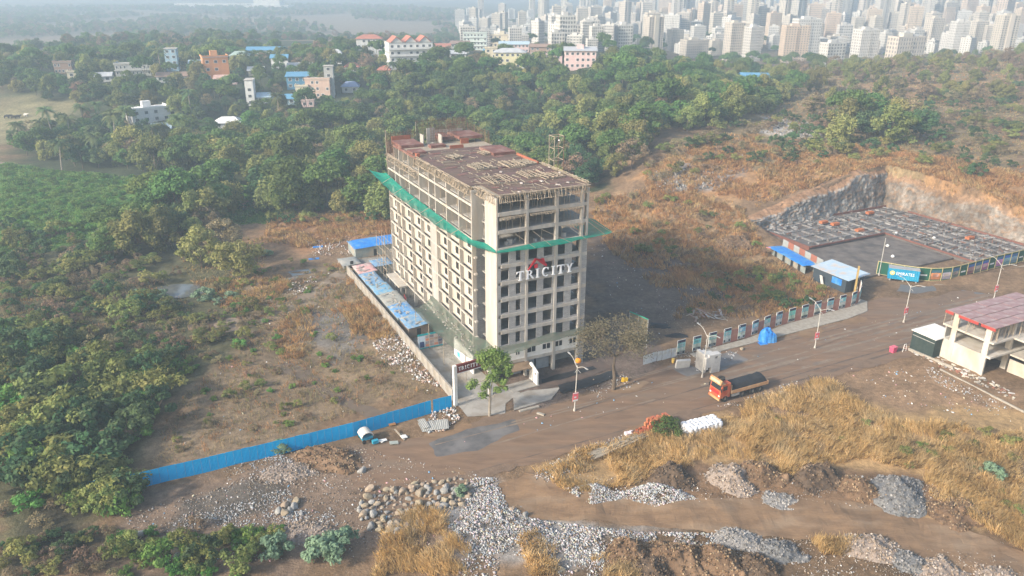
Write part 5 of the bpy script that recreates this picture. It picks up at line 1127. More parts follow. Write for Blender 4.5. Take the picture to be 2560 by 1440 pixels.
def bush_proto(name, label, seed, h, r, n, size, m, cat='bush', group=None, ncl=12, twig=False):
    t = thing(name, label, cat, group=group); g = np.random.default_rng(seed); b = MB()
    for k in range(5): a = k*1.26; b.path([(0, 0, -.1), (math.cos(a)*r*.3, math.sin(a)*r*.3, h*.35), (math.cos(a)*r*.6, math.sin(a)*r*.6, h*.7)], .05, 4, .015)
    b.build('stem', M_bark, t); V, F = crown(seed, h*.08, h, r, ncl, n, size); npmesh('foliage', V, F, m, t); return t
SGp = 'scrub bushes on the plot'
SP = [bush_proto('scrub_bush', 'dark green scrub bush in the thicket left of the brown plot', 11, 2.6, 2.0, 900, .24, LG[2], group=SGp),
      bush_proto('scrub_bush', 'olive scrub bush in the thicket left of the brown plot', 12, 2.4, 2.2, 900, .22, LG[1], group=SGp),
      bush_proto('scrub_bush', 'brown dry scrub bush in the thicket left of the brown plot', 13, 2.0, 1.9, 700, .17, LG[3], group=SGp),
      bush_proto('scrub_bush', 'fresh green scrub bush in the thicket left of the brown plot', 14, 1.7, 1.7, 800, .22, leafmat('leaf_fresh', (.075, .15, .03), (.11, .19, .045)), group=SGp)]
M_calo = leafmat('leaf_bluegreen', (.12, .185, .115), (.17, .235, .15), .1)
CP = bush_proto('milkweed_bush', 'x', 21, 1.7, 1.35, 1500, .19, M_calo, ncl=20)

def scatter(name, label, cat, X, Y, proto, s0, s1, g, dz=0.0, mat_=None):
    "an uncountable mass: many turned and scaled repeats of one plant"
    n = len(X); Z = H(X, Y)+dz; me = bpy.data.meshes.new(name); me.vertices.add(n); me.vertices.foreach_set('co', np.c_[X, Y, Z].astype(np.float32).ravel())
    ra = me.attributes.new('rot', 'FLOAT_VECTOR', 'POINT'); ra.data.foreach_set('vector', np.c_[g.uniform(-.12, .12, n), g.uniform(-.12, .12, n), g.uniform(0, 6.28, n)].astype(np.float32).ravel())
    s = g.uniform(s0, s1, n); sa = me.attributes.new('scl', 'FLOAT_VECTOR', 'POINT'); sa.data.foreach_set('vector', np.c_[s*g.uniform(.85, 1.2, n), s*g.uniform(.85, 1.2, n), s*g.uniform(.8, 1.2, n)].astype(np.float32).ravel())
    o = bpy.data.objects.new(name, me); COL.objects.link(o); tag(o, label, cat, kind='stuff')
    ng = bpy.data.node_groups.new(name, 'GeometryNodeTree'); ng.interface.new_socket('Geometry', in_out='INPUT', socket_type='NodeSocketGeometry'); ng.interface.new_socket('Geometry', in_out='OUTPUT', socket_type='NodeSocketGeometry')
    N = ng.nodes; gi = N.new('NodeGroupInput'); go = N.new('NodeGroupOutput'); jn = N.new('GeometryNodeJoinGeometry')
    r_ = N.new('GeometryNodeInputNamedAttribute'); r_.data_type = 'FLOAT_VECTOR'; r_.inputs[0].default_value = 'rot'; q = N.new('GeometryNodeInputNamedAttribute'); q.data_type = 'FLOAT_VECTOR'; q.inputs[0].default_value = 'scl'
    for ch in proto.children:
        oi = N.new('GeometryNodeObjectInfo'); oi.inputs[0].default_value = ch; oi.inputs[1].default_value = True; oi.transform_space = 'ORIGINAL'
        ip = N.new('GeometryNodeInstanceOnPoints'); ng.links.new(gi.outputs[0], ip.inputs['Points']); ng.links.new(oi.outputs['Geometry'], ip.inputs['Instance'])
        er = N.new('FunctionNodeEulerToRotation'); ng.links.new(r_.outputs[0], er.inputs[0]); ng.links.new(er.outputs[0], ip.inputs['Rotation']); ng.links.new(q.outputs[0], ip.inputs['Scale']); ng.links.new(ip.outputs[0], jn.inputs[0])
    ng.links.new(jn.outputs[0], go.inputs[0]); md = o.modifiers.new('scatter', 'NODES'); md.node_group = ng; return o
def inpoly(poly, n, g, gap=0):
    "random points in polygon (world), optionally thinned to a minimum gap"
    P = np.asarray(poly); lo = P.min(0); hi = P.max(0); out = np.zeros((0, 2))
    area = (hi-lo).prod(); 
    for _ in range(40):
        q = g.uniform(lo, hi, (max(n*3, 400), 2)); q = q[sdist(P, q[:, 0], q[:, 1]) < 0]; out = np.r_[out, q]
        if len(out) >= n*(3 if gap else 1): break
    if gap:
        cell = {}; keep = []
        for p in out:
            k = (int(p[0]//gap), int(p[1]//gap)); ok = True
            for dx in (-1, 0, 1):
                for dy in (-1, 0, 1):
                    for r_ in cell.get((k[0]+dx, k[1]+dy), ()):
                        if (r_[0]-p[0])**2+(r_[1]-p[1])**2 < gap*gap: ok = False
            if ok: cell.setdefault(k, []).append(p); keep.append(p)
            if len(keep) >= n: break
        out = np.array(keep)
    return out[:n]
def project(x, y, z):
    d = np.stack([x, y, z-HC], -1); dep = d@fw; return 1280+FPX*(d@rt)/dep, 720-FPX*(d@up)/dep, dep
# spots kept clear: houses (x, y, radius, clear depth towards the camera)
CLEAR = []
def clear_mask(P, near=1.0):
    m = np.ones(len(P), bool)
    for (x, y, r, dep) in CLEAR:
        d = np.hypot(P[:, 0]-x, P[:, 1]-y); m &= d > r
        dirv = np.array([x, y])/math.hypot(x, y); t = (np.array([x, y])-P)@dirv; s = np.abs((P-np.array([x, y]))@np.array([-dirv[1], dirv[0]])); m &= ~((t > 0) & (t < dep*near) & (s < r*.9))
    return m

# ------------------------------------------------------------------ village houses and the far city
M_win = mat('far_glass', (.05, .06, .07), (.08, .09, .10), scale=2, rough=.3); M_cwin = mat('hazed_city_glass', (.13, .14, .15), (.24, .235, .225), scale=.35, rough=.35)  # city panes made paler, so fading by haze is partly in their colour
def colm(name, c, k=.85): return mat(name, c, tuple(x*k for x in c), scale=.6, rough=.8, c3=tuple(x*.8 for x in c), s3=.25)
def house(px, py, wpx, fl, label, wall, roof='flat', rcol=None, depth=8, rz=0.0, fh=3.0, name='village_house', wz=None, parapet=True, bays=None, clear=16, stair=False, bands=None, dz=0):
    q = hit(px, py); dist = float(np.hypot(q[0], q[1])); dep = q[1]*math.cos(PITCH)+(HC-q[2])*math.sin(PITCH); W_ = wpx*dep/FPX
    face = math.atan2(q[0], q[1]); t = thing(name, label, 'house', (q[0], q[1], q[2]+dz), -face*.6+rz, 'houses of the village'); CLEAR.append((q[0], q[1], W_*.5+3.2, clear*.85)); Hh = fl*fh; D = depth
    b = MB(); b.box(-W_/2, 0, -1, W_/2, D, Hh); w_o = b.build('wall', wall, t)
    n = bays or max(2, int(W_/3.2)); rr = random.Random(int(px*7+py)); me = None
    for f in range(fl):
        for i in range(n):
            if rr.random() < .12: continue
            x = -W_/2+W_*(i+.5)/n
            if me is None:
                b = MB(); ww = min(1.5, W_/n*.5); b.box(-ww/2-.12, -.08, -.12, ww/2+.12, .02, 0); b.box(-ww/2-.12, -.08, 1.3, ww/2+.12, .02, 1.42); b.box(-ww/2-.12, -.08, 0, -ww/2, .02, 1.3); b.box(ww/2, -.08, 0, ww/2+.12, .02, 1.3)
                o = b.build('window', M_white, t); me = o.data; g = MB(); g.box(-ww/2, -.03, 0, ww/2, .015, 1.3); p = g.build('pane', M_win, o); mg = p.data
            else: o = link('window', me, None, t); p = link('pane', mg, None, o)
            o.location = (x, 0, f*fh+1.0)
        for i in range(max(1, int(D/3.5))):
            for sd in (-1, 1):
                o = link('window', me, None, t) if me else None
                if o: p = link('pane', mg, None, o); o.location = (sd*W_/2, D*(i+.5)/max(1, int(D/3.5)), f*fh+1.0); o.rotation_euler[2] = R(90)*sd
        if f and bands: b = MB(); b.box(-W_/2-.5, -.7, f*fh-.12, W_/2+.5, D+.3, f*fh+.1); b.build('floor_band', bands, t)
    rc = rcol or M_conc_l
    if roof == 'flat':
        b = MB(); b.box(-W_/2-.3, -.3, Hh, W_/2+.3, D+.3, Hh+.18); b.build('roof', rc, t)
        if parapet: b = MB(); b.box(-W_/2-.3, -.3, Hh+.18, W_/2+.3, -.12, Hh+.95); b.box(-W_/2-.3, -.12, Hh+.18, -W_/2-.12, D+.3, Hh+.95); b.box(W_/2+.12, -.12, Hh+.18, W_/2+.3, D+.3, Hh+.95); b.build('parapet', wall, t)
    elif roof == 'gable':
        b = MB(); b.prism([(-.8, Hh-.05), (D/2, Hh+1.7), (D+.8, Hh-.05), (D+.8, Hh-.2), (D/2, Hh+1.5), (-.8, Hh-.2)], 0, -W_/2-.6, W_/2+.6); b.build('roof', rc, t)
    elif roof == 'shed':
        b = MB(); b.prism([(-.9, Hh+.05), (-.9, Hh+.2), (D+.8, Hh+1.5), (D+.8, Hh+1.35)], 0, -W_/2-.7, W_/2+.7); b.build('roof', rc, t)
    elif roof == 'hip':
        b = MB(); b.add([(-W_/2-.7, -.7, Hh), (W_/2+.7, -.7, Hh), (W_/2+.7, D+.7, Hh), (-W_/2-.7, D+.7, Hh), (-W_/4, D/2, Hh+2.2), (W_/4, D/2, Hh+2.2)], [(0, 1, 5, 4), (1, 2, 5), (2, 3, 4, 5), (3, 0, 4), (0, 3, 2, 1)]); b.build('roof', rc, t)
    if stair: b = MB(); b.box(-1.8, D*.5, Hh+.18, 1.8, D*.5+3, Hh+2.9); b.build('stair_head', wall, t)
    return t, W_, Hh
cw = colm('house_white', (.72, .71, .69)); cc = colm('house_cream', (.66, .58, .42)); cor = colm('house_orange', (.70, .30, .12)); cg = colm('house_grey', (.42, .42, .40)); cpk = colm('house_pink', (.66, .48, .46)); cbl = colm('house_blue', (.36, .52, .62)); cye = colm('house_yellow', (.66, .60, .36)); cbr = colm('house_raw_brick', (.36, .24, .18))
r_bl = colm('roof_blue', (.12, .30, .46)); r_rd = colm('roof_red', (.42, .17, .12)); r_gy = colm('roof_grey', (.46, .47, .48)); r_br = colm('roof_brown', (.30, .20, .15)); r_lb = colm('roof_paleblue', (.42, .54, .62))
house(545, 200, 60, 3, 'bright orange three storey village house with a stair head', cor, stair=True, depth=9, rz=.25, rcol=r_lb, bays=3, fh=3.9)
house(382, 306, 92, 2, 'flat roofed white modern house among the palms', cw, depth=10, rz=.45, clear=22, bays=4, rcol=cw, stair=True)
BW, bw_, bh_ = house(1030, 172, 110, 4, 'large white four storey house with red tiled gables', cw, 'flat', depth=14, bands=cw, rz=.25, bays=7, clear=26, parapet=False, fh=3.6)
for x in (-.32, .0, .32):
    b = MB(); b.prism([(x*bw_-3.2, bh_+.2), (x*bw_+3.2, bh_+.2), (x*bw_, bh_+3.0)], 1, 0, 12); b.build('gable', cw, BW); b = MB(); b.prism([(x*bw_-3.7, bh_+.1), (x*bw_, bh_+3.4), (x*bw_+3.7, bh_+.1), (x*bw_+3.2, bh_+.1), (x*bw_, bh_+3.05), (x*bw_-3.2, bh_+.1)], 1, -.5, 12.2); b.build('roof', r_rd, BW)
for f in (1, 2, 3):
    b = MB(); b.box(-bw_/2-.4, -1.6, f*3.6-.15, bw_/2+.4, -.05, f*3.6+.05); b.box(-bw_/2-.4, -1.6, f*3.6+.05, bw_/2+.4, -1.5, f*3.6+.9); b.build('balcony', cw, BW)
t, W_, Hh = house(925, 148, 62, 4, 'pale four storey house with red pyramid roofs left of the white one', colm('house_palegrey', (.58, .58, .57)), 'hip', r_rd, depth=12, bays=5)
house(335, 190, 82, 2, 'long unfinished grey house with open arcades', cg, 'flat', depth=12, bays=9, bands=cg)
house(432, 178, 28, 4, 'tall narrow pale blue building behind the palms', cbl, 'flat', depth=7, bays=2, parapet=False)
house(430, 205, 70, 1, 'low white house with long brown tiled roof', cw, 'gable', r_br, depth=10)
house(565, 212, 54, 1, 'low house with pale red roof below the orange one', cpk, 'gable', colm('roof_palered', (.55, .36, .30)), depth=9)
house(600, 165, 44, 2, 'pale green roofed house behind the orange one', cw, 'hip', colm('roof_palegreen', (.36, .46, .40)), depth=9)
house(665, 150, 90, 2, 'white hall under a long bright blue roof', cw, 'gable', r_bl, depth=14)
house(750, 180, 58, 1, 'low white house with grey roof before the raw brick block', cw, 'gable', r_gy, depth=9, bays=5)
house(840, 160, 28, 2, 'small white house with grey pyramid roof', cw, 'hip', r_gy, depth=7)
house(796, 246, 62, 3, 'raw pinkish brick three storey block with unfinished roof posts', colm('house_rawpink', (.50, .36, .29)), 'flat', depth=9, rz=-.2, bays=5, clear=22)
house(826, 244, 22, 5, 'plain grey concrete stair tower beside the raw brick block', cg, 'flat', depth=5, bays=1, parapet=False, clear=22)
house(756, 248, 30, 2, 'small cream annexe left of the raw brick block', cc, 'flat', depth=6, bays=1)
house(628, 265, 20, 4, 'narrow white blank building left of the parked machines', cw, 'flat', depth=9, bays=1, parapet=False, clear=20)
house(745, 222, 52, 2, 'blue sheet workshop left of the raw brick block', colm('wall_bluesheet', (.08, .24, .38)), 'shed', r_bl, depth=9)
house(876, 232, 40, 1, 'low hut with blue grey hipped sheet roof right of the raw brick block', cg, 'hip', colm('roof_slateblue', (.22, .28, .42)), depth=9, clear=20)
house(770, 268, 30, 1, 'small pale pink hut below the raw brick block', cpk, 'flat', depth=5)
house(1275, 172, 78, 3, 'cream yellow three storey house with grey sheet roof', cye, 'hip', r_gy, depth=10, bays=6, clear=24)
house(1228, 160, 30, 3, 'narrow cream house left of the cream yellow one', cc, 'flat', depth=7)
house(1450, 172, 78, 3, 'white two-tone house with a row of dark top windows and pink turret', cpk, 'shed', r_gy, depth=10, bays=6, clear=26, stair=True)
house(1188, 125, 58, 4, 'pale green hospital-like block behind the big tree', colm('house_palegreen', (.52, .60, .56)), 'flat', depth=14, bays=7, bands=cw)
house(1255, 118, 66, 3, 'cream stepped building behind the village', cc, 'flat', depth=12, bays=6, stair=True)
house(1285, 132, 74, 2, 'long pinkish hall with pale sheet roof', cpk, 'gable', r_lb, depth=12, bays=8)
house(1222, 142, 26, 1, 'small hut with bright blue roof behind the cream house', cg, 'gable', r_bl, depth=8)
house(1100, 140, 52, 2, 'row of small houses with red roofs right of the white four storey house', cpk, 'gable', r_rd, depth=10)
house(1150, 132, 46, 2, 'grey house with rusty sheet roof right of the red roofs', cg, 'shed', r_br, depth=10)
house(160, 185, 40, 2, 'dark unfinished house at the far left of the village', cbr, 'flat', depth=10, bays=5)
house(180, 195, 20, 1, 'tiny cream hut by the dark unfinished house', cc, 'flat', depth=5, bays=1)
house(405, 338, 44, 1, 'low blue grey sheet shelter among the palms', cg, 'gable', r_lb, depth=8, clear=18)
house(570, 320, 62, 1, 'rounded white tent-like store among the trees', cw, 'hip', cw, depth=9, clear=24, fh=2.2)
house(1885, 222, 66, 2, 'blue sheet shed with open dark front on the right slope', colm('wall_palesheet', (.46, .46, .45)), 'gable', r_bl, depth=14, bays=2, clear=30)
house(1905, 224, 22, 1, 'small white cabin in front of the blue sheet shed', cw, 'flat', depth=5, bays=1, clear=30)
for i, (px, py, wp, fl, lab, wc, rf, rc) in enumerate([(495, 172, 40, 1, 'white hut with pale roof left of the orange house', cw, 'gable', r_lb), (640, 190, 36, 1, 'low cream hut right of the orange house', cc, 'gable', r_gy), (700, 172, 40, 2, 'white house with blue roof behind the blue roofed hall', cw, 'gable', r_bl), (880, 182, 34, 1, 'white hut with red roof left of the white four storey house', cw, 'hip', r_rd), (260, 205, 36, 1, 'tiny grey roofed hut right of the dark unfinished house', cw, 'gable', r_gy), (1145, 160, 40, 2, 'white house with grey roof under the pale green block', cw, 'gable', r_gy), (1385, 165, 40, 2, 'faded pink house left of the white two-tone house', cpk, 'flat', r_gy), (960, 190, 30, 1, 'orange roofed hut under the white four storey house', cc, 'hip', r_rd), (1350, 140, 50, 2, 'long brown hall behind the cream yellow house', cbr, 'gable', r_br), (720, 262, 36, 1, 'blue sheet shelter in the machine yard', cbl, 'gable', r_bl), (660, 258, 30, 1, 'white shelter left of the machine yard', cw, 'gable', r_lb)]): house(px, py, wp, fl, lab, wc, rf, rc, depth=8)
house(1320, 185, 22, 1, 'tiny white roofed hut in the trees under the cream yellow house', cw, 'gable', r_gy, depth=7)
CLEAR.append((-77, 167, 7.5, 12))
# vehicles in the village
def mini_truck(px, py, label, body, rz):
    q = hit(px, py); t = thing('parked_truck', label, 'truck', tuple(q), rz, 'vehicles in the village'); CLEAR.append((q[0], q[1], 5, 16))
    b = MB(); b.box(2.6, -1.1, .7, 4.4, 1.1, 2.6); c = b.build('cab', cw, t); b = MB(); b.box(4.38, -.9, 1.6, 4.42, .9, 2.4); b.build('windscreen', M_glass, c); b = MB(); b.box(-2.8, -1.15, .8, 2.5, 1.15, 2.4); b.build('body', body, t)
    for x in (-1.8, -.7, 3.5):
        for s in (-1, 1): b = MB(); b.lathe([(0, -.13), (.48, -.13), (.48, .13), (0, .13)], n=10); o = b.build('wheel', M_tyre, t); o.location = (x, s*1.05, .48); o.rotation_euler[0] = R(90)
mini_truck(318, 368, 'white truck parked among the palms', cw, .1); mini_truck(360, 362, 'yellow truck parked under the palms', colm('truck_ochre', (.6, .36, .06)), .3); mini_truck(415, 378, 'white truck with red body under the palms', cpk, .2); mini_truck(690, 252, 'pale truck parked by the machine yard', colm('truck_paleblue', (.4, .55, .62)), .5)
q = hit(731, 246); EX = thing('excavator', 'small yellow excavator left of the raw brick block', 'excavator', tuple(q), .6); CLEAR.append((q[0], q[1], 6, 18))
me_y = colm('excavator_yellow', (.6, .33, .05)); b = MB(); b.box(-1.6, -1.2, .9, 1.6, 1.2, 2.2); b.build('house', me_y, EX); b = MB(); b.box(.1, -1.1, 2.2, 1.5, .2, 3.3); b.build('cab', M_glass, EX)
for s in (-1, 1): b = MB(); b.box(-2, s*1.1-.3, 0, 2, s*1.1+.3, .85); b.build('track', M_tyre, EX)
b = MB(); b.path([(1.4, .6, 1.8), (3.4, .6, 4.6), (5.2, .6, 4.0)], .22, 5); b.path([(5.2, .6, 4.0), (5.8, .6, 1.6)], .18, 5); b.build('boom', me_y, EX); b = MB(); b.box(5.4, .1, .8, 6.4, 1.1, 1.6); b.build('bucket', M_rust, EX)

# city towers: prototypes built from a glazed core behind bands and piers, then copied
def cmat(name, c): return mat(name, c, tuple(x*.88 for x in c), scale=.15, rough=.85, rnd=.10)
C_cr = cmat('city_cream', (.50, .45, .385)); C_wh = cmat('city_white', (.54, .52, .485)); C_pe = cmat('city_peach', (.50, .40, .315)); C_gr = cmat('city_grey', (.45, .425, .39))
def tower(label, w_, d_, fl, wall, style=0, fh=3.1, group='apartment towers of the far city', name='apartment_tower'):
    t = thing(name, label, 'apartment tower', group=group); Hh = fl*fh
    b = MB(); b.box(-w_/2+.35, .35, 0, w_/2-.35, d_-.35, Hh-.2); b.build('glazing', M_cwin, t)
    b = MB()
    for f in range(fl+1):
        z0 = f*fh-.55 if f else 0; z1 = f*fh+(.75 if f < fl else .9)
        b.box(-w_/2, 0, z0, w_/2, .34, z1); b.box(-w_/2, d_-.34, z0, w_/2, d_, z1); b.box(-w_/2, .34, z0, -w_/2+.34, d_-.34, z1); b.box(w_/2-.34, .34, z0, w_/2, d_-.34, z1)
    tag(b.build('floor_bands', wall, t), kind='stuff')
    b = MB(); n = max(3, int(w_/2.6)); wid = .85 if style != 2 else 1.4
    for i in range(n+1):
        x = -w_/2+w_*i/n; b.box(max(-w_/2-.02, x-wid/2), -.03, 0, min(w_/2+.02, x+wid/2), .36, Hh+.9); b.box(max(-w_/2-.02, x-wid/2), d_-.36, 0, min(w_/2+.02, x+wid/2), d_+.03, Hh+.9)
    m = max(2, int(d_/3.4))
    for i in range(m+1):
        y = d_*i/m; b.box(-w_/2-.03, max(.02, y-.9), 0, -w_/2+.36, min(d_-.02, y+.9), Hh+.9); b.box(w_/2-.36, max(.02, y-.9), 0, w_/2+.03, min(d_-.02, y+.9), Hh+.9)
    tag(b.build('piers', wall, t), kind='stuff')
    if style in (0, 2):
        b = MB(); k = (n//2)
        for f in range(1, fl):
            for i in ((0, n-1) if style == 0 else (k,)):
                x0 = -w_/2+w_*i/n+.2; b.box(x0, -1.3, f*fh-.1, x0+w_/n*.9, 0, f*fh+.05); b.box(x0, -1.3, f*fh+.05, x0+w_/n*.9, -1.2, f*fh+.95)
        tag(b.build('balconies', wall, t), kind='stuff')
    if style == 1:
        b = MB(); b.box(-w_*.14, -.9, 0, w_*.14, -.04, Hh+3.2); b.build('stair_shaft', wall, t)
    b = MB(); b.box(-w_/2+.3, .3, Hh-.1, w_/2-.3, d_-.3, Hh+.12); b.build('roof', C_gr, t)
    b = MB(); b.box(-w_*.22, d_*.3, Hh+.1, w_*.1, d_*.7, Hh+3.4); b.build('stair_head', wall, t); b = MB(); b.box(w_*.18, d_*.4, Hh+.1, w_*.36, d_*.62, Hh+2.2); b.build('water_tank', C_wh, t)
    return t
CL = 'pale apartment tower in the hazy rows of the far city'
CPT = [tower(CL, 20, 16, 14, C_cr, 0), tower(CL, 26, 16, 12, C_wh, 2), tower(CL, 18, 16, 20, C_cr, 1), tower(CL, 16, 14, 8, C_wh, 0), tower(CL, 24, 15, 16, C_pe, 2), tower(CL, 14, 13, 5, C_wh, 0), tower(CL, 30, 16, 7, C_cr, 2), tower(CL, 22, 18, 24, C_gr, 1)]
crng = random.Random(5); used = set()
def city_at(k, px, py, rz=0, sc_=(1, 1, 1), label=None):
    q = hit(px, py); p = CPT[k]
    if k in used: p = copy_tree(p)
    used.add(k); p.location = tuple(q); p.rotation_euler = (0, 0, rz); p.scale = tuple(np.array(sc_)*.70)
    if label: p['label'] = label; p['group'] = 'front row of the far city'
    CLEAR.append((q[0], q[1], 9, 12)); return p
for k, px, py, s, lab in [(3, 1562, 128, (1., 1, 1.05), 'cream eight storey block at the left end of the front city row'), (2, 1637, 136, (1.0, 1, .64), 'white tower with arched top storeys in the front city row'), (0, 1692, 130, (.8, 1, .62), 'slim white block behind the white arched tower'), (6, 1742, 146, (1.0, 1, .95), 'dark unfinished framed block in the front city row'), (0, 1838, 152, (.85, 1, .95), 'cream tower with side balconies right of the framed block'),
                           (1, 1885, 154, (.6, 1, 1.0), 'grey brown ribbed tower beside the balcony tower'), (4, 1985, 158, (1.15, 1, .80), 'peach brick coloured tower in the front city row'), (1, 2015, 140, (1.2, 1, 1.15), 'broad white windowed block behind the peach tower'), (3, 2085, 170, (1.4, 1, 1.0), 'low bright white block with tall fins at the front'), (1, 2165, 163, (.85, 1, .98), 'tall white banded tower right of the low white block'),
                           (6, 2270, 165, (1.25, 1, 1.35), 'wide grey banded block right of the tall banded tower'), (2, 2508, 152, (1.1, 1, .80), 'large cream tower at the right edge of the city'), (0, 2335, 120, (.9, 1, .9), 'white tower behind the wide banded block'), (3, 1480, 112, (1, 1, 1), 'white eight storey block left of the front city row'), (5, 1440, 108, (1.2, 1, 1.2), 'low white block left of the front city row')]:
    city_at(k, px, py, crng.uniform(-.15, .15)+.2, s, lab)
spots = []; CITYMASS = []
def crow(y0, y1, x0, x1, n, kinds, hs=(.8, 1.15)):
    for _ in range(n*6):
        if len([1 for s in spots if s[4] == (y0, x0)]) >= n: break
        px, py = crng.uniform(x0, x1), crng.uniform(y0, y1); q = hit(px, py)
        if any((q[0]-s[0])**2+(q[1]-s[1])**2 < 15**2 for s in spots): continue
        spots.append((q[0], q[1], px, py, (y0, x0))); city_at(crng.choice(kinds), px, py, crng.choice((.2, -.3, .6, .1))+crng.uniform(-.1, .1), (crng.uniform(.6, .95), crng.uniform(.7, 1), crng.uniform(*hs)*.92))
crow(100, 112, 1180, 1540, 16, [3, 5, 5, 3, 6])
crow(82, 100, 1200, 1560, 26, [3, 5, 3, 0, 6])
crow(62, 82, 1150, 1600, 30, [3, 5, 3, 0, 1])
crow(46, 62, 1180, 1620, 26, [3, 0, 5, 2])
crow(120, 135, 1600, 2560, 22, [3, 5, 6, 0, 1])
crow(100, 120, 1560, 2560, 34, [0, 1, 3, 4, 0, 6])
crow(82, 100, 1560, 2560, 34, [2, 0, 4, 1, 7], (.9, 1.2))
crow(62, 82, 1560, 2600, 34, [2, 7, 0, 4], (.9, 1.2))
crow(44, 62, 1500, 2600, 26, [2, 7, 4], (.9, 1.2))
crow(126, 140, 1580, 2540, 16, [5, 3, 5, 6], (.7, 1))
crow(104, 124, 1500, 2560, 16, [5, 3, 5], (.7, 1.1))
crow(66, 96, 1480, 2560, 2, [3, 5, 0], (.8, 1.1))
print('city', len(spots), len([o for o in bpy.data.objects if o.name.startswith('apartment_tower')]))
cq = np.random.default_rng(17)
for kk, (n, y0, y1, x0, x1) in {3: (120, 44, 128, 1160, 2600), 5: (130, 60, 130, 1160, 2600), 0: (90, 40, 100, 1400, 2600), 2: (34, 36, 70, 1300, 2600), 4: (50, 40, 90, 1500, 2600), 6: (40, 60, 120, 1300, 2600)}.items(): CITYMASS.append((kk, n, y0, y1, x0, x1))
# pale stadium-like building on the far left horizon
q = hit(665, 24); SD = thing('far_hall', 'long pale hall on the hazy horizon above the village', 'hall', tuple(q)); b = MB(); b.box(-50, 0, 0, 50, 60, 9); b.build('lower_tier', C_wh, SD); b = MB(); b.box(-30, 8, 9, 30, 50, 20); b.build('upper_tier', C_wh, SD)
q = hit(550, 20); SD = thing('far_wall', 'thin pale line of buildings on the far left horizon', 'hall', tuple(q)); b = MB(); b.box(-110, 0, 0, 110, 30, 10); b.build('hall', C_wh, SD)

# ------------------------------------------------------------------ setting the plants out
pg = np.random.default_rng(21)
for kk, n, y0, y1, x0, x1 in CITYMASS:                 # the rest of the city, too many and too far to count
    A = hitv(cq.uniform(x0, x1, n), cq.uniform(y0, y1, n)); S_ = np.array([(s_[0], s_[1]) for s_ in spots]); A = A[[np.hypot(*(S_-a[:2]).T).min() > 11 for a in A]]
    o = scatter('city_blocks', 'hazy mass of pale city blocks behind the front row', 'city', A[:, 0], A[:, 1], CPT[kk], .5, .75, cq)
    rt_ = o.data.attributes['rot']; rt_.data.foreach_set('vector', np.c_[np.zeros(len(A)), np.zeros(len(A)), cq.choice((.2, -.3, .6, .1), len(A))].astype(np.float32).ravel())
FOREST = [(PX([(600, 470), (700, 480), (965, 515), (1000, 420), (1490, 480), (1570, 440), (1650, 340), (1890, 300), (1990, 240), (1860, 178), (1500, 172), (1350, 195), (1000, 205), (850, 280), (640, 275), (560, 335), (480, 420)]), 760, 5.6),
          (PX([(70, 340), (330, 300), (560, 335), (480, 415), (560, 430), (420, 440), (240, 430), (120, 400), (10, 385)]), 200, 5.4)]
VILL = (PX([(0, 150), (880, 130), (1400, 155), (1500, 185), (850, 255), (620, 300), (330, 330), (230, 262), (0, 245)]), 800, 6.0)
pts = []
for poly, n, gap in FOREST: pts.append(inpoly(poly, n, pg, gap))
extra = [inpoly(PX([(270, 600), (420, 520), (560, 490), (575, 530), (530, 590), (400, 640), (230, 650)]), 34, pg, 4.2), inpoly(PX([(2090, 330), (2180, 280), (2330, 290), (2330, 370), (2200, 365), (2090, 360)]), 16, pg, 5), inpoly(PX([(640, 500), (960, 520), (960, 545), (700, 545)]), 12, pg, 4.5)]
P = np.concatenate(pts+extra); P = P[clear_mask(P)]; P = P[(((P-BC)@BU < -4) | ((P-BC)@BU > 24) | ((P-BC)@BV > 62))]
V_ = inpoly(*VILL[:2], pg, VILL[2]); V_ = V_[clear_mask(V_)]; P = np.r_[P, V_]
P = P[np.argsort(np.hypot(P[:, 0], P[:, 1]))]
big = P[:292]; rest = P[292:]
kind = lambda x, y: int(pg.choice(6, p=[.22, .2, .2, .08, .18, .12]))
first = set()
for (x, y) in big:
    k = kind(x, y); t = TP[k]
    if k in first: t = copy_tree(t)
    first.add(k); s = pg.uniform(.72, 1.38)*(.85 if y < 215 else (.74 if y > 335 and x < 60 else 1)); t.location = (x, y, hz(x, y)); t.rotation_euler = (0, 0, pg.uniform(0, 6.28)); t.scale = (s*pg.uniform(.9, 1.15), s*pg.uniform(.9, 1.15), s)
for k in range(6):
    if k not in first: TP[k].location = (*big[k], hz(*big[k])); 
fx_ = [int(v) for v in pg.choice(6, len(rest), p=[.25, .16, .28, .09, .10, .12])]
for k in range(6):
    m = np.array(fx_) == k
    if m.sum(): scatter('woodland', 'green trees filling the wood and village behind', 'woodland', rest[m, 0], rest[m, 1], TP[k], .6, 1.05, pg)
# far woods fading into the haze
far = inpoly(PX([(-200, 150), (-300, 22), (900, 14), (1190, 30), (1180, 100), (1000, 120), (880, 128), (400, 150)]), 8000, pg); far = far[(fbm(far[:, 0], far[:, 1], .006, 31, 4) < .62) & clear_mask(far)]
far2 = inpoly(PX([(1190, 60), (2700, 30), (2800, 140), (1500, 170), (1200, 120)]), 500, pg); far2 = far2[clear_mask(far2, .3)]
hill = inpoly(PX([(1900, 190), (2600, 140), (2600, 250), (2100, 300), (1800, 250)]), 260, pg); hill = hill[clear_mask(hill)]
for k, A in ((0, far[::3]), (2, far[1::3]), (3, far[2::3]), (5, far2), (3, hill[::2]), (1, hill[1::2])):
    scatter('far_woods', 'hazy dark woods spreading to the horizon', 'woods', A[:, 0], A[:, 1], TP[k], .5, 1.0, pg)
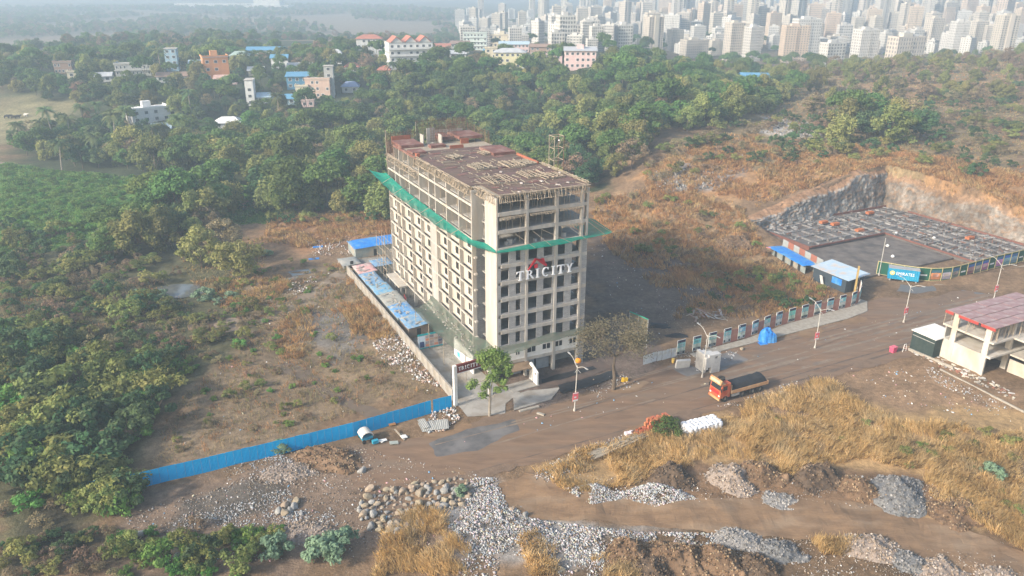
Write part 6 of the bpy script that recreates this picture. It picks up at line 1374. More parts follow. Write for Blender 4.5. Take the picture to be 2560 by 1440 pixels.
# palms
fp = set()
for px, py in [(247, 322), (212, 330), (291, 368), (390, 372), (462, 378), (177, 362), (112, 372), (155, 425), (405, 190), (60, 368), (330, 345), (985, 212), (1010, 205), (250, 405), (135, 350), (700, 300), (480, 300)]:
    q = hit(px, py); i = len(fp) % 2; t = PP[i] if len(fp) < 2 else copy_tree(PP[i]); fp.add((px, py)); s = random.uniform(1.25, 1.6); t.location = tuple(q); t.rotation_euler = (0, 0, random.uniform(0, 6)); t.scale = (s, s, s)
# scrub
def put_scrub(poly, n, kinds, s0, s1, gap=0):
    A = inpoly(PX(poly), n, pg, gap); A = A[clear_mask(A)]
    A = A[(((A-BC)@BU < -10) | ((A-BC)@BU > 20) | ((A-BC)@BV < -4) | ((A-BC)@BV > 70))]
    ks = pg.choice(len(kinds), len(A))
    for i, k in enumerate(kinds):
        m = ks == i
        if m.any(): scatter('scrub', 'mixed green and brown scrub growing over the ground', 'scrub', A[m, 0], A[m, 1], SP[k], s0, s1, pg)
put_scrub([(0, 830), (180, 850), (330, 900), (450, 880), (430, 960), (390, 1060), (270, 1200), (0, 1330)], 150, [0, 0, 1, 3, 0], .9, 2.1)
put_scrub([(190, 1190), (260, 1190), (335, 1225), (330, 1270), (240, 1290), (170, 1270)], 16, [0, 1, 3], .9, 1.5)
put_scrub([(0, 640), (240, 650), (400, 690), (560, 720), (590, 800), (460, 880), (200, 850), (0, 830)], 110, [1, 0, 2, 2], .4, 1.1)
put_scrub([(0, 560), (300, 610), (420, 680), (560, 720), (700, 780), (600, 900), (420, 980), (200, 900), (0, 800)], 170, [2, 1, 2, 2, 3], .4, .9)
put_scrub([(0, 410), (140, 430), (700, 470), (690, 560), (480, 560), (330, 520), (210, 600), (0, 640)], 700, [3], .35, .8)
put_scrub([(0, 560), (240, 600), (420, 640), (560, 740), (400, 800), (0, 800)], 60, [0, 1, 1, 2], .8, 1.5)
put_scrub([(0, 600), (300, 630), (560, 700), (760, 760), (600, 900), (420, 1000), (0, 900)], 260, [1, 2, 1, 3], .25, .6)
put_scrub([(480, 700), (800, 640), (900, 720), (760, 800), (1000, 930), (700, 1080), (420, 1150), (440, 980), (600, 880)], 190, [2, 2, 1, 3], .2, .55)
put_scrub([(1560, 440), (1900, 300), (2100, 250), (2560, 200), (2560, 470), (2260, 410), (1850, 430), (1640, 470)], 420, [1, 0, 2, 2], .6, 1.6)
put_scrub([(1480, 500), (1640, 480), (1870, 520), (1960, 680), (1860, 740), (1600, 640)], 90, [2, 1, 2], .4, .9)
put_scrub([(1800, 690), (1960, 680), (2090, 740), (2000, 780), (1700, 790)], 60, [1, 3, 0], .35, .7)
put_scrub([(560, 480), (960, 520), (985, 560), (650, 560)], 60, [1, 0, 2], .6, 1.2)
put_scrub([(0, 1280), (200, 1260), (300, 1330), (330, 1450), (0, 1450)], 40, [0, 2, 2, 1], .4, .9)
put_scrub([(260, 1340), (700, 1330), (620, 1440), (300, 1440)], 46, [3, 3, 1], .45, .85)
put_scrub([(1900, 1050), (2560, 1080), (2560, 1300), (2200, 1180)], 22, [1, 3], .3, .6)
# single bushes that stand out
SPL = [(690, 1385, 1.25, 'round blue green bush at the bottom, left of the larger ones'), (810, 1400, 1.5, 'large blue green bush at the bottom edge of the rubble'), (850, 1370, 1.3, 'blue green bush joined to the right of the large one'), (705, 1128, .95, 'blue green bush growing against the blue fence'), (512, 752, 1.5, 'largest round blue green bush by the muddy track'), (547, 762, .8, 'small blue green bush below the round one by the track'), (580, 748, .95, 'blue green bush right of the round one by the track'), (1152, 1232, .7, 'small blue green bush among the boulders'), (405, 745, 1.0, 'blue green bush right of the pond edge scrub'), (345, 742, .9, 'pale bush left of the pond'), (2480, 1192, 1.0, 'grey green bush in the dry grass at the right'), (668, 640, .9, 'grey green bush right of the twin trees')]
for i, (px, py, s, lab) in enumerate(SPL):
    t = CP if i == 0 else copy_tree(CP); t['label'] = lab; t.location = tuple(hit(px, py)); s *= 1.15; t.scale = (s, s, s*.95); t.rotation_euler = (0, 0, i*1.3)
gb = bush_proto('green_bush', 'dense dark green bush between the bricks and the white bags', 33, 2.3, 2.2, 1700, .2, LG[0], ncl=18); gb.location = (*RD(9.4, -12.6), 0)
for i, (px, py, s) in enumerate([(430, 780, 1.0), (390, 800, .8), (250, 880, 1.6), (160, 900, 1.7), (90, 960, 1.8), (330, 1010, 1.4), (300, 1110, 1.5), (200, 1150, 1.6), (110, 1200, 1.7), (60, 1080, 1.8), (480, 1330, .9), (400, 1400, 1.3), (520, 1410, 1.2), (610, 1420, 1.1)]):
    k = i % 4; t = SP[k] if i < 4 else copy_tree(SP[k]); t.location = tuple(hit(px, py)); t.scale = (s, s, s); t.rotation_euler = (0, 0, i*.9)
# the twin trees left of the plot, the tree at the gate and the bare tree
for i, (px, py, s, lab, lm_, sh) in enumerate([(505, 668, .98, 'left of two round trees by the pond', LG[4], 'round'), (600, 698, 1.0, 'right of two round trees by the pond with bare top', LG[4], 'round'), (565, 640, .98, 'brown half bare tree between the two round trees', LG[3], 'round')]):
    t = tree_proto('young_tree', lab, 50+i, 1.0, 10.5, 5.0, 28, 4200, .4, lm_, sh); t.location = tuple(hit(px, py)); t.scale = (s, s, s*.95)
q = G(1224, 1040); GT_ = thing('gate_tree', 'slender bright green tree standing in front of the gate', 'tree', (*q, 0)); g = np.random.default_rng(9)
b = MB(); b.path([(0, 0, -.2), (.05, 0, 2.2), (.1, .1, 4.5)], .24, 7, .2); b.path([(.1, .1, 4.4), (-.3, .1, 7), (-1.1, .2, 9.5)], .14, 6, .05); b.path([(.1, .1, 4.2), (.5, 0, 6.5), (.9, .1, 10.5)], .15, 6, .05); b.path([(.4, 0, 6), (1.8, .2, 8), (2.9, .2, 8.8)], .09, 5, .03); b.path([(-.2, .1, 6.5), (-1.6, 0, 6.3), (-2.6, .1, 6.0)], .08, 5, .03); b.path([(.05, 0, 2.6), (.9, .1, 4.0), (1.1, .1, 4.8)], .07, 5, .03); b.path([(.05, 0, 2.6), (-.8, .1, 3.6)], .06, 5, .03); b.build('trunk', M_bark_p, GT_)
cl = [(.7, .1, 11.2, 1.5), (-.9, .1, 10.6, 1.5), (.0, .2, 10.0, 1.6), (1.7, .1, 9.8, 1.3), (2.9, .1, 9.0, 1.1), (3.0, .2, 7.8, .9), (-2.6, .1, 5.9, 1.0), (-3.1, 0, 5.4, .7), (-.6, .1, 8.8, .8), (2.6, .1, 10.4, 1.0), (1.6, 0, 11.0, 1.1), (1.0, 0, 8.2, 1.2), (.2, .1, 7.0, .9), (-.4, .1, 5.8, .9), (2.2, .1, 6.2, .9), (1.3, 0, 4.9, .8), (-1.0, .1, 3.9, .9), (-.9, 0, 5.2, .6), (1.1, .1, 6.6, .8), (2.6, .1, 5.0, .5)]
PL, NL = [], []
for x, y, z, r in cl:
    m = int(260*r*r); qv = g.normal(size=(m, 3)); qv /= np.linalg.norm(qv, axis=1)[:, None]; PL.append(np.array([x, y, z])+qv*r*g.uniform(.3, 1.05, m)[:, None]*np.array([1, .9, .8])); NL.append(qv)
V, F = leaves(np.concatenate(PL), .24, g, nrm=np.concatenate(NL)); npmesh('crown', V, F, leafmat('leaf_bright', (.10, .16, .035), (.145, .20, .055), .05), GT_)
q = G(1533, 974); BT_ = thing('bare_tree', 'big half bare greyish tree on the kerb right of the tower', 'tree', (*q, 0)); BT_.scale = (1.28, 1.2, 1.08); g = np.random.default_rng(12); rr = random.Random(4)
b = MB(); b.path([(0, 0, -.2), (.1, 0, 2.0), (.0, .1, 3.4)], .3, 7, .24); tw = MB(); ends = []
def grow(bm, p, d, L_, r_, dep):
    e = p+d*L_; bm.path([tuple(p), tuple((p+e)/2+np.array([rr.uniform(-.1, .1)*L_ for _ in range(3)])), tuple(e)], r_, 5 if dep < 2 else 3, r_*.55)
    if dep >= 5: ends.append(e); return
    for k in range(rr.choice((2, 3, 3, 4)) if dep else 7):
        nd = d+np.array([rr.uniform(-1, 1)*.75, rr.uniform(-1, 1)*.75, rr.uniform(-.35, .7)]) if dep else np.array([math.cos(k*1.05)*.8, math.sin(k*1.05)*.8, rr.uniform(.5, 1.1)])
        nd /= np.linalg.norm(nd); grow(bm if dep < 2 else tw, e, nd, L_*rr.uniform(.6, .85), max(.012, r_*.55), dep+1)
    ends.append(e)
grow(b, np.array([0, .1, 3.2]), np.array([0, 0, 1.]), 2.7, .26, 0)
b.build('trunk', M_bark, BT_); tag(tw.build('twigs', mat('grey_twig', (.21, .165, .125), (.15, .12, .09), scale=3), BT_, fix=False), kind='stuff')
E_ = np.array(ends); E_ = E_[g.integers(0, len(E_), 6500)]+g.normal(size=(6500, 3))*.6; V, F = leaves(E_, .16, g); npmesh('crown', V, F, leafmat('leaf_greybrown', (.105, .092, .058), (.135, .115, .072), .05), BT_)
print('bare tree ends', len(ends))

# ------------------------------------------------------------------ grass: blades as one mass per kind
def grass(name, label, polys, dens, h, w_, cols, seed, wind=.5, clump=.35, tuft=7, pxmin=.0005, avoid=None):
    g = np.random.default_rng(seed); Vs = []; Cs = []
    for poly, dm in polys:
        P = PX(poly) if not isinstance(poly, np.ndarray) else poly; lo, hi = P.min(0), P.max(0); n = int((hi-lo).prod()*dens*dm*1.6); q = g.uniform(lo, hi, (n, 2)); edge = (fbm(q[:, 0], q[:, 1], .25, 3)-.5)*3.0
        q = q[(sdist(P, q[:, 0], q[:, 1])+edge) < 0]; pat = fbm(q[:, 0], q[:, 1], clump, seed, 3); q = q[g.random(len(q)) < ss(.28, .52, pat)*1.15]
        if avoid is not None:
            for av in avoid: q = q[sdist(av, q[:, 0], q[:, 1]) > 0]
        if len(q) == 0: continue
        z = H(q[:, 0], q[:, 1]); n = len(q); hs = h*g.uniform(.55, 1.25, n)*(.55+.9*fbm(q[:, 0], q[:, 1], .18, seed+2, 3))
        wa = fbm(q[:, 0], q[:, 1], .12, seed+5, 2)*9.0; dist = np.hypot(q[:, 0], q[:, 1]); wd = np.maximum(w_, dist*pxmin); cb = np.array(cols)[np.clip((fbm(q[:, 0], q[:, 1], .35, seed+21, 3)*1.5-.25+g.normal(size=n)*.16)*len(cols), 0, len(cols)-1).astype(int)]
        tone = .75+.5*fbm(q[:, 0], q[:, 1], .3, seed+9, 3)
        for k in range(tuft):
            a = g.uniform(0, 6.28, n); r_ = g.uniform(0, .34, n); bx = q[:, 0]+np.cos(a)*r_; by = q[:, 1]+np.sin(a)*r_; ln = g.uniform(.1, .85, n)*hs; hh = hs*g.uniform(.6, 1.1, n)
            tx = bx+np.cos(a)*ln*.7+np.cos(wa)*wind*hs*g.uniform(.4, 1, n); ty = by+np.sin(a)*ln*.7+np.sin(wa)*wind*hs*g.uniform(.4, 1, n); b_ = g.uniform(0, 3.14, n); ox, oy = np.cos(b_)*wd*.5, np.sin(b_)*wd*.5
            mx_, my_ = bx*.55+tx*.45, by*.55+ty*.45
            V = np.stack([np.c_[bx-ox, by-oy, z-.05], np.c_[bx+ox, by+oy, z-.05], np.c_[mx_+ox*.8, my_+oy*.8, z+hh*.62], np.c_[tx, ty, z+hh*.95], np.c_[mx_-ox*.8, my_-oy*.8, z+hh*.62]], 1); Vs.append(V.reshape(-1, 3)); c = cb*(tone*g.uniform(.8, 1.2, n))[:, None]; Cs.append(np.repeat(c, 5, 0))
    V = np.concatenate(Vs); C = np.concatenate(Cs); F = np.arange(len(V)).reshape(-1, 5)
    o = npmesh(name, V, F, MATS.get('grass_blade') or grassmat(), colors=np.clip(C, 0, 1)); tag(o, label, 'grass', kind='stuff'); print(name, len(F)); return o
def grassmat():
    m = bpy.data.materials.new('grass_blade'); m.use_nodes = True; N = m.node_tree.nodes; L = m.node_tree.links; b = N['Principled BSDF']; b.inputs['Roughness'].default_value = .8; b.inputs['Specular IOR Level'].default_value = .15
    a = N.new('ShaderNodeVertexColor'); a.layer_name = 'Col'; L.new(a.outputs[0], b.inputs['Base Color']); tr = N.new('ShaderNodeBsdfTranslucent'); L.new(a.outputs[0], tr.inputs[0]); ms = N.new('ShaderNodeMixShader'); ms.inputs[0].default_value = .3
    L.new(b.outputs[0], ms.inputs[1]); L.new(tr.outputs[0], ms.inputs[2]); L.new(ms.outputs[0], N['Material Output'].inputs[0]); MATS['grass_blade'] = m; return m
GOLD = [(.50, .36, .18), (.58, .38, .16), (.66, .46, .21), (.72, .53, .29)]; RUST = [(.48, .26, .12), (.40, .23, .11), (.55, .33, .145), (.33, .215, .11)]; TAN = [(.42, .32, .18), (.34, .27, .15), (.29, .24, .13), (.23, .22, .10)]
ROADP = np.array([RD(-45, -10.6), RD(200, -10.6), RD(200, 8), RD(-45, 6)]); TRKP = PX(TRK)
grass('dry_grass', 'tall golden dry grass between the road and the dirt track', [([(1345, 1185), (1450, 1130), (1640, 1085), (1720, 1095), (1840, 1040), (1950, 950), (2050, 945), (2120, 990), (2260, 1060), (2560, 1085), (2560, 1340), (2450, 1265), (2310, 1180), (2150, 1150), (1970, 1190), (1900, 1165), (1790, 1130), (1650, 1195), (1430, 1230)], 1.0), ([(2300, 1170), (2560, 1300), (2600, 1400), (2480, 1330), (2320, 1240)], .9), ([(930, 1440), (960, 1330), (1060, 1260), (1090, 1330), (1180, 1370), (1170, 1440)], 1.0), ([(1070, 1260), (1110, 1240), (1120, 1310), (1080, 1330)], 1.0), ([(1300, 1350), (1340, 1330), (1390, 1380), (1390, 1440), (1320, 1440)], 1.2), ([(1470, 1420), (1540, 1385), (1600, 1400), (1610, 1450), (1470, 1450)], 1.0), ([(2015, 1330), (2060, 1295), (2125, 1310), (2130, 1390), (2060, 1390)], 1.4)], 9.0, 1.3, .034, GOLD+TAN[:1], 3, .35, .3, 8, pxmin=.0003, avoid=[ROADP, TRKP])
grass('dry_grass', 'rust coloured dry grass over the slope right of the tower', [([(1485, 500), (1640, 470), (1850, 500), (1900, 600), (1960, 690), (1870, 740), (1640, 720), (1490, 600)], .7), ([(1600, 440), (1800, 360), (2200, 370), (2560, 430), (2560, 560), (2250, 490), (2200, 445), (1850, 530), (1640, 500)], .9), ([(1700, 640), (1960, 660), (2090, 740), (1960, 790), (1690, 800)], .8), ([(1640, 420), (1780, 340), (1900, 340), (1860, 400)], .7)], 2.4, 1.2, .06, RUST+GOLD[:1], 4, .4, .22, 6, pxmin=.00042, avoid=[PIT])
grass('dry_grass', 'reddish dry grass behind the plot and beside the concrete wall', [([(680, 545), (985, 522), (985, 585), (880, 600), (760, 620), (650, 600)], 1.1), ([(850, 770), (930, 740), (1000, 800), (980, 850), (890, 840)], 1.2), ([(680, 830), (770, 760), (800, 820), (740, 900), (690, 900)], .8), ([(560, 740), (700, 690), (720, 720), (600, 790)], 1.1), ([(830, 650), (900, 700), (860, 720)], .5), ([(480, 700), (700, 690), (560, 780)], .6)], 2.6, 1.1, .055, RUST+GOLD[:2], 5, .35, .25, 6, avoid=None)
grass('dry_grass', 'thin tan grass over the brown plot and far slopes', [([(620, 740), (870, 650), (960, 760), (1120, 980), (700, 1090), (380, 1170), (430, 1020), (560, 900)], .8), ([(380, 560), (680, 600), (640, 740), (480, 700)], .6), ([(0, 700), (420, 700), (560, 860), (300, 1000), (0, 900)], .5), ([(1900, 180), (2560, 140), (2560, 440), (2200, 380), (1900, 350)], .18)], 1.5, .75, .05, TAN+RUST[:2], 6, .35, .22, 5, pxmin=.0004, avoid=[TRKP])
grass('green_cover', 'low bright green creepers covering the left field', [([(0, 405), (140, 430), (700, 470), (690, 560), (480, 560), (330, 520), (210, 600), (0, 660)], 1.0)], 2.2, .55, .16, [(.12, .24, .045), (.19, .33, .08), (.24, .34, .11), (.09, .18, .04)], 7, .5, .12, 5, pxmin=.0006)

# ------------------------------------------------------------------ quarry faces round the foundation pit
def rock_face(name, p0, p1, inward, hfun, seed, base_col, top_col, bk=.8):
    "a quarried face: steep broken rock below, a slumped slope of soil above"
    n, m = 260, 34; s = np.linspace(0, 1, n); base = np.array(p0)+(np.array(p1)-np.array(p0))*s[:, None]; inward = np.array(inward)/np.linalg.norm(inward); V = []; C = []
    L_ = np.linalg.norm(np.array(p1)-np.array(p0)); x = s*L_; one = np.ones(n); top = np.array([hfun(q-inward*3.2) for q in base[::4]]); top = np.interp(np.arange(n), np.arange(0, n, 4), top); brk = bk+.22*(fbm(x, one*2., .09, seed+1, 3)-.5)*2
    for j in range(m):
        t = j/(m-1); z = -.4+(top+.55)*t; blk = np.floor(fbm(x, one*t*9, .28, seed, 2)*6)/6-.5; fine = fbm(x, one*t*24, 1.1, seed+3, 4)-.5; soil = np.clip((t-brk)/(1-brk+1e-6), 0, 1)
        off = 2.0*(1-np.minimum(t/np.maximum(brk, .2), 1))**1.3+1.5*blk*(1-soil)+.9*fine*(1-.4*soil)+.6-3.0*soil**1.1; P = base+inward*off[:, None]; V.append(np.c_[P, z+.25*fine*soil])
        k = ss(-.1, .25, soil+(fine*.6))[:, None]; st_ = (.45+1.1*fbm(x, one*t*5, .8, seed+8, 4))[:, None]*(1+.7*blk[:, None]); C.append((np.array(base_col)*st_)*(1-k)+np.array(top_col)*(.65+.7*fbm(x, one*t*9, .6, seed+9, 3))[:, None]*k)
    V = np.concatenate(V); C = np.concatenate(C); i = (np.arange(m-1)[:, None]*n+np.arange(n-1)[None]).ravel(); o = npmesh(name, V, np.c_[i, i+1, i+n+1, i+n], attr_mat('quarry_rock', var=.3, scale=.9, bump=.9, bscale=2.2), colors=np.clip(C, .01, 1)); tag(o, kind='structure'); return o
Hout = lambda nrm: (lambda q: max(1.0, hz(q[0], q[1])))
i1 = np.array([.49, -.87]); i2 = np.array([-.86, -.5]); i3 = np.array([.93, -.36])
rock_face('rock_face', (66.5, 208.5), (115.5, 236.8), i1, Hout(i1), 2, (.255, .255, .245), (.26, .155, .09), .86)
rock_face('rock_face', (115.5, 236.8), (143, 189), i2, Hout(i2), 5, (.19, .17, .148), (.22, .14, .085), .62)
rock_face('rock_face', (66.5, 208.5), (73, 196), (.89, .45), Hout((.89, .45)), 9, (.16, .15, .14), (.20, .13, .08))
# foundation raft with ground beams
FR = thing('foundation_raft', 'large foundation raft with a lattice of ground beams in the quarry pit', 'foundation', (*RD(97, 20), -.2), R(26.56))
M_raft = mat('raft_concrete', (.15, .135, .125), (.105, .095, .09), scale=.5, c3=(.20, .19, .18), s3=.16, bump=.3); M_plat = mat('platform_concrete', (.17, .145, .125), (.115, .098, .085), scale=.5, c3=(.075, .066, .06), s3=.3); M_bm = mat('beam_concrete', (.245, .235, .225), (.175, .165, .16), scale=1)
b = MB(); b.box(0, 23, 0, 52, 41.5, .9); b.build('raft_slab', M_raft, FR); b = MB(); b.box(28, -5, 0, 52, 22.99, .9); b.build('raft_slab', M_raft, FR); b = MB(); b.box(-4, 2, 0, 27.7, 22.6, .45); b.build('platform', M_plat, FR)
M_rform = mat('rust_formwork', (.20, .085, .06), (.15, .07, .055), scale=1.2)
for bx_ in ((0, 22.6, .9, 28, 22.95, 1.3), (27.6, -5, .9, 27.95, 22.6, 1.3), (0, 41.5, 0, 52, 41.8, 1.5), (52, -5, 0, 52.3, 41.5, 1.4), (-.3, 23, 0, 0, 41.5, 1.2)): b = MB(); b.box(*bx_); b.build('edge_board', M_rform, FR)
for y in (25.5, 30, 34.5, 39): b = MB(); b.box(2, y-.22, .9, 50.5, y+.22, 1.35); b.build('ground_beam', M_bm, FR)
for x in np.arange(4, 50, 4.6): b = MB(); b.box(x-.2, 23.6, .9, x+.2, 40.5, 1.30); b.build('ground_beam', M_bm, FR)
for x in np.arange(30.5, 51, 4.8): b = MB(); b.box(x-.2, -4, .9, x+.2, 22.4, 1.3); b.build('ground_beam', M_bm, FR)
for y in np.arange(-3, 22, 4.7): b = MB(); b.box(28.8, y-.2, .9, 51, y+.2, 1.34); b.build('ground_beam', M_bm, FR)
b = MB(); pal = [(.27, .265, .26), (.12, .11, .10), (.20, .11, .08), (.21, .20, .19), (.34, .33, .32), (.16, .15, .14)]
for k in range(520):
    x, y = (random.uniform(1, 51), random.uniform(24, 41)) if k % 2 else (random.uniform(29, 51), random.uniform(-4, 23)); l = random.uniform(.4, 2.2); b.obox((x, y, 1.0+random.random()*.5), (l, random.uniform(.06, .4), random.uniform(.05, .3)), (0, random.uniform(-.1, .1), random.choice((0, 1.57, random.uniform(0, 3)))), random.choice(pal))
tag(b.build('site_litter', attr_mat('litter_mix', var=.15, scale=2, bump=0), FR), kind='stuff')
b = MB()
for k in range(420):
    x, y = (random.uniform(1, 51), random.uniform(24, 41)) if k % 2 else (random.uniform(29, 51), random.uniform(-4, 23)); b.tube((x, y, .9), (x+random.uniform(-.1, .1), y, 1.9+random.random()*.6), .03, 3)
tag(b.build('starter_bars', M_rust, FR), kind='stuff')
for x, y in ((18, 36), (19.5, 33.2), (21, 26), (38, 37), (42, 8)): b = MB(); b.box(x, y, 1.35, x+2.4, y+1.2, 2.0); b.build('orange_crate', mat('orange_box', (.46, .15, .06), (.38, .13, .06)), FR)
for x, y in ((30, 21), (35.5, 13.5), (20, 15.5), (14, 9)): b = MB(); b.lathe([(.0, 0), (.42, .1), (.45, .4), (.2, .65), (0, .7)], (x, y, .9 if x > 28 else .45), 8); b.build('white_sack', M_white, FR)

# ------------------------------------------------------------------ stones, rubble and heaps
OCT = np.array([(1, 0, 0), (-1, 0, 0), (0, 1, 0), (0, -1, 0), (0, 0, 1), (0, 0, -1), (.62, .62, .3), (-.6, -.55, .35)]); 
OF = np.array([(0, 6, 4), (6, 2, 4), (2, 1, 4), (1, 7, 4), (7, 3, 4), (3, 0, 4), (2, 6, 5), (6, 0, 5), (1, 2, 5), (3, 7, 5), (7, 1, 5), (0, 3, 5)])
def rotm(g, n):
    q = g.normal(size=(n, 4)); q /= np.linalg.norm(q, axis=1)[:, None]; w_, x, y, z = q.T
    return np.stack([1-2*(y*y+z*z), 2*(x*y-w_*z), 2*(x*z+w_*y), 2*(x*y+w_*z), 1-2*(x*x+z*z), 2*(y*z-w_*x), 2*(x*z-w_*y), 2*(y*z+w_*x), 1-2*(x*x+y*y)], -1).reshape(-1, 3, 3)
M_stone = attr_mat('stone_mix', var=.14, scale=2.5, bump=.3, bscale=6)
def stones(name, label, polys, cols, s0, s1, seed, flat=.7, zf=None, cat='rubble', world_pts=None):
    g = np.random.default_rng(seed); X = []
    for poly, n in polys:
        A = inpoly(PX(poly), int(n*1.5), g); e = fbm(A[:, 0], A[:, 1], .5, seed, 3); X.append(A[g.random(len(A)) < ss(.25, .55, e)][:n])
    X = np.concatenate(X) if world_pts is None else world_pts; n = len(X); s = s0*(s1/s0)**(g.random(n)**1.6); sc_ = s[:, None]*g.uniform(.55, 1.2, (n, 3))*np.array([1, 1, flat]); V = OCT[None]*g.uniform(.75, 1.2, (n, 8, 1))*sc_[:, None, :]*.5
    V = np.einsum('nij,nkj->nki', rotm(g, n), V); z = H(X[:, 0], X[:, 1])+(zf(X[:, 0], X[:, 1]) if zf else 0)+s*.15
    V += np.c_[X, z][:, None, :]; C = np.array(cols)[g.integers(0, len(cols), n)]*g.uniform(.75, 1.2, (n, 1)); F = (OF[None]+np.arange(n)[:, None, None]*8).reshape(-1, 3)
    o = npmesh(name, V.reshape(-1, 3), F, M_stone, colors=np.repeat(np.clip(C, 0, 1), 8, 0)); tag(o, label, cat, kind='stuff'); return o
GREY = [(.38, .40, .41), (.31, .335, .35), (.45, .45, .45), (.25, .27, .29), (.42, .37, .37), (.33, .30, .28)]; WPK = GREY+[(.52, .42, .44), (.48, .47, .37), (.56, .56, .56)]; BRN = [(.26, .185, .12), (.20, .145, .10), (.32, .25, .18), (.36, .32, .28), (.16, .12, .085)]; DRK = [(.17, .17, .165), (.23, .22, .21), (.12, .115, .11), (.28, .26, .24)]
RUB1 = [(1180, 1193), (1240, 1195), (1262, 1250), (1310, 1290), (1480, 1318), (1650, 1330), (1820, 1338), (1790, 1362), (1690, 1368), (1570, 1345), (1520, 1380), (1500, 1415), (1400, 1400), (1240, 1385), (1180, 1400), (1110, 1330), (1150, 1290)]
bump1 = lambda x, y: .35*np.clip(-sdist(PX(RUB1), x, y)/2.5, 0, 1)*(0.4+fbm(x, y, .5, 4))
stones('rubble', 'pale grey and pinkish concrete rubble spread along the near edge of the track', [(RUB1, 19000), ([(1150, 1400), (1250, 1390), (1240, 1450), (1140, 1450)], 500), ([(1390, 1390), (1520, 1370), (1500, 1450), (1380, 1450)], 700)], WPK+BRN[:2], .07, .48, 3, zf=bump1)
RUB2 = [(1405, 1222), (1490, 1208), (1560, 1228), (1640, 1203), (1745, 1248), (1640, 1268), (1560, 1248), (1480, 1262)]
stones('rubble', 'long pale grey rubble heap at the foot of the dry grass', [(RUB2, 3400)], WPK, .11, .45, 4, zf=lambda x, y: .7*np.clip(-sdist(PX(RUB2), x, y)/1.6, 0, 1))
stones('rubble', 'white and pink building debris along the outside of the concrete wall', [([(930, 860), (1000, 815), (1040, 870), (1125, 975), (1060, 960), (960, 905)], 1500), ([(1080, 1030), (1140, 1018), (1150, 1050), (1110, 1080), (1060, 1085)], 420), ([(700, 720), (790, 690), (800, 720), (720, 745)], 160), ([(760, 600), (880, 590), (880, 640), (780, 640)], 420)], [(.6, .58, .56), (.55, .42, .38), (.46, .34, .28), (.66, .65, .64), (.4, .42, .43), (.36, .28, .2)], .15, .7, 5, zf=lambda x, y: .25*fbm(x, y, .5, 7))
stones('rubble', 'broken stones and brick bits along the near side of the road', [([(1330, 1185), (1450, 1120), (1600, 1075), (1620, 1095), (1480, 1150), (1400, 1200), (1345, 1215)], 1700), ([(1690, 890), (1780, 860), (1850, 880), (1830, 905), (1740, 930), (1690, 920)], 420), ([(1780, 1020), (1900, 985), (1990, 950), (2000, 970), (1880, 1015)], 420), ([(1440, 960), (1560, 930), (1600, 960), (1500, 1000)], 300), ([(2290, 890), (2400, 960), (2530, 1020), (2480, 1030), (2330, 950)], 360)], GREY+BRN+[(.62, .6, .58)], .12, .5, 6)
stones('gravel', 'mixed brown stones scattered over the rough ground at the bottom', [([(300, 1290), (900, 1120), (1190, 1180), (1130, 1330), (760, 1400), (400, 1420)], 5200), ([(1320, 1180), (1650, 1190), (2000, 1180), (2330, 1200), (2450, 1300), (2000, 1260), (1500, 1250)], 2200), ([(1480, 1340), (2000, 1340), (2560, 1400), (2560, 1460), (1480, 1460)], 3600), ([(560, 1170), (850, 1100), (930, 1150), (800, 1210), (560, 1215)], 1500), ([(1640, 760), (1850, 760), (1900, 790), (1650, 850)], 420), ([(1480, 620), (1900, 640), (1900, 740), (1500, 760)], 500)], BRN+[(.40, .37, .34), (.5, .48, .46)], .08, .38, 7)
stones('gravel', 'pale stones dumped along the left end of the track', [([(430, 1300), (720, 1220), (760, 1290), (560, 1340), (420, 1360)], 1200), ([(620, 1160), (700, 1130), (740, 1160), (660, 1190)], 420), ([(700, 1280), (830, 1270), (850, 1330), (750, 1360)], 700)], GREY, .1, .42, 8)
stones('quarry_stones', 'dark broken rock at the edge of the quarry slope', [([(1630, 440), (1780, 420), (1830, 460), (1740, 480), (1640, 480)], 900), ([(1900, 300), (2030, 305), (2060, 345), (1990, 350), (1900, 330)], 500), ([(1700, 400), (1850, 350), (1870, 420), (1760, 430)], 300)], DRK+[(.4, .38, .36)], .3, 1.3, 9)
stones('litter', 'small scraps of white and coloured litter strewn over the open ground', [([(620, 720), (880, 650), (1120, 980), (700, 1080), (430, 1150)], 150), ([(1480, 600), (1950, 700), (1850, 770), (1600, 850)], 130), ([(300, 1280), (900, 1120), (1200, 1180), (1100, 1400), (400, 1420)], 260), ([(1000, 1150), (1300, 1050), (2000, 850), (2500, 700), (2500, 760), (1700, 1000)], 120), ([(2050, 900), (2350, 930), (2560, 1060), (2200, 1000)], 120)], [(.75, .74, .72), (.7, .7, .7), (.6, .35, .36), (.2, .4, .6), (.6, .55, .4)], .15, .55, 10, flat=.35)
# boulders one can pick out
ME_B = []
for s in range(5):
    bm = bmesh.new(); bmesh.ops.create_icosphere(bm, subdivisions=2, radius=.5); cuts = [np.random.default_rng(s*7+k).normal(size=3) for k in range(9)]; g = np.random.default_rng(s+40)
    for v in bm.verts:
        c = np.array(v.co); k = .78+.5*fbm(np.array([c[0]*1.6+s*9]), np.array([c[1]*1.6+c[2]*2.3+s]), 1., s, 3)[0]; 
        for cn in cuts:
            cn = cn/np.linalg.norm(cn); dd = c@cn; c = c-cn*max(0, dd-.36)
        k = .85+.3*fbm(np.array([c[0]*3+s*9]), np.array([c[1]*3+c[2]*2.3+s]), 1., s, 3)[0]; v.co = Vector((c[0]*k*1.2, c[1]*k*.9, c[2]*k*.8))
    me = bpy.data.meshes.new('boulder'); bm.to_mesh(me); bm.free(); me.polygons.foreach_set('use_smooth', [False]*len(me.polygons)); ME_B.append(me)
